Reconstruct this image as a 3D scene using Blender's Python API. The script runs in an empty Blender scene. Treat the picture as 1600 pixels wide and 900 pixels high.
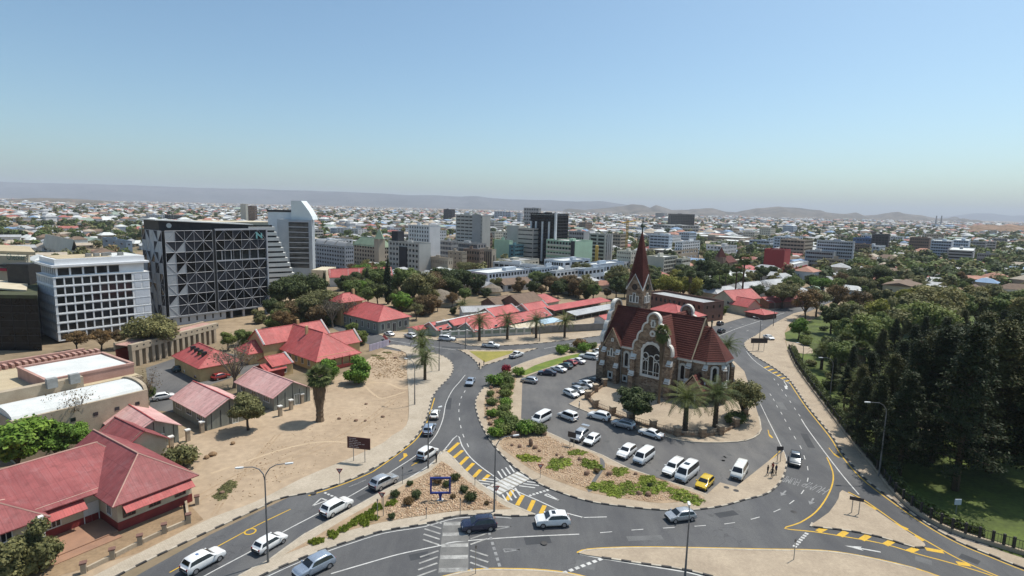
import bpy, math, random
import numpy as np
from mathutils import Vector, Matrix
R = math.radians
random.seed(7); rng = np.random.default_rng(7)
scene = bpy.context.scene
COL = scene.collection

# ------------------------------------------------------------------ camera
CAM_H, FOC, PITCH, ROLL = 41.0, 884.0, R(8.05), R(1.37)
_f = Vector((0, math.cos(PITCH), -math.sin(PITCH)))
_u0 = Vector((0, math.sin(PITCH), math.cos(PITCH))); _r0 = Vector((1, 0, 0))
_r = _r0 * math.cos(ROLL) + _u0 * math.sin(ROLL)
_u = -_r0 * math.sin(ROLL) + _u0 * math.cos(ROLL)
EYE = Vector((0, 0, CAM_H))
cd = bpy.data.cameras.new('camera'); cam = bpy.data.objects.new('camera', cd); COL.objects.link(cam)
cd.sensor_width = 36; cd.lens = FOC / 1600 * 36; cd.clip_start = 1; cd.clip_end = 60000
cam.matrix_world = Matrix(((_r.x, _u.x, -_f.x, 0), (_r.y, _u.y, -_f.y, 0), (_r.z, _u.z, -_f.z, CAM_H), (0, 0, 0, 1)))
scene.camera = cam

# ------------------------------------------------------------------ sky and sun
SUN_EL = R(62); SUN_H = Vector((0.83, 0.56)).normalized()
world = bpy.data.worlds.new('World'); scene.world = world; world.use_nodes = True
wn = world.node_tree.nodes; wl = world.node_tree.links
sky = wn.new('ShaderNodeTexSky'); sky.sky_type = 'NISHITA'; sky.sun_disc = False
sky.sun_elevation = SUN_EL; sky.sun_rotation = math.atan2(SUN_H.x, SUN_H.y)
sky.altitude = 1600; sky.air_density = 1.1; sky.dust_density = 6.0; sky.ozone_density = 1.2
_wb = wn.new('ShaderNodeMix'); _wb.data_type = 'RGBA'; _wb.blend_type = 'MULTIPLY'; _wb.inputs[0].default_value = 1; _wb.inputs[7].default_value = (.82, .98, .97, 1)   # the camera's cool white balance
wl.new(sky.outputs[0], _wb.inputs[6]); wl.new(_wb.outputs[2], wn['Background'].inputs[0]); wn['Background'].inputs[1].default_value = 0.108
sd = bpy.data.lights.new('sun', 'SUN'); sd.energy = 3.5; sd.angle = R(0.53); sd.color = (1.0, 0.95, 0.87)
sun = bpy.data.objects.new('sun', sd); COL.objects.link(sun); sun.location = (60, 40, 200)
_sd = Vector((SUN_H.x * math.cos(SUN_EL), SUN_H.y * math.cos(SUN_EL), math.sin(SUN_EL)))
sun.rotation_euler = _sd.to_track_quat('Z', 'Y').to_euler()
vs = scene.view_settings; vs.view_transform = 'Standard'; vs.look = 'None'; vs.gamma = 1; vs.exposure = 0.5
vs.use_curve_mapping = False
scene.cycles.max_bounces = 6; scene.cycles.diffuse_bounces = 2; scene.cycles.glossy_bounces = 2
scene.cycles.transmission_bounces = 3; scene.cycles.transparent_max_bounces = 4; scene.cycles.volume_bounces = 0
scene.cycles.caustics_reflective = False; scene.cycles.caustics_refractive = False
scene.cycles.use_denoising = True

# ------------------------------------------------------------------ where a pixel of the 1600x900 photograph meets height z
def ray(x, y): return _f + _r * ((x - 800) / FOC) - _u * ((y - 450) / FOC)
def px(x, y, z=0.0):
    d = ray(x, y); t = (z - CAM_H) / d.z
    return EYE + d * t
def at(x, y, Y):
    d = ray(x, y); return EYE + d * (Y / d.y)
def pix(p):
    d = Vector(p) - EYE; k = d.dot(_f); return 800 + FOC * d.dot(_r) / k, 450 - FOC * d.dot(_u) / k
def height(b, ytop):
    lo, hi = -5.0, 120.0
    for _ in range(40):
        m = (lo + hi) / 2
        if pix((b[0], b[1], m))[1] > ytop: lo = m
        else: hi = m
    return lo
def along(c, dvec, x, y):
    """distance from ground point c along dvec (2D) until it lies on the bearing of pixel x,y"""
    d = ray(x, y); n = (d.y, -d.x)
    return -(c[0] * n[0] + c[1] * n[1]) / (dvec[0] * n[0] + dvec[1] * n[1])
def smooth(pts, k=5, closed=False):
    out = []; n = len(pts)
    rngi = range(n if closed else n - 1)
    for i in rngi:
        p = [Vector(pts[(i + j) % n] if closed else pts[min(max(i + j, 0), n - 1)]) for j in (-1, 0, 1, 2)]
        for s in range(k):
            t = s / k
            out.append(0.5 * ((2 * p[1]) + (p[2] - p[0]) * t + (2 * p[0] - 5 * p[1] + 4 * p[2] - p[3]) * t * t + (3 * p[1] - p[0] - 3 * p[2] + p[3]) * t ** 3))
    if not closed: out.append(Vector(pts[-1]))
    return out
def gp(pts, k=5, closed=False, z=0.0):
    """pixel polyline -> smooth ground polyline"""
    w = [px(a, b) for a, b in pts]
    return [Vector((v.x, v.y, z)) for v in (smooth(w, k, closed) if k > 1 else w)]

# ------------------------------------------------------------------ materials
MATS = {}
def nodes(name):
    m = bpy.data.materials.new(name); m.use_nodes = True; MATS[name] = m
    nt = m.node_tree; return m, nt, nt.nodes, nt.links, nt.nodes['Principled BSDF']
def coordsock(nd, lk, kind, scale=(1, 1, 1)):
    mp = nd.new('ShaderNodeMapping'); mp.inputs['Scale'].default_value = scale
    if kind == 'World':
        g = nd.new('ShaderNodeNewGeometry'); lk.new(g.outputs['Position'], mp.inputs[0])
    else:
        t = nd.new('ShaderNodeTexCoord'); lk.new(t.outputs[kind], mp.inputs[0])
    return mp.outputs[0]
def noise(nd, lk, co, scale, detail=4, rough=.55):
    n = nd.new('ShaderNodeTexNoise'); n.inputs['Scale'].default_value = scale; n.inputs['Detail'].default_value = detail
    n.inputs['Roughness'].default_value = rough
    lk.new(co, n.inputs['Vector']); return n.outputs['Fac']
def ramp(nd, lk, fac, stops):
    r = nd.new('ShaderNodeValToRGB'); e = r.color_ramp.elements
    while len(e) < len(stops): e.new(0.5)
    for el, (p, c) in zip(e, stops): el.position = p; el.color = (c[0], c[1], c[2], 1) if len(c) == 3 else c
    lk.new(fac, r.inputs[0]); return r.outputs[0]
def mixc(nd, lk, fac, a, b, mode='MIX'):
    m = nd.new('ShaderNodeMix'); m.data_type = 'RGBA'; m.blend_type = mode
    for s, v in ((0, fac), (6, a), (7, b)):
        if hasattr(v, 'is_output'): lk.new(v, m.inputs[s])
        else: m.inputs[s].default_value = v if s == 0 else (v[0], v[1], v[2], 1)
    return m.outputs[2]
def bump(nd, lk, b, h, strength, dist=.05):
    n = nd.new('ShaderNodeBump'); n.inputs['Strength'].default_value = strength; n.inputs['Distance'].default_value = dist
    lk.new(h, n.inputs['Height']); lk.new(n.outputs[0], b.inputs['Normal'])
def vary(c, f): return tuple(max(0, min(1, x * f)) for x in c)
def mat(name, c, c2=None, scale=.6, rough=.85, kind='Object', bmp=0, metal=0, spec=.3, fine=0, stretch=(1, 1, 1), lo=.35, hi=.65):
    if name in MATS: return MATS[name]
    m, nt, nd, lk, b = nodes(name)
    b.inputs['Roughness'].default_value = rough; b.inputs['Metallic'].default_value = metal
    b.inputs['Specular IOR Level'].default_value = spec
    if c2 is None: c2 = vary(c, .8)
    co = coordsock(nd, lk, kind, stretch)
    n = noise(nd, lk, co, scale, 6, .62)
    col = ramp(nd, lk, n, [(lo, c2), (hi, c)])
    if fine:
        n2 = noise(nd, lk, co, scale * 14, 3)
        col = mixc(nd, lk, 1.0, col, ramp(nd, lk, n2, [(.3, (1 - fine,) * 3), (.7, (1, 1, 1))]), 'MULTIPLY')
    lk.new(col, b.inputs['Base Color'])
    if bmp: bump(nd, lk, b, n, bmp)
    return m
def glass(name, c=(.02, .025, .03), rough=.08, spec=.6):
    if name in MATS: return MATS[name]
    m, nt, nd, lk, b = nodes(name)
    co = coordsock(nd, lk, 'Object'); n = noise(nd, lk, co, .35, 2)
    lk.new(ramp(nd, lk, n, [(.4, vary(c, .6)), (.6, vary(c, 1.5))]), b.inputs['Base Color'])
    b.inputs['Roughness'].default_value = rough; b.inputs['Specular IOR Level'].default_value = spec
    return m
def paint(name, c, metal=0.0):
    if name in MATS: return MATS[name]
    m, nt, nd, lk, b = nodes(name)
    co = coordsock(nd, lk, 'Object'); n = noise(nd, lk, co, 1.2, 4)
    lk.new(ramp(nd, lk, n, [(.35, vary(c, .9)), (.65, c)]), b.inputs['Base Color'])
    lk.new(ramp(nd, lk, n, [(.3, (.22,) * 3), (.7, (.34,) * 3)]), b.inputs['Roughness'])
    b.inputs['Metallic'].default_value = metal; b.inputs['Coat Weight'].default_value = .6; b.inputs['Coat Roughness'].default_value = .08
    return m
def leafmat(name, c1, c2, trans=.25, nscale=.45):
    if name in MATS: return MATS[name]
    m, nt, nd, lk, b = nodes(name)
    g = nd.new('ShaderNodeNewGeometry'); co = coordsock(nd, lk, 'Object')
    oi = nd.new('ShaderNodeObjectInfo')
    col = ramp(nd, lk, g.outputs['Random Per Island'], [(0, c1), (1, c2)])
    n = noise(nd, lk, co, nscale, 3)
    col = mixc(nd, lk, 1.0, col, ramp(nd, lk, n, [(.3, (.6, .62, .6)), (.7, (1.25, 1.2, 1.1))]), 'MULTIPLY')
    col = mixc(nd, lk, 1.0, col, ramp(nd, lk, oi.outputs['Random'], [(0, (.8, .82, .8)), (.5, (1, 1, 1)), (1, (1.2, 1.1, .95))]), 'MULTIPLY')
    lk.new(col, b.inputs['Base Color']); b.inputs['Roughness'].default_value = .65; b.inputs['Specular IOR Level'].default_value = .2
    tr = nd.new('ShaderNodeBsdfTranslucent'); lk.new(col, tr.inputs['Color'])
    mx = nd.new('ShaderNodeMixShader'); mx.inputs[0].default_value = trans
    lk.new(b.outputs[0], mx.inputs[1]); lk.new(tr.outputs[0], mx.inputs[2])
    lk.new(mx.outputs[0], nd['Material Output'].inputs['Surface'])
    return m
def corrugated(name, c, c2, pitch=.25, axis=0, worn=(.42, .30, .28), amt=.5):
    """painted sheet roofing: ribs running down the slope (object axis), sun-faded patches"""
    if name in MATS: return MATS[name]
    m, nt, nd, lk, b = nodes(name)
    co = coordsock(nd, lk, 'Object')
    n = noise(nd, lk, co, .16, 6, .6); st = coordsock(nd, lk, 'Object', (1.6, .25, .25) if axis == 0 else (.25, 1.6, .25))
    n2 = noise(nd, lk, st, 1.1, 5, .65)
    col = ramp(nd, lk, n, [(.36, c2), (.62, c)])
    col = mixc(nd, lk, ramp(nd, lk, n2, [(.52, (0, 0, 0)), (.8, (amt,) * 3)]), col, worn)
    n4 = noise(nd, lk, co, .55, 5, .7); col = mixc(nd, lk, ramp(nd, lk, n4, [(.54, (0, 0, 0)), (.72, (amt,) * 3)]), col, worn)
    n5 = noise(nd, lk, co, .9, 4, .7); col = mixc(nd, lk, 1.0, col, ramp(nd, lk, n5, [(.28, (.72, .7, .7)), (.5, (1, 1, 1))]), 'MULTIPLY')
    br = nd.new('ShaderNodeTexBrick'); br.inputs['Scale'].default_value = 1.0; br.inputs['Brick Width'].default_value = .82 if axis == 0 else 2.7; br.inputs['Row Height'].default_value = 2.7 if axis == 0 else .82
    br.inputs['Color1'].default_value = (1.06, 1.05, 1.05, 1); br.inputs['Color2'].default_value = (.84, .83, .83, 1); br.inputs['Mortar'].default_value = (.62, .58, .58, 1); br.inputs['Mortar Size'].default_value = .022; br.offset = 0; lk.new(co, br.inputs['Vector'])
    col = mixc(nd, lk, .75, col, mixc(nd, lk, 1.0, col, br.outputs['Color'], 'MULTIPLY'))
    w = nd.new('ShaderNodeTexWave'); w.wave_type = 'BANDS'; w.bands_direction = 'X' if axis == 0 else 'Y'; w.inputs['Scale'].default_value = .314 / pitch
    lk.new(co, w.inputs['Vector'])
    col = mixc(nd, lk, 1.0, col, ramp(nd, lk, w.outputs['Fac'], [(0, (.93,) * 3), (.5, (1, 1, 1))]), 'MULTIPLY')
    lk.new(col, b.inputs['Base Color']); b.inputs['Roughness'].default_value = .62; b.inputs['Specular IOR Level'].default_value = .3
    bump(nd, lk, b, w.outputs['Fac'], .2, .02)
    return m

# ------------------------------------------------------------------ objects
def tag(o, label=None, cat=None, group=None, kind=None):
    if label: o['label'] = label
    if cat: o['category'] = cat
    if group: o['group'] = group
    if kind: o['kind'] = kind
    return o
def thing(name, label, cat, loc=(0, 0, 0), rz=0.0, group=None):
    o = bpy.data.objects.new(name, None); COL.objects.link(o); o.empty_display_size = .5
    o.location = loc; o.rotation_euler = (0, 0, rz)
    return tag(o, label, cat, group)
def link(name, me, parent=None, loc=(0, 0, 0), rz=0.0, scale=None):
    o = bpy.data.objects.new(name, me); COL.objects.link(o)
    o.parent = parent; o.location = loc; o.rotation_euler = (0, 0, rz) if not isinstance(rz, tuple) else rz
    if scale: o.scale = scale if isinstance(scale, (tuple, list)) else (scale,) * 3
    return o
def copy_tree(o, parent=None):
    c = o.copy(); COL.objects.link(c)
    if parent: c.parent = parent
    for ch in list(o.children): copy_tree(ch, c)
    return c
class MB:
    def __init__(s): s.v = []; s.f = []; s.m = []; s.k = {}
    def p(s, c):
        key = (round(c[0], 3), round(c[1], 3), round(c[2], 3))
        i = s.k.get(key)
        if i is None: i = len(s.v); s.k[key] = i; s.v.append((c[0], c[1], c[2]))
        return i
    def face(s, pts, m=0):
        ix = [s.p(c) for c in pts]; o = []
        for i in ix:
            if i not in o: o.append(i)
        if len(o) > 2: s.f.append(o); s.m.append(m)
        return s
    def box(s, x0, x1, y0, y1, z0, z1, m=0, mt=None):
        return s.prism([(x0, y0), (x1, y0), (x1, y1), (x0, y1)], z0, z1, m, mt)
    def prism(s, poly, z0, z1, m=0, mt=None, bottom=True):
        n = len(poly)
        for i in range(n):
            a, b = poly[i], poly[(i + 1) % n]
            s.face([(a[0], a[1], z0), (b[0], b[1], z0), (b[0], b[1], z1), (a[0], a[1], z1)], m)
        s.face([(a[0], a[1], z1) for a in poly], m if mt is None else mt)
        if bottom: s.face([(a[0], a[1], z0) for a in reversed(poly)], m)
        return s
    def xprism(s, prof, x0, x1, m=0):          # profile in (y, z) swept along x
        n = len(prof)
        for i in range(n):
            a, b = prof[i], prof[(i + 1) % n]
            s.face([(x0, a[0], a[1]), (x1, a[0], a[1]), (x1, b[0], b[1]), (x0, b[0], b[1])], m)
        s.face([(x0, a[0], a[1]) for a in prof], m); s.face([(x1, a[0], a[1]) for a in reversed(prof)], m)
        return s
    def yprism(s, prof, y0, y1, m=0):          # profile in (x, z) swept along y
        n = len(prof)
        for i in range(n):
            a, b = prof[i], prof[(i + 1) % n]
            s.face([(a[0], y0, a[1]), (b[0], y0, b[1]), (b[0], y1, b[1]), (a[0], y1, a[1])], m)
        s.face([(a[0], y0, a[1]) for a in reversed(prof)], m); s.face([(a[0], y1, a[1]) for a in prof], m)
        return s
    def tube(s, path, r, n=6, m=0, cap=True):
        path = [Vector(p) for p in path]; rs = r if isinstance(r, (list, tuple)) else [r] * len(path)
        rings = []; up = Vector((0, 0, 1))
        for i, p in enumerate(path):
            d = (path[min(i + 1, len(path) - 1)] - path[max(i - 1, 0)]).normalized()
            a = d.cross(up if abs(d.z) < .95 else Vector((1, 0, 0))).normalized(); b = d.cross(a)
            rings.append([p + (a * math.cos(2 * math.pi * k / n) + b * math.sin(2 * math.pi * k / n)) * rs[i] for k in range(n)])
        for i in range(len(rings) - 1):
            for k in range(n): s.face([rings[i][k], rings[i][(k + 1) % n], rings[i + 1][(k + 1) % n], rings[i + 1][k]], m)
        if cap: s.face(list(reversed(rings[0])), m); s.face(rings[-1], m)
        return s
    def lathe(s, prof, n=10, c=(0, 0), m=0):
        for i in range(len(prof) - 1):
            (r0, z0), (r1, z1) = prof[i], prof[i + 1]
            for k in range(n):
                a, b = 2 * math.pi * k / n, 2 * math.pi * (k + 1) / n
                s.face([(c[0] + r0 * math.cos(a), c[1] + r0 * math.sin(a), z0), (c[0] + r0 * math.cos(b), c[1] + r0 * math.sin(b), z0),
                        (c[0] + r1 * math.cos(b), c[1] + r1 * math.sin(b), z1), (c[0] + r1 * math.cos(a), c[1] + r1 * math.sin(a), z1)], m)
        return s
    def mesh(s, name, mats, smooth=False):
        me = bpy.data.meshes.new(name); me.from_pydata(s.v, [], s.f)
        for m in (mats if isinstance(mats, (list, tuple)) else [mats]): me.materials.append(m)
        me.polygons.foreach_set('material_index', s.m)
        if smooth: me.polygons.foreach_set('use_smooth', [True] * len(s.f))
        me.update(); return me
    def build(s, name, mats, parent=None, loc=(0, 0, 0), rz=0.0, smooth=False):
        return link(name, s.mesh(name, mats, smooth), parent, loc, rz)
def tri_mesh(name, V, F, mats, midx=None, smooth=False):
    me = bpy.data.meshes.new(name); n, k = F.shape
    me.vertices.add(len(V)); me.vertices.foreach_set('co', np.ascontiguousarray(V, dtype=np.float32).ravel())
    me.loops.add(n * k); me.loops.foreach_set('vertex_index', np.ascontiguousarray(F, dtype=np.int32).ravel())
    me.polygons.add(n); me.polygons.foreach_set('loop_start', np.arange(0, n * k, k, dtype=np.int32))
    for m in (mats if isinstance(mats, (list, tuple)) else [mats]): me.materials.append(m)
    if midx is not None: me.polygons.foreach_set('material_index', np.asarray(midx, dtype=np.int32))
    if smooth: me.polygons.foreach_set('use_smooth', np.ones(n, dtype=bool))
    me.update(calc_edges=True); me.validate(); return me
KEEP = []                                   # circles (x, y, r) that scattered houses and trees stay clear of
def keep(x, y, r): KEEP.append((x, y, r))
def facade(mb, gl, o, u, W, z0, z1, cols, rows, fw=.6, fh=.55, rec=.25, edge=.0, m=0, sill=.5, skip=None):
    """wall plane from o along unit u with recessed openings; panes go to gl. outward normal = (u.y, -u.x)"""
    nx, ny = u[1], -u[0]
    cw = (W - 2 * edge) / cols; ch = (z1 - z0) / rows
    us = [0.0] + ([edge] if edge else []); vs_ = [z0]
    for i in range(cols):
        a = edge + i * cw; us += [a + cw * (1 - fw) / 2, a + cw * (1 + fw) / 2]
    us += [W]; holes = set()
    off = 1 if edge else 0
    for j in range(rows):
        b = z0 + j * ch; vs_ += [b + ch * (1 - fh) * sill, b + ch * (1 - fh) * sill + ch * fh]
    vs_ += [z1]
    P = lambda a, z, d=0.0: (o[0] + u[0] * a - nx * d, o[1] + u[1] * a - ny * d, z)
    for i in range(len(us) - 1):
        for j in range(len(vs_) - 1):
            a, b, c, d = us[i], us[i + 1], vs_[j], vs_[j + 1]
            if b - a < 1e-4 or d - c < 1e-4: continue
            hole = (i - off) % 2 == 1 and i > off - 0 and j % 2 == 1 and i < len(us) - 1
            if hole and skip and skip((i - off) // 2, j // 2): hole = False
            if not hole: mb.face([P(a, c), P(b, c), P(b, d), P(a, d)], m)
            else:
                for q in ((a, c, b, c), (b, c, b, d), (b, d, a, d), (a, d, a, c)):
                    mb.face([P(q[0], q[1]), P(q[0], q[1], rec), P(q[2], q[3], rec), P(q[2], q[3])], m)
                if gl is not None:
                    if isinstance(gl, list): gl.append([P(a, c, rec), P(b, c, rec), P(b, d, rec), P(a, d, rec)])
                    else: gl.face([P(a, c, rec), P(b, c, rec), P(b, d, rec), P(a, d, rec)])
G1 = (math.cos(R(50)), math.sin(R(50))); G2 = (math.cos(R(140)), math.sin(R(140)))   # the street grid: right-and-away, left-and-away
# ================================================================== ground, roads, pavements
def asphalt(name, c, c2):
    m, nt, nd, lk, b = nodes(name)
    co = coordsock(nd, lk, 'World')
    n = noise(nd, lk, co, .05, 5, .6); n2 = noise(nd, lk, co, 9.0, 3, .7); st = coordsock(nd, lk, 'World', (.5, .12, 1)); n3 = noise(nd, lk, st, .6, 6, .65)
    col = ramp(nd, lk, n, [(.35, c2), (.65, c)])
    col = mixc(nd, lk, 1.0, col, ramp(nd, lk, n2, [(.3, (.8,) * 3), (.7, (1.15,) * 3)]), 'MULTIPLY')
    col = mixc(nd, lk, 1.0, col, ramp(nd, lk, n3, [(.38, (.82, .82, .84)), (.62, (1.08, 1.07, 1.05))]), 'MULTIPLY')
    v = nd.new('ShaderNodeTexVoronoi'); v.feature = 'DISTANCE_TO_EDGE'; v.inputs['Scale'].default_value = .16
    wv = nd.new('ShaderNodeVectorMath'); wv.operation = 'ADD'; nn = nd.new('ShaderNodeTexNoise'); nn.inputs['Scale'].default_value = .5
    lk.new(co, nn.inputs['Vector']); lk.new(co, wv.inputs[0]); sc = nd.new('ShaderNodeVectorMath'); sc.operation = 'SCALE'; sc.inputs['Scale'].default_value = 3.0
    lk.new(nn.outputs['Color'], sc.inputs[0]); lk.new(sc.outputs[0], wv.inputs[1]); lk.new(wv.outputs[0], v.inputs['Vector'])
    crack = ramp(nd, lk, v.outputs['Distance'], [(0, (.62,) * 3), (.012, (1, 1, 1))])
    col = mixc(nd, lk, ramp(nd, lk, n, [(.5, (0, 0, 0)), (.6, (.8,) * 3)]), col, mixc(nd, lk, 1.0, col, crack, 'MULTIPLY'))
    lk.new(col, b.inputs['Base Color']); b.inputs['Roughness'].default_value = .82; b.inputs['Specular IOR Level'].default_value = .25
    bump(nd, lk, b, n2, .25, .01); return m
def paving(name, c, c2, size=.35):
    m, nt, nd, lk, b = nodes(name)
    co = coordsock(nd, lk, 'World'); n = noise(nd, lk, co, .22, 6, .65); n2 = noise(nd, lk, co, 3.0, 4, .6)
    col = ramp(nd, lk, n, [(.33, c2), (.66, c)])
    col = mixc(nd, lk, 1.0, col, ramp(nd, lk, n2, [(.3, (.86,) * 3), (.7, (1.06,) * 3)]), 'MULTIPLY')
    br = nd.new('ShaderNodeTexBrick'); br.inputs['Scale'].default_value = 1 / size; lk.new(co, br.inputs['Vector'])
    br.inputs['Color1'].default_value = (1, 1, 1, 1); br.inputs['Color2'].default_value = (.9, .9, .9, 1); br.inputs['Mortar'].default_value = (.74, .72, .7, 1); br.inputs['Mortar Size'].default_value = .03
    col = mixc(nd, lk, 1.0, col, br.outputs['Color'], 'MULTIPLY')
    lk.new(col, b.inputs['Base Color']); b.inputs['Roughness'].default_value = .9; b.inputs['Specular IOR Level'].default_value = .2
    return m
def ground_mat():
    m, nt, nd, lk, b = nodes('dry_soil')
    co = coordsock(nd, lk, 'World'); n = noise(nd, lk, co, .012, 8, .65); n2 = noise(nd, lk, co, .35, 6, .6); n3 = noise(nd, lk, co, .0012, 6, .6)
    col = ramp(nd, lk, n, [(.3, (.10, .105, .05)), (.45, (.22, .17, .11)), (.62, (.36, .27, .18)), (.8, (.27, .21, .15))])
    col = mixc(nd, lk, ramp(nd, lk, n3, [(.4, (0, 0, 0)), (.65, (.6,) * 3)]), col, (.25, .19, .14))
    col = mixc(nd, lk, 1.0, col, ramp(nd, lk, n2, [(.3, (.75,) * 3), (.7, (1.12,) * 3)]), 'MULTIPLY')
    lk.new(col, b.inputs['Base Color']); b.inputs['Roughness'].default_value = .95; b.inputs['Specular IOR Level'].default_value = .1
    bump(nd, lk, b, n2, .3, .1); return m
M_ground = ground_mat()
M_road = asphalt('road_asphalt', (.118, .118, .119), (.084, .084, .086))
M_lot = asphalt('car_park_asphalt', (.145, .14, .135), (.098, .097, .097))
M_pave = paving('beige_paving', (.47, .385, .285), (.36, .29, .215))
M_pave2 = paving('pale_paving', (.50, .43, .34), (.40, .34, .26), .6)
M_sand = mat('bare_sand', (.46, .35, .24), (.345, .255, .17), .06, .95, 'World', .3, fine=.22)
M_sand2 = mat('yard_soil', (.36, .25, .15), (.25, .17, .10), .15, .95, 'World', .3, fine=.25)
M_gravelbase = mat('gravel_bed', (.44, .32, .21), (.30, .21, .13), .5, .95, 'World', .4, fine=.3)
M_grass = mat('lawn_green', (.20, .24, .035), (.10, .16, .025), .25, .9, 'World', .4, fine=.35)
M_drygrass = mat('lawn_yellow', (.34, .29, .07), (.24, .22, .05), .3, .9, 'World', .4, fine=.3)
M_white = mat('road_paint_white', (.62, .61, .58), (.34, .34, .33), 1.1, .7, 'World', fine=.3, lo=.25, hi=.55)
M_yellow = mat('road_paint_yellow', (.66, .40, .035), (.46, .29, .05), .9, .7, 'World', fine=.25, lo=.25, hi=.55)
M_faint = mat('worn_paint_grey', (.36, .36, .35), (.17, .17, .175), .9, .8, 'World', fine=.4)
M_faint2 = mat('worn_paint_pale', (.48, .47, .44), (.24, .235, .225), .8, .8, 'World', fine=.35)
M_patch0 = mat('raised_table_asphalt', (.19, .185, .175), (.14, .138, .132), .5, .85, 'World', fine=.2)
M_tan = mat('raised_table_tan', (.34, .31, .26), (.25, .235, .20), .5, .85, 'World', fine=.2)
M_kerbdark = mat('kerb_black', (.03, .03, .032), (.075, .07, .065), .8, .8, 'World')
M_kerbpale = mat('kerb_pale', (.46, .41, .33), (.34, .29, .23), .8, .85, 'World')

g = MB(); rad = 26000
g.face([(-rad, -300, 0), (rad, -300, 0), (rad, rad, 0), (-rad, rad, 0)])
ground = tag(g.build('ground', M_ground), kind='structure')
def sheet(name, pts, m, z, parent=None, kind='structure'):
    b = MB(); b.face([(p[0], p[1], z) for p in pts]); o = b.build(name, m, parent)
    n = o.data.polygons[0].normal
    if n.z < 0: o.data.flip_normals()
    if parent is None: tag(o, kind=kind)
    return o
def raised(name, pts, m, h=.15, parent=None):
    pts = [(p[0], p[1]) for p in pts]
    ar = sum(a[0] * b[1] - b[0] * a[1] for a, b in zip(pts, pts[1:] + pts[:1]))
    if ar < 0: pts.reverse()
    o = MB().prism(pts, 0, h, 1, 0, bottom=False).build(name, [m, M_kerbpale], parent)
    return tag(o, kind='structure') if parent is None else o
_ks = {}
def kerb(parent, pts, n0=0, piece=1.15, h=.17, inset=.1, plain=False):
    """kerb stones laid end to end along a polyline, painted black and pale in turn"""
    if not _ks:
        for k, m in (('d', M_kerbdark), ('p', M_kerbpale)): _ks[k] = MB().box(-.56, .56, -.13, .13, 0, 1, 0).mesh('kerb_stone', m)
    acc = piece / 2; i = 0
    for a, b in zip(pts, pts[1:]):
        L = (b - a).length
        while acc <= L:
            p = a.lerp(b, acc / L); an = math.atan2(b.y - a.y, b.x - a.x)
            o = link('kerb_stone', _ks['p' if plain or i % 2 else 'd'], parent, (p.x, p.y, 0), an, (piece * .98 / 1.12, 1, h)); i += 1; acc += piece
        acc -= L
def ribbon(name, pts, w, m, z=.042, parent=None):
    b = MB(); n = len(pts); L = []; Rr = []
    for i, p in enumerate(pts):
        d = (pts[min(i + 1, n - 1)] - pts[max(i - 1, 0)]); d = Vector((d.x, d.y)).normalized()
        L.append((p.x - d.y * w / 2, p.y + d.x * w / 2, z)); Rr.append((p.x + d.y * w / 2, p.y - d.x * w / 2, z))
    for i in range(n - 1): b.face([Rr[i], Rr[i + 1], L[i + 1], L[i]])
    return b.build(name, m, parent)
def line(pp, w=.16, m=None, k=5, name='line_marking', z=.042, par=None): return ribbon(name, gp(pp, k), w, m or M_white, z, par or road)
def dashes(pp, L=2.4, w=.15, m=None, z=.042):
    """one dash at every pixel point, lying along the run of points"""
    w3 = [px(*p) for p in pp]
    for i, p in enumerate(w3):
        d = (w3[min(i + 1, len(w3) - 1)] - w3[max(i - 1, 0)]).normalized()
        ribbon('dash_marking', [p - d * L / 2, p + d * L / 2], w, m or M_white, z, road)
def bar(a, b, w, m=None, name='hatch_marking', z=.044, par=None): return ribbon(name, [px(*a), px(*b)], w, m or M_yellow, z, par or road)
def broken(a, b, n, w=.45, m=None, duty=.62):
    A, B = px(*a), px(*b)
    for i in range(n): ribbon('stop_dash', [A.lerp(B, i / n), A.lerp(B, (i + duty) / n)], w, m or M_white, .043, road)
def poly_mark(name, pts, m, z=.044): return sheet(name, [px(*p) for p in pts], m, z, road)
def arrow(p, q, kind='straight', m=None, s=1.0):
    A, B = px(*p), px(*q); d = (B - A).normalized(); n = Vector((-d.y, d.x, 0)); L = (B - A).length
    P = lambda a, b: A + d * (a * L) + n * (b * s)
    if kind == 'straight': pts = [P(0, -.12), P(.55, -.12), P(.5, -.45), P(1, 0), P(.5, .45), P(.55, .12), P(0, .12)]
    elif kind == 'bend': pts = [P(0, -.12), P(.5, -.12), P(.62, -.6), P(.5, -.75), P(.98, -.95), P(.95, -.2), P(.82, -.4), P(.7, .12), P(0, .12)]
    else: pts = [P(0, -.12), P(.75, -.12), P(.95, .5), P(.9, 1.0), P(.62, .45), P(.5, .15), P(0, .12)]
    b = MB(); b.face([(v.x, v.y, .044) for v in pts]); o = b.build('arrow_marking', m or M_white, road)
    if o.data.polygons[0].normal.z < 0: o.data.flip_normals()

road = sheet('road', gp([(60, 985), (150, 935), (330, 835), (470, 768), (560, 735), (620, 700), (645, 672), (655, 640), (668, 612), (690, 592), (690, 570), (660, 555), (600, 545), (560, 533),
    (505, 505), (520, 500), (560, 508), (600, 522), (700, 531), (760, 536), (860, 530), (960, 517), (1040, 510), (1105, 507), (1150, 496), (1205, 483), (1260, 466), (1330, 444), (1345, 452),
    (1240, 497), (1185, 531), (1190, 546), (1228, 578), (1260, 610), (1312, 680), (1370, 744), (1450, 806), (1530, 847), (1620, 882), (1760, 935), (1760, 1010), (900, 1010), (60, 1010)], 1), M_road, .03)

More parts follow.
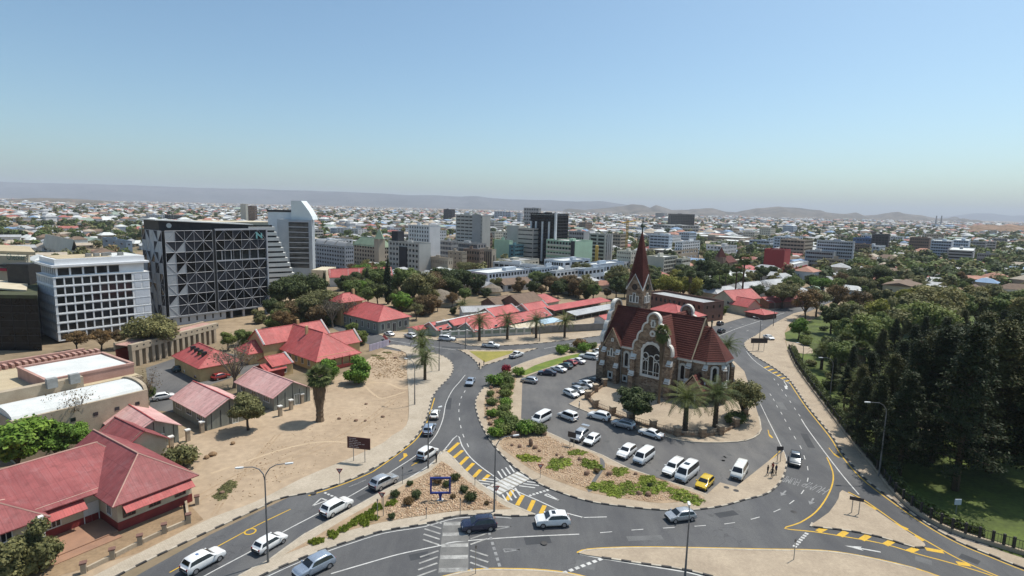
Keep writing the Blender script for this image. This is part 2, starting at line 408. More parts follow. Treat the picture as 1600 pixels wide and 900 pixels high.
# pavements and islands (outlines traced in the photograph, laid on the ground)
K_left = [(150, 926), (185, 900), (290, 848), (400, 797), (437, 780), (482, 771), (507, 764), (532, 756), (565, 742), (585, 731), (607, 719), (630, 702), (648, 685), (660, 667), (669, 645), (675, 622), (687, 605), (702, 590), (708, 576), (704, 565), (690, 556), (670, 550), (640, 542), (615, 539)]
pave_left = raised('pavement', gp(K_left) + gp([(600, 541), (634, 552), (636, 582), (639, 632), (635, 665), (612, 682), (595, 695), (540, 720), (475, 747), (400, 785), (332, 810), (225, 862), (120, 915)], 3), M_pave2)
kerb(pave_left, gp(K_left))
sheet('vacant_lot', gp([(120, 915), (225, 862), (332, 810), (400, 785), (475, 747), (540, 720), (595, 695), (612, 682), (635, 665), (639, 632), (636, 582), (634, 552), (612, 541), (560, 570), (490, 608), (420, 640), (330, 668), (270, 690), (255, 720), (290, 790), (200, 850), (60, 915)], 2), M_sand, .012)
M_track = mat('sand_track', (.42, .31, .20), (.35, .25, .16), .8, .95, 'World', fine=.3); M_foot = mat('trodden_sand', (.51, .39, .265), (.45, .335, .22), .5, .95, 'World', fine=.2); vlot = bpy.data.objects['vacant_lot']
for k_, (pp, w_, m_) in enumerate((([(300, 790), (380, 745), (470, 715), (560, 672), (625, 620)], .32, M_track), ([(296, 783), (376, 739), (466, 709), (556, 667), (620, 617)], .32, M_track), ([(330, 806), (360, 760), (400, 715), (430, 680)], .3, M_track), ([(338, 803), (368, 757), (408, 712), (438, 678)], .3, M_track), ([(560, 600), (600, 598), (625, 607), (637, 607)], .7, M_foot), ([(634, 612), (600, 622), (585, 617), (570, 603)], .5, M_foot), ([(585, 700), (520, 690), (450, 700), (330, 740)], .55, M_foot))): ribbon('wheel_track' if m_ is M_track else 'footpath', gp(pp, 6), w_, m_, .016 + .001 * k_, vlot)
sheet('yard', gp([(40, 915), (225, 862), (318, 812), (298, 790), (275, 700), (200, 690), (0, 800), (-60, 915)], 1), M_sand2, .02)
K_north = [(520, 497), (566, 511), (600, 526), (637, 529), (675, 531), (712, 536), (730, 540), (755, 541), (790, 540), (850, 536), (900, 530), (945, 524), (1020, 517), (1075, 513), (1112, 511), (1150, 500), (1200, 487), (1245, 474), (1330, 447)]
pave_north = raised('pavement', gp(K_north) + gp([(1325, 440), (1240, 462), (1200, 474), (1150, 486), (1108, 492), (1060, 500), (940, 517), (830, 523), (700, 530), (640, 520), (590, 515), (545, 497)], 2), M_pave)
kerb(pave_north, gp(K_north[3:12]), piece=1.6)
T = [(717, 547), (730, 547), (770, 548), (807, 547), (840, 544.5), (820, 551), (800, 557), (775, 566), (757, 571), (750, 577), (745, 567), (735, 557), (725, 551)]
isl_t = raised('traffic_island', gp(T, 1), M_pave); kerb(isl_t, gp(T + T[:1], 1), piece=1.3)
sheet('lawn', gp([(733, 549.5), (770, 550), (805, 549), (797, 553.5), (775, 561), (758, 567), (748, 560)], 1), M_drygrass, .165)
# the church island: kerb outline, car park cut into it
K_ch = [(1229, 722), (1227, 735), (1220, 752), (1200, 771), (1162, 782), (1125, 792), (1075, 798), (1025, 797), (975, 792), (925, 785), (880, 772), (840, 755), (800, 727), (772, 697), (756, 672), (746, 648), (744, 625), (760, 602), (780, 587), (807, 572), (840, 560), (870, 552), (900, 546), (935, 538), (985, 531), (1040, 528), (1090, 533), (1120, 545), (1140, 559), (1163, 581)]
LOT = [(1225, 706), (1200, 722), (1150, 762), (1125, 755), (1104, 774), (1082, 765), (1032, 750), (980, 732), (940, 712), (890, 692), (855, 676), (840, 668), (814, 656), (815, 630), (816, 600), (822, 589), (860, 575), (900, 562), (935, 552), (948, 549)]
FORE = [(948, 549), (930, 606), (889, 632), (920, 645), (955, 657), (1000, 672), (1035, 682), (1065, 689), (1100, 692), (1150, 691), (1177, 685), (1189, 672), (1185, 650), (1175, 618), (1163, 581)]
ch_island = raised('church_island', gp(K_ch, 4) + gp(FORE[::-1], 1)[1:-1] + gp(LOT[::-1], 1), M_pave)
kerb(ch_island, gp(K_ch[:19], 4)); kerb(ch_island, gp(K_ch[18:24], 4), plain=True); kerb(ch_island, gp(FORE[2:13], 2), plain=True, piece=1.4); kerb(ch_island, gp(LOT[4:13], 1), plain=True, piece=1.4)
sheet('car_park', gp(LOT + FORE[1:13] + [(1196, 645), (1212, 672)], 1), M_lot, .036)
sheet('lawn', gp([(806, 588), (835, 572), (870, 561), (905, 553), (925, 550), (915, 556), (880, 567), (850, 577), (822, 587)], 2), M_grass, .165)
sheet('garden_bed', gp([(764, 612), (777, 600), (797, 590), (808, 588), (798, 625), (797, 655), (822, 672), (800, 690), (782, 692), (768, 672), (757, 650), (757, 628)], 2, True), M_gravelbase, .165)
sheet('garden_bed', gp([(779, 694), (815, 682), (852, 680), (875, 695), (920, 707), (940, 719), (950, 727), (1000, 740), (1040, 752), (1075, 768), (1102, 780), (1050, 787), (1012, 786), (925, 772), (887, 759), (837, 739), (800, 714)], 2, True), M_gravelbase, .170)
sheet('garden_path', gp([(937, 717), (943, 720), (945, 732), (932, 752), (925, 769), (917, 767), (930, 745), (938, 730)], 2, True), M_lot, .176)
MED = [(695, 705), (725, 735), (750, 757), (782, 780), (812, 795), (838, 806), (800, 807), (770, 805), (712, 807), (662, 820), (600, 830), (550, 845), (500, 862), (450, 882), (400, 905), (330, 945), (300, 960), (330, 925), (400, 887), (420, 877), (475, 837), (525, 810), (575, 782), (625, 755), (667, 735), (682, 718)]
med = raised('traffic_island', gp(MED, 1), M_pave2); kerb(med, gp(MED[5:16], 3)); kerb(med, gp(MED[17:] + MED[:6], 2), plain=True)
sheet('garden_bed', gp([(690, 722), (712, 738), (745, 764), (790, 793), (800, 797), (760, 798), (715, 800), (670, 806), (600, 817), (540, 832), (500, 846), (445, 868), (490, 842), (540, 812), (600, 778), (640, 754), (672, 738)], 2, True), M_gravelbase, .165)
TRI = [(1316, 767), (1350, 787), (1395, 817), (1425, 837), (1444, 850), (1443, 856), (1425, 855), (1375, 840), (1325, 830), (1272, 824), (1269, 820), (1295, 802), (1310, 780)]
tri = raised('traffic_island', gp(TRI, 2, True), M_pave); kerb(tri, gp(TRI[5:11], 3))
BOT = [(905, 866), (920, 861), (975, 858), (1050, 858), (1200, 861), (1287, 863), (1350, 872), (1425, 889), (1480, 908), (1600, 960), (1300, 960), (1160, 915), (1075, 892), (1007, 882), (940, 872)]
bot = raised('traffic_island', gp(BOT, 2, True), M_pave); kerb(bot, gp(BOT[:8], 3), plain=True); kerb(bot, gp(BOT[11:], 3)[::-1])
SOU = [(560, 1005), (640, 935), (690, 905), (743, 893), (800, 892), (850, 894), (905, 902), (1000, 930), (1100, 970), (1120, 1005)]
sou = raised('pavement', gp(SOU, 2), M_pave); kerb(sou, gp(SOU[1:8], 3), plain=True)
K_right = [(1205, 508), (1180, 525), (1164, 535), (1166, 545), (1178, 556), (1200, 569), (1221, 583), (1237, 598), (1262, 635), (1300, 682), (1320, 713), (1350, 747), (1395, 782), (1450, 820), (1500, 848), (1550, 869), (1600, 889), (1700, 925)]
IN_right = [(1700, 905), (1600, 874), (1550, 858), (1487, 838), (1440, 813), (1400, 780), (1372, 744), (1325, 685), (1295, 645), (1265, 605), (1245, 577), (1232, 552), (1226, 520), (1240, 500), (1262, 486)]
pave_r = raised('pavement', gp(K_right) + gp(IN_right + [(1240, 490)], 2), M_pave); kerb(pave_r, gp(K_right[1:]))
sheet('park_lawn', gp(IN_right[:13] + [(1330, 470), (1500, 470), (1750, 560), (1900, 800), (1900, 905)], 1), mat('park_lawn_green', (.12, .16, .03), (.06, .08, .02), .12, .9, 'World', .4, fine=.35), .01)
sheet('park_path', gp([(1440, 655), (1478, 662), (1512, 684), (1500, 690), (1470, 683), (1425, 662)], 2, True), M_pave, .03)
sheet('park_path', gp([(1228, 533), (1262, 540), (1270, 552), (1240, 550)], 2, True), M_pave, .03)
sheet('forecourt_yard', gp([(235, 640), (228, 575), (318, 545), (400, 560), (410, 575), (300, 610), (275, 645)], 1), M_lot, .02)
sheet('private_yard', gp([(875, 519), (945, 513), (960, 488), (905, 497), (880, 508)], 1), M_pave, .02)

# painted markings
line([(727, 586), (718, 597), (707, 610), (697, 630), (692, 655), (683, 677), (670, 694), (650, 712), (607, 740), (560, 768), (502, 800), (445, 830), (397, 859), (322, 899), (270, 930)])
dashes([(726, 612), (721, 621), (718, 632), (717, 642), (718, 655), (720, 667), (724, 681), (731, 696)], 1.5)
line([(630, 752), (670, 728), (692, 706), (714, 681), (722, 697), (735, 715), (752, 730), (770, 743), (800, 764), (840, 782), (880, 800), (912, 809)], .2, k=3)
line([(600, 530), (640, 537), (670, 541), (712, 547)], .18); line([(850, 545), (880, 539), (905, 535)], .18); line([(908, 809), (948, 808)], .16)
def offset(pts, d):
    out = []
    for i, p in enumerate(pts):
        t = (pts[min(i + 1, len(pts) - 1)] - pts[max(i - 1, 0)]).normalized(); out.append(p + Vector((-t.y, t.x, 0)) * d)
    return out
ribbon('line_marking', offset(gp(K_ch[1:22], 4), -.55), .18, M_white, .042, road)
line([(1200, 656), (1219, 694), (1227, 712), (1229, 722)], .16); line([(1172, 598), (1200, 656)], .12)
line([(517, 897), (575, 880), (625, 866), (687, 853), (712, 847), (800, 840), (905, 835)], .18)
ribbon('line_marking', offset(gp(MED[6:15], 3), .5), .14, M_white, .042, road)
dashes([(947, 832), (996, 828), (1045, 825), (1094, 822), (1140, 818), (1180, 810), (1214, 798), (1237, 785), (1254, 769), (1262, 750), (1262, 732), (1257, 715), (1251, 699), (1242, 684), (1234, 670), (1227, 657), (1221, 646), (1214, 635), (1209, 625), (1204, 617)], 1.6, .13)
dashes([(1249, 649), (1242, 639), (1235, 628), (1228, 618), (1222, 610), (1216, 601), (1210, 593)], 1.4, .13)
line([(1252, 655), (1265, 675), (1310, 735), (1342, 773)], .18)
line([(1108, 531), (1126, 524), (1150, 514), (1180, 504), (1225, 489)], .2); dashes([(1122, 518), (1142, 512), (1160, 507), (1180, 501)], 1.8, .14)
dashes([(1168, 517), (1190, 508), (1215, 500)], 1.8, .14)
ribbon('line_marking', offset(gp(K_right[7:], 4), -.5), .2, M_yellow, .042, road)
line([(1292, 715), (1301, 737), (1301, 755), (1292, 777), (1275, 800), (1250, 817), (1226, 826), (1270, 831), (1320, 839), (1380, 850), (1437, 867), (1482, 879), (1547, 899), (1600, 920)], .2, M_yellow, 3)
line([(1325, 769), (1355, 785), (1412, 825), (1450, 847), (1500, 875), (1555, 899), (1610, 920)], .22, M_yellow, 3)
for a, b in (((1289, 825.5), (1278, 831)), ((1322, 831), (1312, 838)), ((1357, 837), (1346, 844)), ((1395, 845), (1383, 852)), ((1432, 857), (1420, 862)), ((1446, 858), (1474, 863)), ((1495, 880), (1515, 883)), ((1428, 838), (1444, 845)), ((1345, 785), (1368, 797)), ((1395, 818), (1418, 828))): bar(a, b, .75)
for i in range(6): bar((1194 + i * 6.6, 575 + i * 4.2), (1202 + i * 6.2, 572.5 + i * 4.4), .6)
line([(1166, 549), (1178, 563), (1200, 579), (1218, 590), (1234, 600)], .16)
ribbon('line_marking', offset(gp(BOT[:9], 3), .35), .22, M_yellow, .042, road); ribbon('line_marking', offset(gp(SOU[2:8], 3), .35), .22, M_yellow, .042, road)
line([(905, 866), (940, 873), (1007, 884), (1075, 895), (1110, 905)], .2)
line([(1200, 722.5), (1219, 705)], .16, M_yellow, 1)
line([(265, 895), (335, 857), (400, 822), (454, 796)], .16, M_yellow); line([(482, 775), (533, 758), (575, 741), (592, 731), (627, 706), (650, 687), (664, 667), (672, 645), (679, 622)], .2, M_yellow)
for a, b in (((717, 692), (700, 707)), ((723, 704), (707, 717)), ((731, 714), (716, 729)), ((740, 724), (727, 737)), ((751, 734), (739, 747)), ((764, 742), (755, 751)), ((801, 766), (792, 782)), ((817, 774), (808, 790)), ((834, 782), (826, 799)), ((851, 790), (845, 803))): bar(a, b, .62)
def table(P, Q, half, n, m2, m1=None, gap=.5):
    m1 = m1 or M_white
    """a raised crossing: pale bars one after another from P to Q with slanting side strokes"""
    A, B = px(*P), px(*Q); d = (B - A).normalized(); nn = Vector((-d.y, d.x, 0)); L = (B - A).length
    ribbon('raised_table', [A, B], half * 2, M_tan if m1 is M_white else M_patch0, .041, road)
    for i in range(n):
        c = A + d * (L * (i + .5) / n); w = L / n
        ribbon('crossing_bar', [c - d * w * .3, c + d * w * .3], half * 1.9, m1 if i % 2 == 0 else m2, .046, road)
    for sgn in (-1, 1):
        for i in range(n):
            c = A + d * (L * (i + .4) / n) + nn * sgn * (half + .2); k = 1 if i < n / 2 else -1
            ribbon('crossing_stroke', [c, c + nn * sgn * 2.1 - d * k * 1.2], .25, m1, .046, road)
table((713, 815), (708, 896), 1.7, 9, M_patch0, M_faint2)
table((769, 768), (820, 742), 1.5, 8, M_white)
broken((827, 775), (859, 765), 6); broken((880, 896), (944, 872), 7); broken((1241, 855), (1262, 832), 7); broken((764, 832), (782, 889), 7, .35, M_faint); broken((507, 770), (527, 779), 4, .35); broken((1158, 680), (1178, 684), 3, .2, M_faint)
def yield_mark(a, b, c, m):
    P = [px(*q) for q in (a, b, c)]
    for i in range(3): ribbon('yield_marking', [P[i], P[(i + 1) % 3]], .2, m, .043, road)
yield_mark((488, 791), (502, 779), (511, 782), M_white); yield_mark((775, 823), (775, 828), (799, 823), M_faint); yield_mark((787, 858), (789, 863), (812, 859), M_faint); yield_mark((851, 774), (855, 772), (875, 783), M_white)
for i in range(4): bar((545 + i * 5, 761 - i * 2.2), (560 + i * 4, 756 - i * 2), .16, M_faint, 'rumble_stroke')
arrow((624, 721), (640, 709), 'hook', M_yellow); arrow((643, 728), (655, 721), 'straight', M_yellow, .6)
arrow((1376, 863), (1320, 853), 'straight', M_white, 1.0); arrow((1225, 596), (1233, 609), 'bend', M_white, .8)
arrow((1228, 767), (1220, 775), 'straight', M_faint); arrow((1271, 779), (1265, 789), 'straight', M_faint); arrow((1295, 700), (1308, 716), 'hook', M_yellow, .6); arrow((1200, 672), (1203, 685), 'hook', M_yellow, .6)
b = MB(); c0 = px(391, 831)
for k in range(14):
    a0, a1 = 2 * math.pi * k / 14, 2 * math.pi * (k + 1) / 14
    b.face([(c0.x + r_ * math.cos(a), c0.y + r_ * math.sin(a), .043) for r_, a in ((.55, a0), (.75, a0), (.75, a1), (.55, a1))])
b.build('circle_marking', M_yellow, road)
def lettering(name, body, p0, p1, tall, m, parent=None, z=.045, flip=True):
    """painted road lettering from ground point p0 to p1 (reading direction)"""
    cu = bpy.data.curves.new(name, 'FONT'); cu.body = body; cu.size = 1.0; cu.resolution_u = 2
    t = bpy.data.objects.new(name, cu); COL.objects.link(t); bpy.context.view_layer.update()
    me = bpy.data.meshes.new_from_object(t.evaluated_get(bpy.context.evaluated_depsgraph_get())); bpy.data.objects.remove(t)
    xs = [v.co.x for v in me.vertices]; ys = [v.co.y for v in me.vertices]; w, h = max(xs) - min(xs), max(ys) - min(ys)
    for v in me.vertices: v.co.x = (v.co.x - min(xs)) / w; v.co.y = (v.co.y - min(ys)) / h
    me.materials.append(m); me.name = name
    o = link(name, me, parent, (p0.x, p0.y, z), math.atan2(p1.y - p0.y, p1.x - p0.x), ((p1 - p0).length, tall, 1)); return o
for a, b_ in (((1297, 765), (1262, 752)), ((1252, 750), (1227, 743))): lettering('road_lettering', 'HUMP', px(*a), px(*b_), 2.6, M_faint, road)

rp_ = random.Random(2); M_patch = [mat('asphalt_patch_dark', (.06, .062, .066), (.048, .05, .054), .5, .85, 'World', fine=.2), mat('asphalt_patch_pale', (.15, .15, .148), (.12, .12, .12), .5, .85, 'World', fine=.2)]
for x, y, dx, dy, w, k in ((560, 781, 26, -13, 1.3, 0), (700, 640, 2, -18, 1.1, 0), (820, 846, 40, -3, 1.6, 0), (980, 842, 55, -2, 1.0, 1), (1120, 806, 30, -5, 1.2, 0), (1268, 700, -12, -22, 1.2, 0), (1225, 640, -8, -12, 1.4, 1), (640, 872, 30, -6, 1.2, 0), (900, 880, 30, 6, 1.4, 1), (1500, 868, 30, 12, 1.3, 0), (780, 585, 24, -9, 1.2, 0), (690, 542, 30, 2, 1.4, 0), (300, 905, 40, -22, 1.1, 0), (1430, 872, 26, 8, 1.2, 1)): ribbon('asphalt_patch', [px(x, y), px(x + dx * .5, y + dy * .5), px(x + dx, y + dy)], w, M_patch[k], .034, road)
M_stain = mat('oil_stain', (.07, .069, .068), (.10, .098, .096), 2.5, .7, 'World')
for k in range(26):
    x, y = rp_.choice(((906, 690), (979, 716), (1006, 723), (1040, 735), (1100, 762), (846, 662), (887, 658), (940, 658), (975, 670), (870, 590), (905, 575), (1150, 742), (930, 690), (960, 690), (1000, 700), (1080, 715), (1130, 715), (860, 620))); c_ = px(x + rp_.uniform(-14, 14), y + rp_.uniform(-6, 6)); r0_ = rp_.uniform(.25, .7); a0_ = rp_.uniform(0, 6)
    sheet('oil_stain', [(c_.x + r0_ * rp_.uniform(.6, 1.2) * math.cos(a0_ + t * .7), c_.y + r0_ * rp_.uniform(.6, 1.3) * math.sin(a0_ + t * .7)) for t in range(9)], M_stain, .040, road)
for x, y in ((1008, 762), (1090, 735), (700, 600), (850, 850), (1240, 800), (490, 772), (1135, 763), (1150, 768)): c_ = px(x, y); sheet('manhole_cover', [(c_.x + .42 * math.cos(t * .524), c_.y + .42 * math.sin(t * .524)) for t in range(12)], M_kerbdark, .041 if y < 760 or x > 1200 else .158, road)
# ------------------------------------------------------------------ far hills
def hillmat(name, c, c2, sc):
    m, nt, nd, lk, b = nodes(name); co = coordsock(nd, lk, 'World'); n = noise(nd, lk, co, sc, 8, .62); n2 = noise(nd, lk, co, sc * 9, 5, .7)
    col = ramp(nd, lk, n, [(.35, c2), (.62, c)]); col = mixc(nd, lk, 1.0, col, ramp(nd, lk, n2, [(.35, (.6, .65, .6)), (.6, (1.1,) * 3)]), 'MULTIPLY')
    lk.new(col, b.inputs['Base Color']); b.inputs['Roughness'].default_value = 1; b.inputs['Specular IOR Level'].default_value = 0; return m
def hills(name, prof, D, depth, m, amp, seed):
    """a ridge line traced from the skyline, with spurs and gullies running down both sides"""
    r2 = np.random.default_rng(seed); xs = np.array([p[0] for p in prof], float); nx = 220; ny = 26
    X = np.linspace(xs[0], xs[-1], nx); Yp = np.interp(X, xs, [p[1] for p in prof])
    ph = r2.uniform(0, 6.28, 12); V = []
    for j in range(ny):
        t = j / (ny - 1) * 2 - 1                       # -1 near foot, 0 crest, 1 far foot
        for i in range(nx):
            c = at(X[i], Yp[i], D); s = i / nx
            rib = sum(math.sin(s * f + ph[k] + t * (2 + k)) / (k + 1.5) for k, f in enumerate((40, 73, 131, 210)))
            w = max(0, 1 - abs(t)) ** (1.1 + .25 * rib)
            z = max(0, c.z) * w + amp * rib * w * (1 - w) * 2
            k = (D + t * depth * (1 + .15 * math.sin(s * 17 + ph[5]))) / D
            V.append((c.x * k, c.y * k, z - (3 if abs(t) == 1 else 0)))
    F = [(j * nx + i, j * nx + i + 1, (j + 1) * nx + i + 1, (j + 1) * nx + i) for j in range(ny - 1) for i in range(nx - 1)]
    o = link(name, tri_mesh(name, np.array(V), np.array(F), m, smooth=True)); return tag(o, kind='structure')
M_hill = hillmat('mountain_scrub', (.15, .145, .15), (.09, .09, .095), .0011); M_hill2 = hillmat('hill_scrub', (.20, .165, .135), (.10, .09, .075), .002); M_hill3 = hillmat('rocky_hill', (.30, .20, .15), (.16, .12, .085), .008)
hills('mountain', [(-260, 288), (-100, 284), (0, 283), (60, 285), (100, 286), (200, 288), (270, 291), (350, 294), (400, 294), (440, 296), (480, 297), (560, 300), (600, 302), (640, 304), (680, 304), (700, 305.5), (720, 307), (745, 306), (770, 309), (800, 311), (860, 312), (900, 314), (940, 314), (955, 316), (985, 321), (1040, 331), (1100, 338)], 14000, 3500, M_hill, 110, 1)
hills('hills', [(880, 330), (930, 326), (960, 323), (985, 320), (1005, 320), (1016, 324), (1025, 319.5), (1034, 322), (1050, 328), (1080, 327), (1112, 325), (1135, 330), (1150, 331), (1165, 328), (1185, 325), (1215, 322.5), (1250, 324), (1275, 328), (1300, 333), (1320, 334), (1337, 331.5), (1350, 336), (1370, 335), (1392, 332), (1410, 333), (1440, 336), (1465, 341), (1485, 341), (1500, 345), (1540, 352)], 8500, 2200, M_hill2, 75, 2)
hills('mountain', [(1380, 352), (1450, 342), (1490, 337), (1520, 333), (1550, 333), (1580, 337), (1620, 335), (1700, 340), (1800, 345)], 19000, 3000, M_hill, 60, 3)
hills('rocky_hill', [(1455, 377), (1480, 365), (1500, 358), (1520, 352), (1545, 350), (1560, 352), (1580, 350), (1600, 353), (1640, 357), (1690, 362), (1750, 378)], 2100, 420, M_hill3, 9, 4)
hills('far_rise', [(-150, 322), (0, 312), (60, 309), (110, 310), (170, 314), (230, 319), (300, 324), (380, 326)], 4300, 1300, M_hill2, 8, 5)
# ================================================================== the church
def stone(name, c, c2, c3, sc=1.0):
    m, nt, nd, lk, b = nodes(name)
    co = coordsock(nd, lk, 'Object', (1.35 * sc, 1.35 * sc, 2.6 * sc))
    v = nd.new('ShaderNodeTexVoronoi'); v.inputs['Scale'].default_value = 1.0; lk.new(co, v.inputs['Vector'])
    sp = nd.new('ShaderNodeSeparateColor'); lk.new(v.outputs['Color'], sp.inputs[0])
    col = ramp(nd, lk, sp.outputs[0], [(0, c2), (.45, c), (.8, c3), (1, vary(c3, 1.25))])
    e = nd.new('ShaderNodeTexVoronoi'); e.feature = 'DISTANCE_TO_EDGE'; e.inputs['Scale'].default_value = 1.0; lk.new(co, e.inputs['Vector'])
    col = mixc(nd, lk, ramp(nd, lk, e.outputs['Distance'], [(.02, (.75,) * 3), (.07, (0, 0, 0))]), col, (.30, .25, .19))
    n = noise(nd, lk, coordsock(nd, lk, 'Object'), .35, 5); col = mixc(nd, lk, 1.0, col, ramp(nd, lk, n, [(.3, (.78,) * 3), (.7, (1.12,) * 3)]), 'MULTIPLY')
    lk.new(col, b.inputs['Base Color']); b.inputs['Roughness'].default_value = .92; b.inputs['Specular IOR Level'].default_value = .15
    bump(nd, lk, b, e.outputs['Distance'], .6, .06); return m
M_stone = stone('church_sandstone', (.25, .165, .108), (.155, .10, .066), (.33, .235, .16))
M_trim = mat('church_white_trim', (.76, .73, .67), (.60, .57, .51), .7, .8, fine=.12)
def tilemat(name, c, c2):
    m, nt, nd, lk, b = nodes(name); co = coordsock(nd, lk, 'Object')
    n = noise(nd, lk, co, .3, 6, .65); n2 = noise(nd, lk, co, 5.0, 2); col = ramp(nd, lk, n, [(.35, c2), (.65, c)])
    col = mixc(nd, lk, 1.0, col, ramp(nd, lk, n2, [(.35, (.72,) * 3), (.65, (1.15,) * 3)]), 'MULTIPLY')
    lk.new(col, b.inputs['Base Color']); b.inputs['Roughness'].default_value = .8; b.inputs['Specular IOR Level'].default_value = .2
    bump(nd, lk, b, n2, .4, .03); return m
M_tile = tilemat('church_red_tile', (.135, .042, .032), (.088, .027, .022))
M_pane = glass('dark_church_glass', (.012, .013, .016), .25, .4)
M_iron = mat('dark_iron', (.03, .03, .03), (.05, .045, .04), 2, .6)
M_copper = mat('green_copper', (.09, .12, .09), (.05, .06, .05), 2, .6)
church = thing('church', 'brown sandstone church with dark red tiled roofs and tall pointed spire', 'church', (21.9, 134.4, 0), R(-42))
keep(36, 130, 24)
CW = MB()
CW.box(.4, 22.9, 1, 12, 0, 9.2, 0)
APSE = [(22.9, 1.6), (25.8, 1.6), (28.5, 4.4), (28.5, 8.6), (25.8, 11.4), (22.9, 11.4)]
CW.build('nave_wall', M_stone, church)
MB().prism(APSE, 0, 9.2).build('apse_wall', M_stone, church)
def courses(name, A, B, C, D, n, par, mt=M_tile, lip=.11):
    """tiled slope: eave A-B, ridge D-C (above A and B), each course standing proud of the one above"""
    A, B, C, D = map(Vector, (A, B, C, D)); nn = (B - A).cross(D - A).normalized(); m = MB()
    for i in range(n):
        t0, t1 = i / n, (i + 1) / n
        a, b, c, d = A.lerp(D, t0), B.lerp(C, t0), B.lerp(C, t1), A.lerp(D, t1)
        m.face([a + nn * lip, b + nn * lip, c, d]); m.face([a, b, b + nn * lip, a + nn * lip])
    return m.build(name, mt, par)
RZ, EZ = 17.6, 9.3
courses('roof', (.3, .5, EZ), (22.9, .5, EZ), (22.9, 6.5, RZ), (.3, 6.5, RZ), 19, church)
courses('roof', (22.9, 12.5, EZ), (.3, 12.5, EZ), (.3, 6.5, RZ), (22.9, 6.5, RZ), 24, church)
MB().yprism([(.3, 0), (.3, 0)], 0, 0)
MB().xprism([(1.2, 9.2), (11.8, 9.2), (6.5, 17.3)], 22.55, 22.9).build('end_gable', M_stone, church)
MB().tube([(22.95, .6, 9.4), (22.95, 6.5, 17.75), (22.95, 12.4, 9.4)], .16, 4).build('gable_coping', mat('coping_tan', (.45, .36, .24), (.33, .26, .17)), church)
MB().tube([(.3, 6.5, RZ + .05), (22.9, 6.5, RZ + .05)], .17, 5).build('ridge_tile', M_tile, church)
ap = [(22.9, 1.2), (26.0, 1.2), (29.0, 4.2), (29.0, 8.8), (26.0, 11.8), (22.9, 11.8)]
for i in range(5):
    a, b = ap[i], ap[i + 1]; tip = (24.4, 6.5, 16.0)
    up_a, up_b = (tip if i else (22.9, 6.5, 16.0)), (tip if i < 4 else (22.9, 6.5, 16.0))
    courses('apse_roof', (a[0], a[1], EZ), (b[0], b[1], EZ), up_b, up_a, 20, church)
MB().lathe([(.16, 16.0), (.16, 16.9), (.3, 17.1), (.05, 17.6)], 6, (24.4, 6.5)).build('finial', M_copper, church)
def cornice(name, pts, z0, z1, w):
    m = MB()
    for a, b in zip(pts, pts[1:]):
        a, b = Vector((a[0], a[1])), Vector((b[0], b[1])); d = (b - a).normalized(); n = Vector((d.y, -d.x)) * w; e = d * .02
        m.prism([(a - e), (b + e), (b + e + n), (a - e + n)], z0, z1)
    return m.build(name, M_trim, church)
cornice('cornice', [(5.2, 1), (9.9, 1)], 8.75, 9.25, .5); cornice('cornice', [(19.7, 1), (22.9, 1)], 8.75, 9.25, .5); cornice('cornice', APSE[:5], 8.7, 9.25, .45)
# scalloped gables
def arc(x0, z0, x1, z1, k=5): return [(x1 + (x0 - x1) * math.cos(t), z0 + (z1 - z0) * math.sin(t)) for t in [math.pi / 2 * i / k for i in range(k + 1)]]
def scallop(hw, foot, apex):
    h = apex - foot; o = [(hw, foot)]
    o += arc(hw, foot + .07 * h, hw * .80, foot + .27 * h) + arc(hw * .80, foot + .30 * h, hw * .56, foot + .51 * h) + arc(hw * .56, foot + .54 * h, hw * .32, foot + .74 * h)
    o += [(hw * .30, foot + .80 * h)] + [(hw * .32 * math.cos(t), foot + .82 * h + .18 * h * math.sin(t)) for t in [math.pi / 2 * i / 6 for i in range(0, 7)]]
    return o
def gable_front(c, hw, foot, apex, base, place, par):
    """wall with curved gable and its white coping; place maps (u, depth, z) to church coordinates"""
    half = scallop(hw, foot, apex); out = [(c + x, z) for x, z in half] + [(c - x, z) for x, z in reversed(half[:-1])]
    pr = [(c + hw, base)] + out + [(c - hw, base)]; w = MB(); th = .7
    F = [place(x, 0, z) for x, z in pr]; B = [place(x, th, z) for x, z in pr]
    w.face(F); w.face(B[::-1])
    for i in range(len(pr)): j = (i + 1) % len(pr); w.face([F[j], F[i], B[i], B[j]])
    w.build('gable_wall', M_stone, par)
    cp = MB(); big = []
    for i, (x, z) in enumerate(out):
        a, b = out[max(i - 1, 0)], out[min(i + 1, len(out) - 1)]; dx, dz = b[0] - a[0], b[1] - a[1]; L = math.hypot(dx, dz) or 1
        big.append((x + dz / L * .13, z - dx / L * .13, x - dz / L * .25, z + dx / L * .25))
    for q, r in zip(big, big[1:]):
        o0, o1 = (q[0], q[1]), (r[0], r[1]); i0, i1 = (q[2], q[3]), (r[2], r[3])
        P = lambda t, d: place(t[0], d, t[1])
        cp.face([P(o0, -.22), P(i0, -.22), P(i1, -.22), P(o1, -.22)]); cp.face([P(o0, .78), P(o1, .78), P(i1, .78), P(i0, .78)])
        cp.face([P(o0, -.22), P(o1, -.22), P(o1, .78), P(o0, .78)]); cp.face([P(i0, -.22), P(i0, .78), P(i1, .78), P(i1, -.22)])
    cp.build('gable_coping', M_trim, par)
TC, TY = 14.8, -2.0
gable_front(TC, 4.85, 9.7, 18.8, 0, lambda u, d, z: (u, TY + d, z), church)
gable_front(TC, 4.85, 9.7, 18.8, 6, lambda u, d, z: (u, 15.0 - d, z), church)
gable_front(6.5, 6.0, 9.3, 19.2, 0, lambda u, d, z: (-.35 + d, u, z), church)
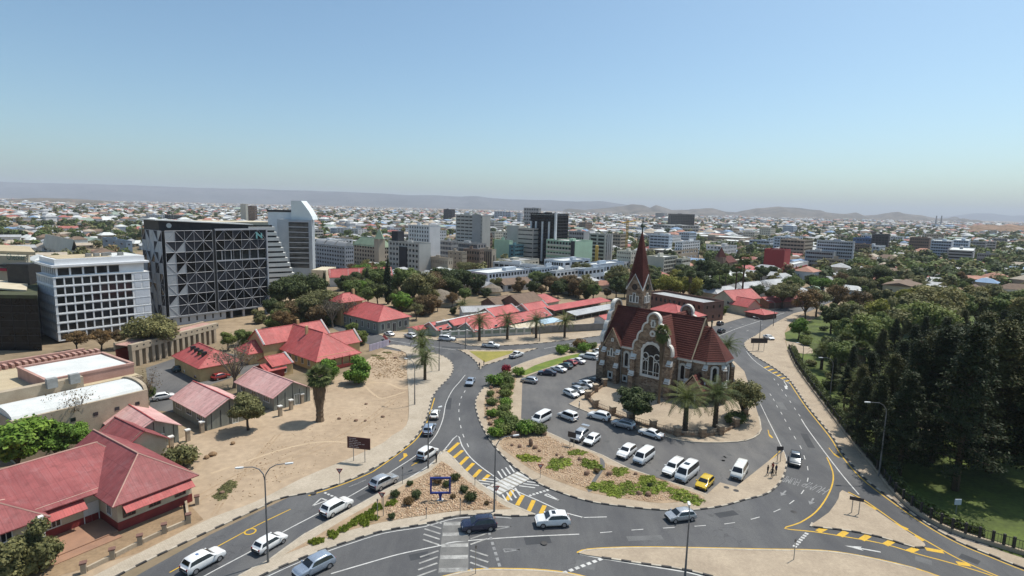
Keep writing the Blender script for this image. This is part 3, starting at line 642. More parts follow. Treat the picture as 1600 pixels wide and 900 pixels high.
for sg in (-1, 1):
    MB().box(TC + sg * 4.85 - (.5 if sg > 0 else 0), TC + sg * 4.85 + (0 if sg > 0 else .5), TY + .7, 1, 0, 9.3).build('transept_wall', M_stone, church)
    e0 = (TC + sg * 4.9, TY + .7, EZ); e1 = (TC + sg * 4.9, 6.0, EZ); r1 = (TC, 6.5, RZ - .1); r0 = (TC, TY + .7, RZ - .1)
    courses('transept_roof', *((e1, e0, r0, r1) if sg < 0 else (e0, e1, r1, r0)), 20, church)
    e0 = (TC + sg * 4.9, 14.3, EZ); e1 = (TC + sg * 4.9, 7.0, EZ); r0 = (TC, 14.3, RZ - .1)
    courses('transept_roof', *((e0, e1, r1, r0) if sg < 0 else (e1, e0, r0, r1)), 20, church)
# west bay with its own gable
MB().yprism([(1.3, 0), (5.2, 0), (5.2, 9.4), (3.3, 13.0), (1.3, 9.4)], 0, 1.2).build('bay_wall', M_stone, church)
courses('bay_roof', (5.55, -.25, 9.1), (5.55, 3.9, 9.1), (3.3, 3.9, 13.3), (3.3, -.25, 13.3), 10, church); courses('bay_roof', (1.0, 3.9, 9.1), (1.0, -.25, 9.1), (3.3, -.25, 13.3), (3.3, 3.9, 13.3), 10, church)
MB().tube([(1.0, -.2, 9.15), (3.3, -.2, 13.35), (5.55, -.2, 9.15)], .15, 4).build('gable_coping', mat('coping_tan', (1, 1, 1)), church)
# windows: white surround, dark pane set back inside it
def outline(kind, hw, z0, z1, k=7):
    if kind == 'arch': return [(-hw, z0), (hw, z0)] + [(hw * math.cos(t), z1 - hw + hw * math.sin(t)) for t in [math.pi * i / (2 * k) for i in range(2 * k + 1)]]
    return [(-hw, z0), (hw, z0), (hw, z1), (-hw, z1)]
def window(kind, c, z0, z1, hw, fr, place, par=church, teeth=True, name='window'):
    inn = outline(kind, hw, z0, z1); ou = []
    cz = (z0 + z1) / 2
    for i, (x, z) in enumerate(inn):
        s = 1.0 + (.35 if teeth and i % 2 else 0)
        dx, dz = x, (z - (z1 - hw) if z > z1 - hw and kind == 'arch' else (z - cz)); L = math.hypot(dx, dz) or 1
        if kind == 'arch' and z > z1 - hw: ou.append((x + dx / L * fr * s, z + dz / L * fr * s))
        else: ou.append((x + math.copysign(fr, x), z + math.copysign(fr, z - cz)))
    m = MB(); n = len(inn); P = lambda t, d: place(c + t[0], d, t[1])
    for i in range(n):
        j = (i + 1) % n
        m.face([P(inn[i], -.2), P(inn[j], -.2), P(ou[j], -.2), P(ou[i], -.2)]); m.face([P(ou[i], -.2), P(ou[j], -.2), P(ou[j], .02), P(ou[i], .02)]); m.face([P(inn[j], -.2), P(inn[i], -.2), P(inn[i], .0), P(inn[j], .0)])
    w = m.build(name, M_trim, par); MB().face([P(t, -.03) for t in inn]).build('pane', M_pane, w)
    return w
near = lambda y0: (lambda u, d, z: (u, y0 + d, z))
window('arch', 6.8, 4.5, 7.7, .45, .42, near(1)); window('sq', 6.6, .9, 1.9, .4, .32, near(1)); window('sq', 3.1, 1.2, 2.3, .38, .32, near(0))
for dx, zt in ((-.75, 7.4), (0, 8.1), (.75, 7.4)): window('sq', 3.2 + dx, 6.5, zt, .2, .18, near(0), teeth=False)
window('sq', 3.3, 10.2, 10.6, .12, .2, near(0), teeth=False)
window('arch', 20.9, 4.5, 7.6, .45, .42, near(1)); window('arch', 25.2, 5.2, 8.1, .45, .42, near(1.6)) if False else None
d1 = Vector((2.7, 2.8)).normalized()
apf = lambda u, d, z: (25.8 + d1.x * u - d1.y * d, 1.6 + d1.y * u + d1.x * d, z)
window('arch', 1.95, 4.7, 7.9, .48, .42, apf)
apg = lambda u, d, z: (28.5 - d, 4.4 + u, z)
window('arch', 2.1, 4.7, 7.9, .48, .42, apg)
# the big transept window with tracery
bw = window('arch', 14.75, 4.6, 11.6, 2.05, .55, near(TY), name='great_window')
tr = MB()
for x in (-1.3, -.68, .68, 1.3): tr.box(14.75 + x - .1 if abs(x) < 1 else 14.75 + x - .02, 14.75 + x + .1 if abs(x) < 1 else 14.75 + x + .02, TY - .2, TY - .05, 4.6, 8.3)
tr.build('mullion', M_trim, bw)
def ring(cx, cz, r, w, y, par, a0=0, a1=2 * math.pi, n=14, name='tracery'):
    m = MB()
    for k in range(n):
        t0, t1 = a0 + (a1 - a0) * k / n, a0 + (a1 - a0) * (k + 1) / n
        q = [(cx + rr * math.cos(t), cz + rr * math.sin(t)) for rr, t in ((r, t0), (r + w, t0), (r + w, t1), (r, t1))]
        m.face([(x, y - .21, z) for x, z in q]); m.face([(x, y - .21, z) for x, z in (q[0], q[3])] + [(x, y - .04, z) for x, z in (q[3], q[0])])
        m.face([(x, y - .21, z) for x, z in (q[2], q[1])] + [(x, y - .04, z) for x, z in (q[1], q[2])])
    return m.build(name, M_trim, par)
ring(14.75, 8.35, .62, .2, TY, bw, 0, math.pi); ring(13.35, 8.9, .62, .18, TY, bw); ring(16.15, 8.9, .62, .18, TY, bw)
ring(13.4, 7.2, .6, .18, TY, bw, 0, math.pi); ring(16.1, 7.2, .6, .18, TY, bw, 0, math.pi); MB().box(12.72, 16.78, TY - .12, TY - .05, 5.35, 5.5).build('glazing_bar', M_trim, bw)
ring(14.75, 14.1, .3, .45, TY, church, name='oculus'); MB().box(14.75 - .45, 14.75 + .45, TY - .22, TY, 15.5, 17.2).box(14.75 - .62, 14.75 + .62, TY - .2, TY, 16.0, 16.7).build('niche_surround', M_trim, church)
MB().face([(14.6, TY - .23, 15.8), (14.9, TY - .23, 15.8), (14.9, TY - .23, 16.9), (14.6, TY - .23, 16.9)]).build('niche', M_pane, church)
# buttresses with white weathered caps
def buttress(x, y, ang, z1, z2, par=church, w=.95):
    t = MB().box(-w / 2, w / 2, -1.25, .05, 0, z1).box(-w / 2, w / 2, -.75, .05, z1, z2).build('buttress', M_stone, par, (x, y, 0), ang)
    for za, d0, d1 in ((z1, 1.4, .7), (z2, .9, .0)):
        MB().xprism([(-d0, za - .35), (-d1, za + .75), (-d1 + .02, za - .35)], -w / 2 - .1, w / 2 + .1).build('buttress_cap', M_trim, t)
for x, y in ((1.2, .05), (5.0, .05), (8.5, 1)): buttress(x, y, 0, 4.4, 7.6)
for x in (10.35, 19.25): buttress(x, TY, 0, 4.2, 8.0, w=1.1)
buttress(22.3, 1, 0, 4.4, 7.7)
for i in (1, 2, 3):
    a, b = Vector(APSE[i]) - Vector((26, 6.5)), 0; an = math.atan2(a.y, a.x) + math.pi / 2
    buttress(APSE[i][0], APSE[i][1], an, 4.2, 7.8, w=.8)
buttress(-.3, 1.3, R(-90), 4.6, 8.0)
# porch in the angle of the apse
MB().yprism([(22.6, 0), (26.4, 0), (26.4, 3.6), (24.5, 6.2), (22.6, 3.6)], -1.6, 1.6).build('porch_wall', M_stone, church)
courses('porch_roof', (26.8, -1.9, 3.5), (26.8, 1.6, 3.5), (24.5, 1.6, 6.6), (24.5, -1.9, 6.6), 8, church); courses('porch_roof', (22.2, 1.6, 3.5), (22.2, -1.9, 3.5), (24.5, -1.9, 6.6), (24.5, 1.6, 6.6), 8, church)
MB().tube([(22.2, -1.85, 3.6), (24.5, -1.85, 6.7), (26.8, -1.85, 3.6)], .13, 4).build('gable_coping', mat('coping_tan', (1, 1, 1)), church)
window('arch', 24.5, .1, 2.6, .6, .25, near(-1.6), name='door')
# tower and spire
TX, TYY, th = 4.25, 9.6, 2.2
tw = MB().box(TX - th, TX + th, TYY - th, TYY + th, 0, 22.0).build('tower', M_stone, church)
for k in range(4):
    an = k * math.pi / 2; ca, sa = math.cos(an), math.sin(an)
    pl_ = lambda u, d, z, ca=ca, sa=sa: (TX + ca * u + sa * (th - d), TYY + sa * u - ca * (th - d), z)
    gpts = [(-th, 22.0), (th, 22.0), (0, 25.6)]; F = [pl_(u, 0, z) for u, z in gpts]; B = [pl_(u, 1.6, z) for u, z in gpts]
    m = MB(); m.face(F)
    m.build('tower_gable', M_stone, church)
    MB().tube([pl_(-th - .15, -.08, 21.85), pl_(0, -.08, 25.75), pl_(th + .15, -.08, 21.85)], .17, 4).build('gable_coping', M_trim, church)
    for dx, zt in ((-.85, 20.3), (0, 21.0), (.85, 20.3)): window('sq', dx, 18.9, zt, .22, .2, pl_, teeth=False, name='belfry_window')
    w = MB(); w.face([pl_(.78 * math.cos(t), -.06, 22.6 + .78 * math.sin(t)) for t in [2 * math.pi * i / 14 for i in range(14)]]); w.build('round_opening', M_pane, church)
sp = MB(); base = [(TX + sx * (th + .1), TYY + sy * (th + .1), 22.0) for sx, sy in ((-1, -1), (1, -1), (1, 1), (-1, 1))]; gab = [(TX, TYY - th - .1, 25.5), (TX + th + .1, TYY, 25.5), (TX, TYY + th + .1, 25.5), (TX - th - .1, TYY, 25.5)]
NS = 26
for k in range(4):
    c, g0, g1 = Vector(base[k]), Vector(gab[k - 1]), Vector(gab[k]); tip = Vector((TX, TYY, 36.6))
    for a, b in ((g0, c), (c, g1)):
        for i in range(NS):
            t0, t1 = i / NS, (i + 1) / NS; o = Vector((a.x + b.x - 2 * TX, a.y + b.y - 2 * TYY, 0)).normalized() * .05 * (1 - t0)
            sp.face([a.lerp(tip, t0) + o, b.lerp(tip, t0) + o, b.lerp(tip, t1), a.lerp(tip, t1)])
sp.build('spire', M_tile, church)
MB().lathe([(.2, 36.0), (.16, 36.9), (.5, 37.1), (.62, 37.45), (.42, 37.8), (.12, 38.0), (.09, 39.5), (0, 39.55)], 8, (TX, TYY)).build('finial', M_copper, church)
MB().box(TX - .45, TX + .45, TYY - .04, TYY + .04, 38.6, 38.72).build('spire_cross', M_iron, church)
for x, y in ((9.2, -.2), (9.2, .9)): MB().tube([(9.75, .85, .1), (9.75, .85, 9)], .07, 5)
for x, y in ((5.4, .86), (9.7, .86), (19.95, .86)): MB().tube([(x, y, .1), (x, y, 8.8)], .07, 5).build('downpipe', M_trim, church)
# ================================================================== houses and halls near the junction
M_red = corrugated('red_sheet_roof', (.46, .10, .092), (.38, .075, .07), .3, 0, (.45, .22, .2), .35)
M_redy = corrugated('red_sheet_roof_cross', (.46, .10, .092), (.38, .075, .07), .3, 1, (.45, .22, .2), .35)
M_old = corrugated('faded_red_sheet', (.30, .085, .083), (.22, .055, .056), .3, 0, (.32, .16, .16), .45)
M_oldy = corrugated('faded_red_sheet_cross', (.30, .085, .083), (.22, .055, .056), .3, 1, (.32, .16, .16), .45)
M_pink = corrugated('pale_pink_sheet', (.62, .37, .34), (.52, .28, .26), .3, 1, (.66, .50, .46), .6)
M_greyroof = corrugated('grey_sheet_roof', (.42, .43, .43), (.34, .35, .36), .3, 0, (.5, .5, .48), .4)
M_brownroof = mat('brown_tile_roof', (.22, .15, .105), (.16, .11, .08), .6, .85, fine=.3)
M_thatch = mat('thatch', (.27, .225, .175), (.18, .15, .115), 1.2, .95, fine=.4, stretch=(1, 1, .3))
M_cream = mat('cream_plaster', (.60, .53, .40), (.50, .43, .31), .5, .88, fine=.1)
M_ochre = mat('ochre_plaster', (.58, .43, .22), (.49, .35, .17), .5, .88, fine=.1)
M_grnwall = mat('green_grey_plaster', (.36, .42, .35), (.29, .34, .28), .5, .88, fine=.1)
M_greywall = mat('grey_green_sheet', (.30, .31, .27), (.23, .235, .20), .5, .8, fine=.15, stretch=(3, 3, .2))
M_whitew = mat('white_plaster', (.74, .73, .69), (.62, .61, .57), .5, .85, fine=.1)
M_redwall = mat('red_plinth', (.26, .045, .04), (.18, .035, .03), .6, .8)
M_brick = mat('brown_brick', (.24, .13, .10), (.17, .095, .075), .8, .9, fine=.3)
M_beige = mat('beige_stone_wall', (.46, .38, .28), (.36, .29, .21), .4, .9, fine=.18)
M_pinkw = mat('pink_plaster', (.48, .29, .24), (.38, .22, .18), .5, .88, fine=.1)
M_flat = mat('white_flat_roof', (.66, .67, .65), (.55, .56, .54), .25, .8, fine=.12)
M_sandroof = mat('sand_flat_roof', (.52, .43, .29), (.43, .35, .23), .3, .9, fine=.2)
M_win = glass('window_glass', (.022, .026, .03), .1, .5)
M_black = mat('shadow_black_metal', (.02, .02, .022), (.035, .034, .033), .8, .6)
M_steel = mat('galvanised_steel', (.34, .35, .35), (.26, .27, .27), 1.5, .45, metal=.6)
M_duct = mat('grey_box_metal', (.30, .30, .29), (.22, .22, .21), 1.2, .6)
def slab(mb, P, t=.14, m=0):
    """thin roof sheet from a 3D polygon, thickness downwards"""
    Q = [Vector((p[0], p[1], p[2] - t)) for p in P]; mb.face(P, m); mb.face(Q[::-1], m)
    for i in range(len(P)): j = (i + 1) % len(P); mb.face([P[j], P[i], Q[i], Q[j]], m)
def roofparts(par, L, W, ez, rise, ov, axis, hip, mats, name='roof', x0=0, y0=0, capm=None):
    """hip or gable roof over [x0,x0+L]x[y0,y0+W]; ridge along axis; each slope a part"""
    if axis == 'x': T = lambda a, b, z: (x0 + a, y0 + b, z); l, w = L, W
    else: T = lambda a, b, z: (x0 + b, y0 + a, z); l, w = W, L
    rz = ez + rise; k = rise / (w / 2); dz = -ov * k; h0, h1 = hip
    o0, o1 = -ov, l + ov
    r0, r1 = (h0 if h0 else -ov), (l - h1 if h1 else l + ov)
    A, B, C, D = (o0, -ov, ez + dz), (o1, -ov, ez + dz), (o1, w + ov, ez + dz), (o0, w + ov, ez + dz); P, Q = (r0, w / 2, rz), (r1, w / 2, rz)
    sl = [([A, B, Q, P], 0), ([C, D, P, Q], 0)]
    if h0: sl.append(([D, A, P], 1))
    if h1: sl.append(([B, C, Q], 1))
    for pts, which in sl:
        pts = [T(*p) for p in pts]
        if axis == 'y': pts = pts[::-1]
        m = MB(); slab(m, [Vector(p) for p in pts], .12)
        m.build(name, mats[which if axis == 'x' else 1 - which], par)
    MB().tube([T(*P), T(*Q)], .13, 5).build('ridge_cap', capm or mats[0], par)
    if h0:
        for c in (A, D): MB().tube([T(*c), T(*P)], .1, 4).build('hip_cap', capm or mats[0], par)
    if h1:
        for c in (B, C): MB().tube([T(*c), T(*Q)], .1, 4).build('hip_cap', capm or mats[0], par)
def walls(par, L, W, ez, rise, axis, hip, m, x0=0, y0=0, z0=0, name='wall'):
    b = MB(); b.box(x0, x0 + L, y0, y0 + W, z0, ez)
    if axis == 'x':
        if not hip[0]: b.xprism([(y0, ez), (y0 + W, ez), (y0 + W / 2, ez + rise)], x0, x0 + .25)
        if not hip[1]: b.xprism([(y0, ez), (y0 + W, ez), (y0 + W / 2, ez + rise)], x0 + L - .25, x0 + L)
    else:
        if not hip[0]: b.yprism([(x0, ez), (x0 + L, ez), (x0 + L / 2, ez + rise)], y0, y0 + .25)
        if not hip[1]: b.yprism([(x0, ez), (x0 + L, ez), (x0 + L / 2, ez + rise)], y0 + W - .25, y0 + W)
    return b.build(name, m, par)
def opening(par, side, u, z0, w, h, L=0, W=0, fm=None, name='window', x0=0, y0=0, gm=None, bars=1):
    """framed opening on a wall: side x0/y0/xL/yW of the footprint"""
    if side == 'x0': T = lambda a, d, z: (x0 - d, y0 + a, z)
    elif side == 'xL': T = lambda a, d, z: (x0 + L + d, y0 + a, z)
    elif side == 'y0': T = lambda a, d, z: (x0 + a, y0 - d, z)
    else: T = lambda a, d, z: (x0 + a, y0 + W + d, z)
    f = MB(); fr = .1
    def plate(mb, a, b, c, d, dep):
        A, B = [T(a, dep, c), T(b, dep, c), T(b, dep, d), T(a, dep, d)], [T(a, -.02, c), T(b, -.02, c), T(b, -.02, d), T(a, -.02, d)]
        mb.face(A)
        for i in range(4): j = (i + 1) % 4; mb.face([A[i], B[i], B[j], A[j]])
    plate(f, u - w / 2 - fr, u - w / 2, z0 - fr, z0 + h + fr, .08); plate(f, u + w / 2, u + w / 2 + fr, z0 - fr, z0 + h + fr, .08)
    plate(f, u - w / 2, u + w / 2, z0 - fr, z0, .12); plate(f, u - w / 2, u + w / 2, z0 + h, z0 + h + fr, .08)
    for i in range(bars): c = u - w / 2 + w * (i + 1) / (bars + 1); plate(f, c - .03, c + .03, z0, z0 + h, .06)
    o = f.build(name, fm or M_whitew, par)
    g_ = MB(); plate(g_, u - w / 2, u + w / 2, z0, z0 + h, .03); g_.build('pane' if name == 'window' else 'door_leaf', gm or M_win, o); return o
def coping(par, L, W, ez, rise, axis, end, m=None, t=.16, x0=0, y0=0):
    m = m or M_whitew
    if axis == 'x':
        x = x0 + (.1 if end == 0 else L - .1); P = [(x, y0 - .3, ez - .1), (x, y0 + W / 2, ez + rise + .2), (x, y0 + W + .3, ez - .1)]
    else:
        y = y0 + (.1 if end == 0 else W - .1); P = [(x0 - .3, y, ez - .1), (x0 + L / 2, y, ez + rise + .2), (x0 + L + .3, y, ez - .1)]
    MB().tube(P, t * 1.5, 4).build('gable_coping', m, par)
def house(name, label, loc, ang, L, W, ez, rise, axis='x', hip=(0, 0), wall=M_cream, roofm=(M_red, M_redy), ov=.5, wins=(), copings=(), cat='house', group=None, wm=None):
    t = thing(name, label, cat, (loc[0], loc[1], 0), R(ang), group); walls(t, L, W, ez, rise, axis, hip, wall); roofparts(t, L, W, ez, rise, ov, axis, hip, roofm)
    for side, u, z0, w, h, *k in wins: opening(t, side, u, z0, w, h, L, W, wm, k[0] if k else 'window')
    for e in copings: coping(t, L, W, ez, rise, axis, e)
    c = Vector((loc[0], loc[1])) + Vector((math.cos(R(ang)), math.sin(R(ang)))) * L / 2 + Vector((-math.sin(R(ang)), math.cos(R(ang)))) * W / 2
    keep(c.x, c.y, (L + W) * .38 + 1.5); return t

# the old bungalow in the corner: front wing, long wing set back, end block
bung = thing('bungalow', 'old bungalow with faded red sheet roof, cream walls and sheet awnings', 'house', (-48.2, 65.3, 0), R(57)); keep(-58, 72, 16)
walls(bung, 9.0, 15.5, 4.3, 3.2, 'y', (4, 4), M_cream); roofparts(bung, 9.0, 17, 4.3, 3.2, .75, 'y', (4.2, 0), (M_old, M_oldy), capm=M_pinkw)
walls(bung, 16, 15, 4.3, 0, 'x', (1, 1), M_cream, -16, 4.9); roofparts(bung, 30, 16, 4.28, 3.05, .7, 'x', (0, 3), (M_old, M_oldy), x0=-24, y0=4.9, capm=M_pinkw)
walls(bung, 8.5, 6, 4.25, 0, 'x', (1, 1), M_cream, -15, 3.3); roofparts(bung, 14, 7, 4.2, 1.9, .6, 'x', (0, 3.2), (M_old, M_oldy), x0=-20.4, y0=3.2, capm=M_pinkw)
MB().box(-.02, 9.02, -.06, 15.2, 0, 1.15).build('plinth', M_redwall, bung); MB().box(-6.5, -.05, 4.84, 5.2, 0, 1.1).build('plinth', M_redwall, bung)
for u in (1.3, 4.3, 7.5): opening(bung, 'y0', u, 1.6, 1.25, 1.25, bars=2, fm=M_brick)
for u, z in ((-10.2, 2.5), (-10.2, .7), (-13, 2.5), (-13, .7)): opening(bung, 'y0', u, z, 1.9, 1.15, bars=3, y0=3.3)
opening(bung, 'y0', -4.9, 1.3, 1.3, 1.3, y0=4.9, bars=2); opening(bung, 'y0', -1.0, .05, 1.5, 2.6, y0=4.9, name='door', gm=M_whitew)
opening(bung, 'x0', 2.2, 1.6, 1.1, 1.3, bars=2)
for a, b, y in ((.4, 8.8, 0), (-6.3, -1.8, 4.9)):
    m = MB(); slab(m, [Vector(p) for p in ((a, y - 1.5, 2.75), (b, y - 1.5, 2.75), (b, y - .02, 3.75), (a, y - .02, 3.75))], .06); aw = m.build('awning', M_red, bung)
    for u in (a + .2, b - .2): MB().tube([(u, y - 1.4, 2.75), (u, y - .05, 1.9)], .05, 4).build('bracket', M_brick, aw)
MB().box(-7.0, -6.4, 2.6, 4.9, 0, 4.2).build('end_pier', M_whitew, bung)
MB().box(-6.3, -.1, -.2, 4.8, 0, .22).build('terrace', mat('terrace_red', (.34, .19, .12), (.26, .15, .10), .4, .9), bung); MB().box(-7.6, -.3, -1.7, -.2, 0, .1).build('step', mat('terrace_red', (1, 1, 1)), bung)
house('outbuilding', 'red roofed outbuilding behind the old bungalow', (-58.0, 80.2), 57, 6.5, 9, 3.6, 2.2, 'y', (0, 0), M_cream, (M_old, M_oldy))
bwall = thing('boundary_wall', 'low cream boundary wall with brick-topped pillars along the pavement', 'wall')
PIL = [(131, 895), (176, 873), (219, 851), (257, 833), (295, 817), (308, 788), (289, 777)]
for a, b in zip(PIL[:5], PIL[1:5]):
    A, B = px(*a), px(*b); d = (B - A).normalized(); n = Vector((-d.y, d.x, 0)) * .14
    MB().prism([A + d * .3 - n, B - d * .3 - n, B - d * .3 + n, A + d * .3 + n], 0, .55).build('wall_panel', M_beige, bwall)
A, B = px(*PIL[4]), px(307, 800); d = (px(*PIL[6]) - A).normalized(); n = Vector((-d.y, d.x, 0)) * .14
MB().prism([A + d * .3 - n, px(*PIL[6]) - n, px(*PIL[6]) + n, A + d * .3 + n], 0, .5).build('wall_panel', M_beige, bwall)
for p in PIL:
    q = px(*p); pl_ = MB().box(-.26, .26, -.26, .26, 0, 1.15).build('pillar', M_beige, bwall, (q.x, q.y, 0), R(30)); MB().box(-.34, .34, -.34, .34, 1.15, 1.3).build('pillar_cap', M_brick, pl_)

# three sheet-roofed sheds beside the sand lot
def shed(label, loc, L, W, ez, rise, rm, extra=0):
    t = house('shed', label, loc, 52, W, L, ez, rise, 'y', (0, 0), M_greywall, rm, .45, cat='shed', group='sheds beside the sand lot')
    for i in range(5): MB().box(W * (i + .5) / 5 - .05, W * (i + .5) / 5 + .05, -.05, .01, .2, ez + (rise * .7 if i == 2 else .2)).build('batten', M_black, t)
    for k in range(3): opening(t, 'x0', L * (k + .6) / 3.2, 1.3, 2.2, 1.0, bars=2)
    opening(t, 'y0', W * .62, .1, 1.0, 2.1, name='door', gm=M_greywall); return t
shed('shed with pale pink and red roof next to the old bungalow', (-60.9, 86.2), 14, 7.4, 3.2, 1.9, (M_redy, M_pink))
shed('shed with faded pink roof and dark shaded yard beside it', (-54.2, 97.0), 14.5, 8.2, 3.0, 2.2, (M_redy, M_pink))
shed('shed with weathered pink roof behind the shaggy palm', (-46.6, 107.6), 15, 8.0, 3.0, 2.2, (M_pink, M_pink))
for i, (x, y) in enumerate(((245, 712), (268, 700), (294, 689), (316, 676), (438, 650), (455, 640), (472, 630))):
    q = px(x, y); t = thing('gate_pillar', 'weathered pale stone pillar standing in the row beside the sheds', 'pillar', (q.x, q.y, 0), R(52), 'pillars by the sheds')
    MB().box(-.3, .3, -.3, .3, 0, 1.9).build('shaft', M_beige, t); MB().box(-.4, .4, -.4, .4, 1.9, 2.1).build('cap', M_whitew, t)

# ochre building with the big red hipped roof
oc = thing('ochre_building', 'ochre colonial building with large red hipped roof and white gable copings', 'building', (-47.0, 134.0, 0), R(50)); keep(-54, 146, 22)
walls(oc, 11, 20, 3.8, 4.4, 'y', (5.5, 0), M_ochre); roofparts(oc, 11, 20, 3.8, 4.4, 1.0, 'y', (6.2, 0), (M_red, M_redy))
walls(oc, 19, 8, 5.0, 3.0, 'x', (0, 0), M_ochre, -5, 17); roofparts(oc, 19, 8, 5.0, 3.0, .3, 'x', (0, 0), (M_red, M_redy), x0=-5, y0=17)
for e in (0, 1): coping(oc, 19, 8, 5.0, 3.0, 'x', e, x0=-5, y0=17)
walls(oc, 7.5, 6, 4.2, 2.6, 'x', (0, 0), M_ochre, 9, 6.2); roofparts(oc, 7.8, 6, 4.2, 2.6, .3, 'x', (0, 0), (M_red, M_redy), x0=9, y0=6.2); coping(oc, 7.8, 6, 4.2, 2.6, 'x', 1, x0=9, y0=6.2)
walls(oc, 5, 7, 2.9, 1.6, 'x', (0, 0), M_ochre, -9.5, 3.5); roofparts(oc, 5, 7, 2.9, 1.6, .3, 'x', (0, 0), (M_red, M_redy), x0=-9.5, y0=3.5); coping(oc, 5, 7, 2.9, 1.6, 'x', 1, x0=-9.5, y0=3.5)
for u in (18.5, 20.8, 23.2): opening(oc, 'x0', u, 1.4, .7, 1.7, x0=-5, y0=0, bars=0, fm=M_ochre)
for u in (4, 7, 10, 13): opening(oc, 'x0', u, 1.0, .9, 1.6, bars=1)
for u in (4.4, 6.4): opening(oc, 'y0', u - 13, .8, .8, 1.5, y0=3.5, bars=0)
for u in (2, 4.2, 6.4, 8.6): MB().box(u - .12, u + .12, -.9, -.66, 0, 3.2).build('veranda_post', M_redwall, oc)
MB().box(0, 11, -.95, -.8, .2, 1.0).build('veranda_rail', M_redwall, oc)
for k, (x, y) in enumerate(((4.2, 12.0), (6.8, 21.0))): MB().box(x - .3, x + .3, y - .3, y + .3, 6, 9.2).build('chimney', M_ochre, oc)
MB().box(15.5, 20, 18.2, 20.2, 3.4, 3.55).build('veranda_roof', M_red, oc)
rr = house('red_house', 'house with bright red roof and four small roof vents by the bare tree', (-70.5, 124.5), 50, 9, 15, 3.6, 2.8, 'y', (3, 3), M_ochre)
for k in range(4): MB().box(2.0 + .1 * k, 3.0 + .1 * k, 3.2 + 2.4 * k, 4.0 + 2.4 * k, 4.9, 6.0).build('roof_vent', M_black, rr)
house('red_house', 'small red roofed house between the vented roof and the ochre building', (-66, 139), 50, 8, 7, 3.2, 2.2, 'x', (2.5, 2.5), M_ochre)
house('tin_shed', 'little red tin shed below the ochre building', (-56.5, 127.5), 50, 4.2, 5.2, 2.2, .9, 'x', (0, 0), M_redwall)
# grey-walled building with red hipped roof, ochre tower block behind it
y2 = thing('corner_building', 'grey-green building with red hipped roof at the street corner', 'building', (-42.2, 176.5, 0), R(50)); keep(-45, 188, 17)
walls(y2, 12.5, 21, 4.6, 0, 'y', (5, 5), M_greywall); roofparts(y2, 12.5, 21, 4.6, 3.4, .6, 'y', (5.5, 5.5), (M_red, M_redy))
for u in (1.6, 3.9, 8.6, 10.9): opening(y2, 'y0', u, 1.3, 1.0, 1.9)
opening(y2, 'y0', 6.2, .1, 1.3, 2.8, name='door', gm=M_black)
for k in range(6): opening(y2, 'x0', 2 + 3.3 * k, 1.3, 1.0, 1.9)
tb = house('tower_house', 'ochre two-storey tower house with red hipped roof and chimney', (-57.5, 188.0), 50, 8.5, 6.0, 8.6, 2.0, 'x', (2.8, 2.8), M_ochre, wins=[('x0', 1.5, 5.8, .9, 1.5), ('x0', 4.2, 5.8, .9, 1.5), ('y0', 2, 5.8, .9, 1.5), ('y0', 5.5, 5.8, .9, 1.5)], ov=.8)
MB().box(6.2, 7, 2.2, 3, 9, 11.8).build('chimney', M_ochre, tb)
# low complex with green-grey walls, red roofs and a balustraded street wall
def wing(label, loc, L, W, ez, rise, cop=(0, 1), wall=M_grnwall, rm=(M_red, M_redy), n=6, ang=50):
    return house('school_wing', label, loc, ang, L, W, ez, rise, 'x', (0, 0), wall, rm, .25, [('y0', L * (i + .5) / n, 1.1, 1.1, 1.5) for i in range(n)], cop, 'building', 'red roofed school wings')
wing('long red roofed wing with white gable nearest the street palms', (-11.8, 175.4), 42, 7.0, 2.0, 2.1)
wing('red roofed wing with long green wall and white coping', (-18.6, 180.6), 20, 5, 2.8, 1.3, (1,))
wing('short red roofed wing end with white gable at the street corner', (-23.6, 175.6), 6.6, 7.0, 2.1, 1.8, n=2)
sc_ = thing('screen_wall', 'long green wall with white coping behind the long red wing', 'wall'); A, B = Vector((-24.0, 177.6)), Vector((-9.0, 198.3)); d = (B - A).normalized(); n = Vector((-d.y, d.x)) * .2
MB().prism([A - n, B - n, B + n, A + n], 0, 4.0).build('panel', M_grnwall, sc_); MB().prism([A - n * 2, B - n * 2, B + n * 2, A + n * 2], 4.0, 4.25).build('coping', M_whitew, sc_); C2 = B + Vector((2.7, -.6)); d2 = (C2 - B).normalized(); n2 = Vector((-d2.y, d2.x)) * .2
MB().prism([B - n2, C2 - n2, C2 + n2, B + n2], 0, 3.2).build('panel', M_grnwall, sc_)
wing('red roofed wing behind the green wall', (-6.5, 198.0), 15, 8, 2.8, 2.0, n=4)
house('red_kiosk', 'small flat red canopy roof on posts at the corner', (-29.5, 174.8), 50, 5.5, 4.6, 2.3, .5, 'x', (0, 0), M_whitew, cat='kiosk')
house('red_house', 'red roofed house with white curved gables behind the long wing', (6.5, 208.5), 50, 13, 7, 2.8, 2.2, 'x', (0, 0), M_grnwall, copings=(0, 1), wins=[('x0', 2, 1, 1, 1.6), ('x0', 5, 1, 1, 1.6)])
house('red_house', 'red hipped house between the brown roofs and the carports', (10.0, 222.0), 50, 15, 9, 3.4, 2.6, 'x', (4, 4), M_cream)
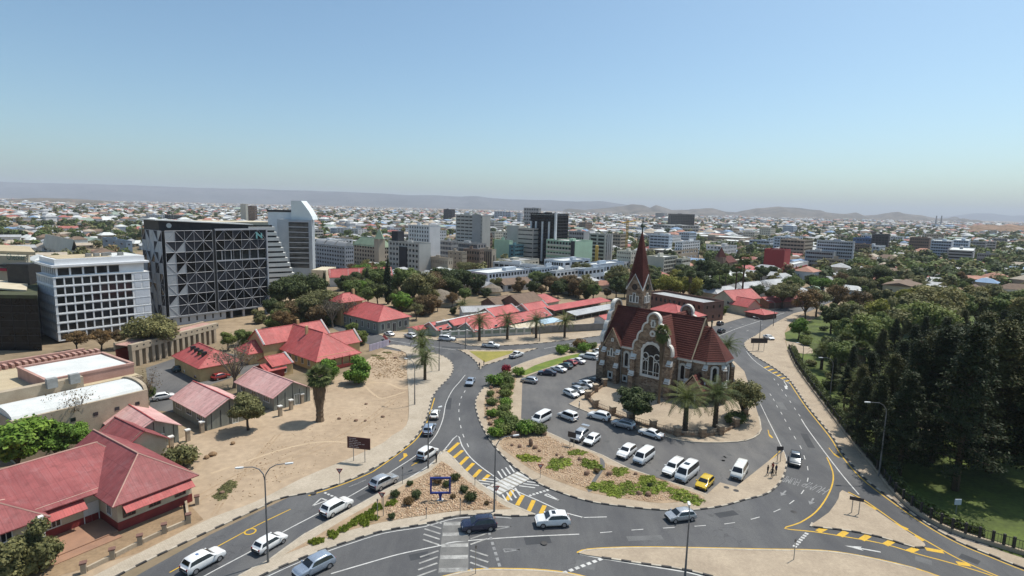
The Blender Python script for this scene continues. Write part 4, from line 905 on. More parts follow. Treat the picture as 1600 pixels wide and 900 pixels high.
def carport(label, loc, L, W, z, roofm, ang=46):
    t = thing('carport', label, 'carport', (loc[0], loc[1], 0), R(ang), 'carports behind the grey street wall'); m = MB(); slab(m, [Vector(p) for p in ((0, 0, z), (L, 0, z), (L, W, z + .9), (0, W, z + .9))], .15); m.build('roof', roofm, t)
    for i in range(int(L / 5) + 1):
        MB().box(i * 5, i * 5 + .15, .2, .35, 0, z).build('post', M_steel, t)
        MB().box(i * 5, i * 5 + .15, W - .4, W - .25, 0, z + .8).build('post', M_steel, t)
    MB().box(0, L, W - .2, W, 0, z + .7).build('back_wall', M_cream, t); keep(loc[0] + 15, loc[1] + 12, 16)
carport('long red roofed carport with open bays', (16.5, 213.5), 38, 5.5, 2.4, M_red); carport('long grey roofed carport in front of the red one', (24.0, 206.5), 28, 4.6, 2.0, M_greyroof)
house('gate_shelter', 'small red roofed shelter in the paved yard beside the church', (33.5, 199.5), 46, 9, 4.5, 2.4, .9, 'x', (0, 0), M_whitew, cat='shelter')
ab = thing('shade_roof', 'pale blue and cream flat shade roof beside the long wing', 'shelter', (2.5, 180.5, 0), R(43)); m = MB(); slab(m, [Vector(p) for p in ((0, 0, 2.0), (12, 0, 2.0), (12, 5, 2.3), (0, 5, 2.3))], .12); m.build('roof', M_cream, ab); m = MB(); slab(m, [Vector(p) for p in ((12.1, 0, 2.2), (22, 0, 2.2), (22, 5, 2.6), (12.1, 5, 2.6))], .12); m.build('roof', mat('pale_blue_sheet', (.40, .52, .60), (.34, .45, .53)), ab)
for i in range(6):
    for y in (.2, 4.6): MB().box(i * 4.3, i * 4.3 + .12, y, y + .12, 0, 1.95).build('post', M_steel, ab)
sw = thing('street_wall', 'white balustraded street wall in front of the red roofed wings', 'wall'); A, B = px(690, 529), px(831, 522.5); d = (B - A).normalized(); n = Vector((-d.y, d.x, 0)) * .15; LL = (B - A).length; N = 11
for i in range(N):
    a = A + d * (LL * i / N)
    pl_ = MB().box(-.3, .3, -.3, .3, 0, 2.5).build('pier', M_whitew, sw, (a.x, a.y, 0), math.atan2(d.y, d.x))
    b0, b1 = a + d * .3, A + d * (LL * (i + 1) / N - .3)
    MB().prism([b0 - n, b1 - n, b1 + n, b0 + n], 0, .9).build('panel', M_whitew, sw); MB().prism([b0 - n, b1 - n, b1 + n, b0 + n], 2.0, 2.3).build('top_rail', M_whitew, sw)
    MB().prism([b0 - n * .4, b1 - n * .4, b1 + n * .4, b0 + n * .4], .9, 2.0).build('infill', M_grnwall, sw)
gw = thing('grey_wall', 'plain grey concrete wall along the pavement behind the street palms', 'wall'); P = [px(832, 523), px(862, 519.5), px(945, 515.5), px(985, 513)]
for a, b in zip(P, P[1:]):
    d = (b - a).normalized(); n = Vector((-d.y, d.x, 0)) * .12; MB().prism([a - n, b - n, b + n, a + n], 0, 2.4).build('panel', mat('grey_concrete', (.27, .255, .235), (.2, .19, .175), .4, .9), gw)
# thatched and brown-roofed houses behind
for lab, x, y, r_, h in (('large thatched round-ended roof among dry shrubs', 686, 478, 8, 6.5), ('small thatched roof beside the dark trees', 768, 462, 5, 5.0)):
    q = px(x, y); t = thing('thatched_hut', lab, 'hut', (q.x, q.y + 4, 0)); keep(q.x, q.y + 4, r_); MB().lathe([(r_ * .85, 0), (r_ * .85, 2.3)], 16).build('wall', M_cream, t); MB().lathe([(r_ * 1.1, 1.9), (r_ * .8, 3.6), (r_ * .4, h * .85), (.3, h), (0, h)], 16).build('roof', M_thatch, t)
house('brown_house', 'brown roofed house with white lean-to beside the carports', (3.8, 215.8), 50, 14, 11, 4.2, 3.0, 'x', (0, 0), M_brick, (M_brownroof, M_brownroof))
house('brown_house', 'brown gabled house next to the thatched roofs', (-6.0, 217.0), 50, 11, 8, 3.8, 2.0, 'x', (0, 0), M_brick, (M_brownroof, M_brownroof))
house('grey_house', 'low grey roofed house under the small palm', (-17.5, 204.0), 20, 16, 6, 3.0, 1.4, 'x', (0, 0), M_whitew, (M_greyroof, M_greyroof))
house('white_house', 'white vault-roofed shed between the brown house and red wing', (-3.2, 205.0), 40, 9, 6, 2.8, 1.0, 'x', (0, 0), M_whitew, (M_flat, M_flat))

def block(name, label, loc, ang, L, W, h, cols=(8, 8), rows=6, fw=(.6, .6), fh=(.5, .5), wall=M_whitew, roofm=None, gl=None, rec=.3, z0=0.0, par=.7, cat='building', group=None, each=False, plant=1, blank=(False, False), top=0, parent=None):
    """flat-roofed block: facades with real openings on the two street sides (x=0 and y=0 of its own frame)"""
    t = parent or thing(name, label, cat, (loc[0], loc[1], 0), R(ang), group); w = MB(); pn = [] if each else MB(); H = h - top
    for k, (o, u, Wd) in enumerate((((0, W), (0, -1), W), ((0, 0), (1, 0), L))):
        if blank[k]: a, b = o, (o[0] + u[0] * Wd, o[1] + u[1] * Wd); w.face([(a[0], a[1], z0), (b[0], b[1], z0), (b[0], b[1], h), (a[0], a[1], h)])
        else:
            facade(w, pn, o, u, Wd, z0, H, max(1, cols[k]), rows, fw[k], fh[k], rec, Wd * .02 + .2)
            if top: a, b = o, (o[0] + u[0] * Wd, o[1] + u[1] * Wd); w.face([(a[0], a[1], H), (b[0], b[1], H), (b[0], b[1], h), (a[0], a[1], h)])
    w.face([(L, 0, z0), (L, W, z0), (L, W, h), (L, 0, h)]); w.face([(L, W, z0), (0, W, z0), (0, W, h), (L, W, h)])
    w.face([(0, 0, h - par), (L, 0, h - par), (L, W, h - par), (0, W, h - par)]) if False else None
    w.build('wall', wall, t); g_ = gl or M_win
    if each:
        for q in pn: MB().face(q).build('window', g_, t)
    elif pn.f: tag(pn.build('window_glass', g_, t), kind='stuff')
    MB().box(.25, L - .25, .25, W - .25, h - par - .3, h - par).build('roof', roofm or M_flat, t)
    pr = MB(); pr.box(-.08, L + .08, -.08, .25, h - .02, h + .12).box(-.08, L + .08, W - .25, W + .08, h - .02, h + .12).box(-.08, .25, .25, W - .25, h - .02, h + .12).box(L - .25, L + .08, .25, W - .25, h - .02, h + .12); pr.build('parapet', wall, t)
    if plant:
        rs = random.Random(int(abs(loc[0] * 13 + loc[1] * 7)))
        for k in range(plant):
            a, b = L * rs.uniform(.2, .6), W * rs.uniform(.25, .6); MB().box(a, a + L * rs.uniform(.12, .25), b, b + W * rs.uniform(.12, .25), h - par, h - par + rs.uniform(1.6, 3)).build('plant_room', wall, t)
    a = R(ang); keep(loc[0] + math.cos(a) * L / 2 - math.sin(a) * W / 2, loc[1] + math.sin(a) * L / 2 + math.cos(a) * W / 2, (L + W) * .4); return t
block('brown_office', 'long brown two-storey office with pale flat roof behind the church', (71.6, 208.4), 33, 12, 30, 7.6, (12, 3), 2, (.45, .3), (.38, .3), M_brick, M_greyroof, plant=0)
house('red_hall', 'bright red hipped roof hall between the church and the brown office', (57.5, 190.5), 40, 16, 17, 4.6, 3.4, 'y', (7, 7), M_cream)
house('villa', 'cream villa with stepped red gables beside the tall palms', (92, 232), 30, 17, 10, 5.5, 3.2, 'x', (0, 0), M_cream, wins=[('x0', 2.5, 3.2, 1.2, 1.2), ('x0', 7, 1.2, 1.2, 1.4), ('y0', 4, 1.2, 1.4, 1.5), ('y0', 10, 1.2, 1.4, 1.5)])
house('villa_wing', 'red roofed wing in front of the cream villa', (95, 225), 30, 8, 8, 4.0, 2.6, 'y', (0, 0), M_cream, wins=[('y0', 4, 1.2, 1.4, 1.5)])
house('red_house', 'long low red roofed building along the hedge', (112, 243), 25, 26, 8, 3.2, 1.6, 'x', (0, 0), M_brick)
house('red_pergola', 'square red pyramid roof shelter by the hedge', (98.5, 217.5), 33, 8.5, 8, 2.2, 1.2, 'x', (4, 4), M_brick, cat='shelter')
for lab, x, y, L, W, e, r_, rm, wl0 in (('white roofed house beyond the tall palms', 1145, 445, 18, 14, 4, 3, M_flat, M_whitew), ('pale grey roofed house right of the palms', 1162, 462, 24, 11, 3.5, 2.2, M_greyroof, M_whitew), ('grey hipped roof house behind the hedge', 1120, 470, 20, 10, 3.4, 2.2, M_greyroof, M_cream),
        ('orange roofed house with white gable beyond the hedge', 1165, 432, 16, 11, 4, 2.6, M_red, M_cream), ('pale roofed house under the round street tree', 1212, 468, 18, 10, 3.4, 2.2, M_greyroof, M_whitew), ('long pale roofed house near the white hall', 1200, 455, 24, 9, 3.4, 2, M_greyroof, M_whitew),
        ('grey roofed house half hidden by park trees', 1245, 470, 14, 9, 3.4, 2.2, M_greyroof, M_cream), ('white roof beside the avenue of the brown office', 1100, 447, 22, 10, 4, 2, M_flat, M_whitew), ('white flat annex beside the villa', 1150, 476, 9, 6, 2.8, .6, M_flat, M_whitew)):
    q = px(x, y); house('suburban_house', lab, (q.x, q.y), 35, L, W, e, r_, 'x', (3, 3), wl0, (rm, rm), group='houses beyond the hedge')

# cream hall with white vault roof, and the colonnade running back from it
ch_ = thing('assembly_hall', 'low beige hall with white vaulted and flat roofs at the left', 'building', (-66.5, 96.5, 0), R(57)); keep(-86, 108, 26)
MB().prism([(-17, 0), (2.2, 0), (2.2, 9.5), (5.6, 9.5), (5.6, 36), (-17, 36)], 0, 7.0).build('wall', M_beige, ch_)
MB().box(-17, 5.2, 10, 35.6, 6.9, 7.2).build('roof', M_sandroof, ch_)
vp = [(8.6 * (0.5 - 0.5 * math.cos(math.pi * i / 8)) + .5, 7.0 + 1.0 * math.sin(math.pi * i / 8)) for i in range(9)]
MB().xprism(vp, -16.8, 1.6).build('vault_roof', M_flat, ch_); MB().xprism([(a, b + .35) for a, b in vp] + [(9.3, 6.9), (.3, 6.9)], 1.7, 2.3).build('vault_gable', M_beige, ch_)
MB().box(-9, 5, 11.5, 25, 7.2, 9.0).build('upper_wall', M_pinkw, ch_); MB().box(-8.4, 4.4, 12.1, 24.4, 9.0, 9.08).build('upper_roof', M_flat, ch_)
u_ = MB(); u_.box(-9.1, 5.1, 11.4, 11.9, 8.98, 9.4).box(-9.1, 5.1, 24.6, 25.1, 8.98, 9.4).box(-9.1, -8.6, 11.9, 24.6, 8.98, 9.4).box(4.6, 5.1, 11.9, 24.6, 8.98, 9.4); u_.build('upper_parapet', M_pinkw, ch_)
MB().box(-16.5, -4, 9.8, 11.2, 7.0, 9.1).build('duct_wall', M_beige, ch_)
for x in (-9.5, -6.2): MB().box(x, x + 1.5, 9.0, 10.0, 8.3, 10.0).build('cooling_unit', M_duct, ch_)
for i in range(6): MB().box(-16 + i * 3.2, -15.3 + i * 3.2, -.06, .02, 4.6, 5.2).build('vent_window', M_win, ch_)
for i in range(24): MB().box(-17 + i * 1.05, -16.5 + i * 1.05, 33.2, 35.4, 7.2, 8.0).build('pergola_beam', M_pinkw, ch_)
MB().box(-17, 5.5, 35.3, 35.9, 7.0, 8.4).build('rear_parapet', M_pinkw, ch_)
co = thing('colonnade', 'beige colonnade with tall square pillars behind the yard', 'colonnade', (-92.5, 134.5, 0), R(76)); keep(-88, 148, 14)
NP = 15; LC = 28.5
for i in range(NP): MB().box(i * LC / NP, i * LC / NP + .85, 0, 1.1, 0, 4.1).build('pillar', M_beige, co)
MB().box(-.1, LC, -.05, 1.15, 4.1, 5.7).build('entablature', M_beige, co); MB().box(-.1, LC, 4.5, 5, 0, 4.1).build('rear_wall', M_redwall, co); MB().box(-.1, LC, 1.15, 5.2, 5.2, 5.4).build('roof', M_pinkw, co); MB().box(-.1, LC, 5.0, 5.5, 4.1, 5.8).build('rear_parapet', M_beige, co)
for i in range(NP): MB().box(i * LC / NP + 1.2, i * LC / NP + 1.6, -.1, .0, 4.9, 5.25).build('vent_hole', M_black, co)
# ================================================================== the two large offices at the left, and their neighbours
def corner(xb, yb, ytop): c = px(xb, yb); return c, height(c, ytop)
M_offw = mat('office_white', (.78, .79, .80), (.70, .71, .72), .3, .6, fine=.06)
c, h = corner(92, 537, 415); U, Vv = (math.cos(R(53)), math.sin(R(53))), (math.cos(R(143)), math.sin(R(143)))
L_, W_ = along(c, U, 233, 430), along(c, Vv, 57, 430)
wo = thing('white_office', 'white office block with a grid of square dark windows', 'building', (c.x, c.y, 0), R(53)); keep(c.x + 5, c.y + 22, 30)
w = MB(); pn = []; rw = random.Random(3); nfl = 7; H1 = h - 3.4
facade(w, pn, (0, W_), (0, -1), W_, .6, H1, 9, nfl, .7, .72, .3, .3)
facade(w, pn, (0, 0), (1, 0), L_, .6, H1, 11, nfl, .84, .76, .3, .4, skip=lambda i, j: i >= 9)
w.face([(L_, 0, 0), (L_, W_, 0), (L_, W_, H1), (L_, 0, H1)]); w.face([(L_, W_, 0), (0, W_, 0), (0, W_, H1), (L_, W_, H1)]); w.build('wall', M_offw, wo)
for q in pn: MB().face(q).build('window', M_win, wo)
for j in range(nfl):
    if j not in (3, 4):
        for i in (9, 10): MB().box(L_ * (i + .14) / 11, L_ * (i + .9) / 11, -.06, .0, .6 + (H1 - .6) * (j + .2) / nfl, .6 + (H1 - .6) * (j + .82) / nfl).build('blank_panel', mat('office_panel', (.60, .63, .68), (.54, .57, .62)), wo)
MB().box(L_ * 9.1 / 11, L_ * 10.9 / 11, -.06, 0, .6 + (H1 - .6) * 3.2 / nfl, .6 + (H1 - .6) * 4.8 / nfl).build('blank_panel', mat('office_panel', (1, 1, 1)), wo)
for j in range(1, nfl + 1): MB().box(-.12, L_ + .1, -.12, W_ + .1, .6 + (H1 - .6) * j / nfl - .08, .6 + (H1 - .6) * j / nfl + .06).build('floor_band', M_offw, wo)
t5 = MB(); pn = []; facade(t5, pn, (1, W_ - 1), (0, -1), W_ - 2, H1, h - .6, 7, 1, .8, .75, .3, .2); facade(t5, pn, (1, 1), (1, 0), L_ - 2, H1, h - .6, 7, 1, .86, .75, .3, .2, skip=lambda i, j: i > 4)
t5.face([(L_ - 1, 1, H1), (L_ - 1, W_ - 1, H1), (L_ - 1, W_ - 1, h - .6), (L_ - 1, 1, h - .6)]); t5.build('top_storey', M_offw, wo)
for q in pn: MB().face(q).build('window', M_win, wo)
MB().box(-.2, L_ + .2, -.2, W_ + .2, h - .6, h).build('cornice', M_offw, wo); MB().box(.8, L_ - .8, .8, W_ - .8, h, h + 1.6).build('parapet', M_offw, wo); MB().box(1.6, L_ * .62, 1.6, W_ - 1.6, h + 1.6, h + 1.7).build('roof', M_sandroof, wo); MB().box(L_ * .62, L_ - 1.6, 1.6, W_ - 1.6, h + 1.6, h + 1.72).build('roof', M_flat, wo)
for x, y in ((9, 3), (11, 3), (13, 3), (14.5, 4.5), (17, 2.5)): MB().box(x, x + 1.3, y, y + 1.2, h + 1.7, h + 2.7).build('cooling_unit', M_duct, wo)
# faceted dark office: every triangle of the cladding is a panel
M_dk = [glass('facet_black', (.005, .006, .008), .2, .25), mat('facet_charcoal', (.026, .028, .036), (.020, .022, .028), .5, .6, spec=.1), mat('facet_slate', (.038, .041, .050), (.030, .032, .040), .5, .6, spec=.1), mat('facet_pale', (.36, .38, .40), (.31, .33, .35), .4, .5)]
M_mul = mat('facet_mullion', (.42, .43, .46), (.36, .37, .40), .8, .45)
c, h = corner(263, 511, 361); U, Vv = (math.cos(R(52)), math.sin(R(52))), (math.cos(R(142)), math.sin(R(142)))
L_, W_ = along(c, U, 418, 430), along(c, Vv, 226, 430)
do = thing('faceted_office', 'dark office block clad in black and grey triangular panels with pale bars', 'building', (c.x, c.y, 0), R(52)); keep(c.x + 8, c.y + 26, 34)
zb = 3.2; MB().box(.3, L_ - .3, .3, W_ - .3, zb, h - .3).build('core', M_black, do); MB().box(.6, L_ * .55, .6, W_ - .6, 0, zb).build('podium', mat('podium_grey', (.44, .46, .48), (.38, .4, .42)), do); MB().box(L_ * .55, L_ - 2, 4, W_ - .6, 0, zb).build('podium_recess', M_black, do)
for k in range(4): MB().box(L_ * (.6 + .125 * k), L_ * (.6 + .125 * k) + .7, .6, 1.3, 0, zb).build('column', M_mul, do)
for k in range(7): MB().box(1.2 + k * 2.6, 1.7 + k * 2.6, .5, .62, .9, 2.4).build('podium_window', M_win, do)
MB().box(-.1, L_ + .1, -.1, W_ + .1, zb - .5, zb).build('soffit_band', mat('podium_grey', (1, 1, 1)), do)
rp = random.Random(11); rows = 8; ch = (h - zb) / rows
_pc = {}
def panelface(T, W0, W1, cols, light, gap):
    cw = (W1 - W0) / cols; bars = MB()
    for i in range(cols):
        for j in range(rows):
            a, b, z, z1_ = W0 + i * cw, W0 + (i + 1) * cw, zb + j * ch, zb + (j + 1) * ch
            if gap and j in gap: continue
            flip = (i + j) % 2
            tris = [[(a, z), (b, z), (b, z1_)], [(a, z), (b, z1_), (a, z1_)]] if flip else [[(a, z), (b, z), (a, z1_)], [(b, z), (b, z1_), (a, z1_)]]
            for k, t in enumerate(tris):
                r_ = rp.random(); m = M_dk[3] if light(i, j, k) else M_dk[0] if r_ < .33 else M_dk[1] if r_ < .7 else M_dk[2]
                MB().face([T(u, .02 if m is M_dk[0] else .1, q) for u, q in t]).build('panel', m, do)
            e0, e1 = ((a, z), (b, z1_)) if flip else ((b, z), (a, z1_))
            bars.tube([T(e0[0], .14, e0[1]), T(e1[0], .14, e1[1])], .062, 4)
    for i in range(cols + 1): bars.tube([T(W0 + i * cw, .14, zb), T(W0 + i * cw, .14, h)], .055, 4)
    for j in range(rows + 1): bars.tube([T(W0, .14, zb + j * ch), T(W1, .14, zb + j * ch)], .055, 4)
    tag(bars.build('cladding_bars', M_mul, do), kind='stuff')
fr = lambda u, d, z: (u, -d, z); sd_ = lambda u, d, z: (-d, W_ - u, z); split = L_ * .455
panelface(fr, .6, split - .4, 5, lambda i, j, k: (i == 0 and not (j in (1, 3, 5, 6) and k == 1 and j != 3)) or (i == 1 and j in (2, 4, 6) and k == 0), ())
panelface(fr, split + .6, L_ - .2, 6, lambda i, j, k: False, (5,))
panelface(sd_, .3, W_ - .6, 5, lambda i, j, k: rp.random() < .62, ())
MB().box(split - .4, split + .6, -.05, .3, zb, h + .3).build('dark_joint', M_black, do)
zg = zb + 5 * ch; MB().box(split + .8, L_ - .3, .25, .29, zg, zg + ch).build('terrace_glass', M_win, do); MB().box(split + .6, L_, -.2, .3, zg - .25, zg + .15).build('terrace_edge', M_mul, do)
for k in range(5): MB().box(split + 2.5 + k * 3.2, split + 2.7 + k * 3.2, -.05, .2, zg, zg + ch).build('terrace_post', M_mul, do)
MB().box(split + .5, L_ + .3, -.35, .3, h - .1, h + .45).build('top_rail', M_mul, do); MB().box(L_ - .1, L_ + .35, -.4, .6, zb - .6, h + .4).build('edge_fin', M_mul, do)
m = MB(); slab(m, [Vector(p) for p in ((-1.0, 2.5, h + 3.6), (L_ * .9, 2.5, h + 1.9), (L_ * .9, W_ - 1, h + 1.9), (-1.0, W_ - 1, h + 3.6))], .35); m.build('tilted_roof', M_flat, do)
MB().yprism([(.2, h - .3), (L_ * .86, h - .3), (L_ * .86, h + 1.6), (.2, h + 3.25)], 3.2, W_ - 1.6).build('roof_storey', M_black, do)
MB().face([(3.2 + .8 * math.cos(t), 3.12, h + 1.6 + .8 * math.sin(t)) for t in [2 * math.pi * i / 14 for i in range(14)]]).build('round_sign', M_flat, do)
lg = MB(); x0_, z0_ = L_ - 4.0, h - 3.2; M_teal = mat('teal_logo', (.20, .42, .42), (.15, .35, .36), 1, .5)
for a in ((0, 0, .5, 1.6), (1.8, .3, 2.3, 2.0)): lg.box(x0_ + a[0], x0_ + a[2], -.45, -.25, z0_ + a[1], z0_ + a[3])
lg.yprism([(x0_ - .2, z0_ + 2.0), (x0_ + .2, z0_ + 2.4), (x0_ + 2.5, z0_ + .4), (x0_ + 2.1, z0_)], -.46, -.24); lg.build('logo', M_teal, do)
# stepped terrace block and the sail-topped tower behind
c = px(500, 452); h = height(c, 352); U, Vv = (math.cos(R(50)), math.sin(R(50))), (math.cos(R(140)), math.sin(R(140)))
M_bandw = mat('terrace_white', (.76, .76, .72), (.66, .66, .62), .3, .75, fine=.1)
q0 = px(468, 447); zz = thing('terraced_office', 'white terraced office whose storeys step back like stairs', 'building', (q0.x, q0.y, 0), R(35)); keep(q0.x - 16, q0.y + 14, 30)
nf = 12; ht = height(q0, 352); fh_ = ht / nf
for k in range(nf):
    l = 52 - k * 0; e = -k * .95
    MB().box(-l, e, .8, 26 - k * .6, k * fh_ + .02, k * fh_ + fh_ * .66).build('balcony_band', M_bandw, zz); MB().box(-l + .3, e - 1.0, 1.9, 25 - k * .6, k * fh_ + fh_ * .66, (k + 1) * fh_ + .02).build('storey_glass', M_win, zz)
MB().box(-50, -13, 3, 22, ht, ht + 1.4).build('roof', M_cream, zz)
q1 = px(444, 445); q1 = at(444, 420, q0.y + 18); tw_ = thing('sail_tower', 'tall dark glass tower with pale frame and curved sail-shaped top', 'building', (0, 0, 0)); Yt = q0.y + 22
def pz(x, y, Y=None): return at(x, y, Y or Yt)
a, b = pz(433, 345), pz(487, 345); z_t = pz(460, 343).z
MB().prism([(a.x, Yt), (b.x, Yt), (b.x * 1.045, Yt + 18), (a.x, Yt + 18)], 0, z_t).build('tower_frame', mat('tower_pale_frame', (.38, .41, .44), (.32, .35, .38), .3, .5), tw_)
ga, gb = pz(451, 345), pz(481.5, 345); zt, zl = pz(466, 346).z, pz(466, 418).z
for k in range(9): z0_ = zl + (zt - zl) * k / 9; MB().box(ga.x, gb.x, Yt - .25, Yt, z0_, z0_ + (zt - zl) / 9 * .86).build('glass_band', M_win, tw_); MB().box(ga.x - .3, gb.x + .3, Yt - .6, Yt, z0_ + (zt - zl) / 9 * .86, z0_ + (zt - zl) / 9).build('spandrel', M_mul, tw_)
sl_, sr = pz(453, 343), pz(487, 343); zs = pz(453, 313.5).z
sm = pz(469, 343); pr = [(sl_.x, z_t), (sr.x, z_t)] + [(sm.x + (sr.x - sm.x) * (1 - t) ** 1.0, z_t + (zs - z_t) * (t ** .75)) for t in [i / 8 for i in range(1, 9)]] + [(sl_.x, zs)]
MB().yprism(pr, Yt + 2, Yt + 10).build('sail_top', mat('sail_white', (.66, .70, .70), (.6, .64, .64), .3, .5), tw_)
a2, b2 = pz(408, 332), pz(456, 332); MB().prism([(a2.x, Yt + 8), (b2.x, Yt + 8), (b2.x, Yt + 22), (a2.x, Yt + 22)], 20, pz(430, 331, Yt + 8).z).build('side_block', M_offw, tw_); MB().prism([(a2.x - .3, Yt + 7.7), (b2.x, Yt + 7.7), (b2.x, Yt + 22), (a2.x - .3, Yt + 22)], pz(430, 331, Yt + 8).z, pz(430, 328, Yt + 8).z).build('side_roof', M_black, tw_); keep((a.x + b.x) / 2, Yt + 10, 24)
MB().prism([(b.x + .2, Yt - 3), (b.x + 8, Yt - 3), (b.x + 8, Yt + 14), (b.x + .2, Yt + 14)], 0, 6).build('podium', M_cream, tw_)
# black glass block at the frame edge and the shopping mall behind it
c = px(66, 548); bg = thing('black_glass_block', 'black glass block with one plain grey bay at the left edge', 'building', (c.x, c.y, 0), R(184)); keep(c.x - 24, c.y + 10, 24)
hb = height((c.x, c.y), 466); QB = [(0, 0), (52, 0), (60, -24), (17, -24)]; MB().prism(QB, 0, hb).build('glass_body', glass('black_glass', (.008, .009, .01), .2, .2), bg)
for k in range(1, 7): MB().box(.05, 52, 0, .1, hb * k / 7, hb * k / 7 + .12).build('floor_line', M_black, bg)
for k in range(1, 16): MB().box(k * 3.3, k * 3.3 + .1, 0, .08, 1, hb).build('mullion', M_black, bg)
MB().box(12.0, 18.5, 0, .5, 2.5, hb + .3).build('grey_bay', mat('bay_grey', (.17, .165, .15), (.14, .135, .12)), bg); MB().prism([(-.5, .6), (53, .6), (60, -24), (17, -24)], hb, hb + .9).build('roof_garden_edge', mat('roof_shrub', (.08, .09, .04), (.05, .05, .03), .5), bg)
m = MB(); slab(m, [Vector(p) for p in ((7, -6, hb + 1.2), (52, -4, hb + 4.6), (58, -20, hb + 4.6), (17, -20, hb + 1.2))], .4); m.build('roof_wing', M_cream, bg); MB().box(15, 21, -23, -18, hb, hb + 7).build('lift_tower', M_black, bg)
ml = thing('shopping_mall', 'beige shopping mall with teal lettering high on its wall', 'building', (0, 0, 0)); Ym = 230.0; a, b = at(-60, 420, Ym), at(55, 420, Ym); keep((a.x + b.x) / 2, Ym + 15, 30)
MB().prism([(a.x, Ym), (b.x, Ym - 4), (b.x * 1.14, Ym + 30), (a.x * 1.14, Ym + 40)], 0, at(30, 399, Ym).z).build('wall', mat('mall_beige', (.44, .41, .32), (.37, .34, .26), .2), ml); MB().prism([(a.x, Ym + 4), (b.x - 1, Ym + 2), (b.x * 1.13, Ym + 28), (a.x * 1.13, Ym + 38)], at(30, 399, Ym).z, at(30, 394, Ym).z).build('roof', M_sandroof, ml)
q, q2 = at(11, 410, Ym - 3.6), at(45, 408, Ym - 3.6); zq, zr = at(30, 415, Ym - 3.6).z, at(30, 418, Ym - 3.6)
o = lettering('wall_lettering', 'Checkers', Vector((q.x, Ym - 3.55, 0)), Vector((q2.x, Ym - 4.35, 0)), 1.0, mat('teal_letters', (.02, .14, .13), (.02, .11, .10)), ml)
o.rotation_euler = (R(90), 0, o.rotation_euler.z); o.location.z = at(28, 406.5, Ym - 3.6).z; o.scale = (o.scale[0], 3.0 * .9, 1)
MB().prism([(at(11, 415, Ym).x, Ym - 3.9), (at(46, 413, Ym).x, Ym - 4.7), (at(46, 413, Ym).x, Ym - 3), (at(11, 415, Ym).x, Ym - 3)], at(28, 417.5, Ym - 4).z, at(28, 414, Ym - 4).z).build('dark_window_band', M_black, ml)
MB().prism([(at(9, 421, Ym).x, Ym - 4.2), (at(25, 420, Ym).x, Ym - 4.6), (at(25, 420, Ym).x, Ym - 3), (at(9, 421, Ym).x, Ym - 3)], at(18, 423.5, Ym - 4).z, at(18, 419.5, Ym - 4).z).build('red_sign', mat('sign_red', (.36, .03, .06), (.3, .025, .05)), ml)
# ================================================================== the city centre
def wm(name, c, k=.85): return mat('cbd_' + name, c, vary(c, k), .15, .8, fine=.08)
W_white, W_grey, W_conc, W_dark, W_brown, W_tan = wm('white', (.66, .67, .68)), wm('grey', (.36, .36, .36)), wm('concrete', (.46, .45, .42)), wm('charcoal', (.035, .036, .042)), wm('brown', (.24, .17, .13)), wm('tan', (.42, .35, .27))
W_mint, W_teal, W_blue, W_red, W_bluew, W_cream = wm('mint', (.40, .56, .42)), wm('teal', (.10, .22, .26)), wm('blue', (.10, .17, .32)), wm('red', (.36, .05, .05)), wm('bluewhite', (.50, .56, .63)), wm('cream', (.58, .55, .46))
G_blue = glass('blue_glass', (.03, .045, .07), .1, .6); M_greent = mat('green_tile', (.25, .32, .22), (.2, .26, .18), .3)
def cbd(name, label, xc, xl, xr, yt, yb, rows, cols, fw=(.6, .6), fh=(.5, .5), wall=W_white, blank=(False, False), plant=1, ang=50, roofm=None, gl=None, top=0, cat='building'):
    """block from its near corner, the bearings of its two far corners, its roof line and the row where its foot would show"""
    c = px(xc, yb); h = height(c, yt); a = R(ang); ym = (yt + yb) / 2
    L = max(4, min(70, along(c, (math.cos(a), math.sin(a)), xr, ym))); W = max(4, min(80, along(c, (-math.sin(a), math.cos(a)), xl, ym)))
    t = block(name, label, (c.x, c.y), ang, L, W, h, cols, rows, fw, fh, wall, roofm, gl, .4, 0, .7, cat, None, False, plant, blank, top); return t, L, W, h
cbd('hotel_block', 'tall white block with rows of slit windows and blank right wall', 671, 638, 688, 353, 412, 9, (8, 3), (.5, .5), (.55, .5), W_white, (False, True))
t, L, W, h = cbd('slab_office', 'pale concrete slab office with dark glazed panel and white roof', 655, 607, 673, 380, 430, 6, (9, 3), (.6, .5), (.5, .5), W_conc, (False, True)); MB().box(-.6, 0, W * .38, W * .62, 3, h - 3).build('dark_panel', W_dark, t); MB().box(1, 6, W - 8, W - 2, h, h + 6).build('roof_box', W_dark, t)
t, L, W, h = cbd('grand_hotel', 'hotel with pale green pitched roofs and a pointed corner turret', 596, 552, 612, 385, 418, 5, (10, 4), (.6, .6), (.55, .55), W_tan)
roofparts(t, L, W, h, 5, .6, 'y', (4, 4), (M_greent, M_greent)); q = MB(); q.box(-3.5, 1.5, -2, 3, 0, h + 5).build('turret', W_tan, t); MB().lathe([(4.2, h + 5), (0, h + 12)], 4, (-1, .5)).build('turret_roof', M_greent, t)
t, L, W, h = cbd('apartment_block', 'grey apartment block with wavy roofline left of the green-roofed hotel', 540, 490, 553, 385, 424, 6, (12, 4), (.65, .6), (.5, .5), wm('bluegrey', (.34, .36, .40)))
for k in range(3): MB().yprism([(L * (.02), h)] + [(L * .02 + (L * .96) * i / 8, h + 2.6 * math.sin(math.pi * i / 8)) for i in range(9)], W * (k * .33 + .02), W * (k * .33 + .30)).build('vault_roof', W_grey, t)
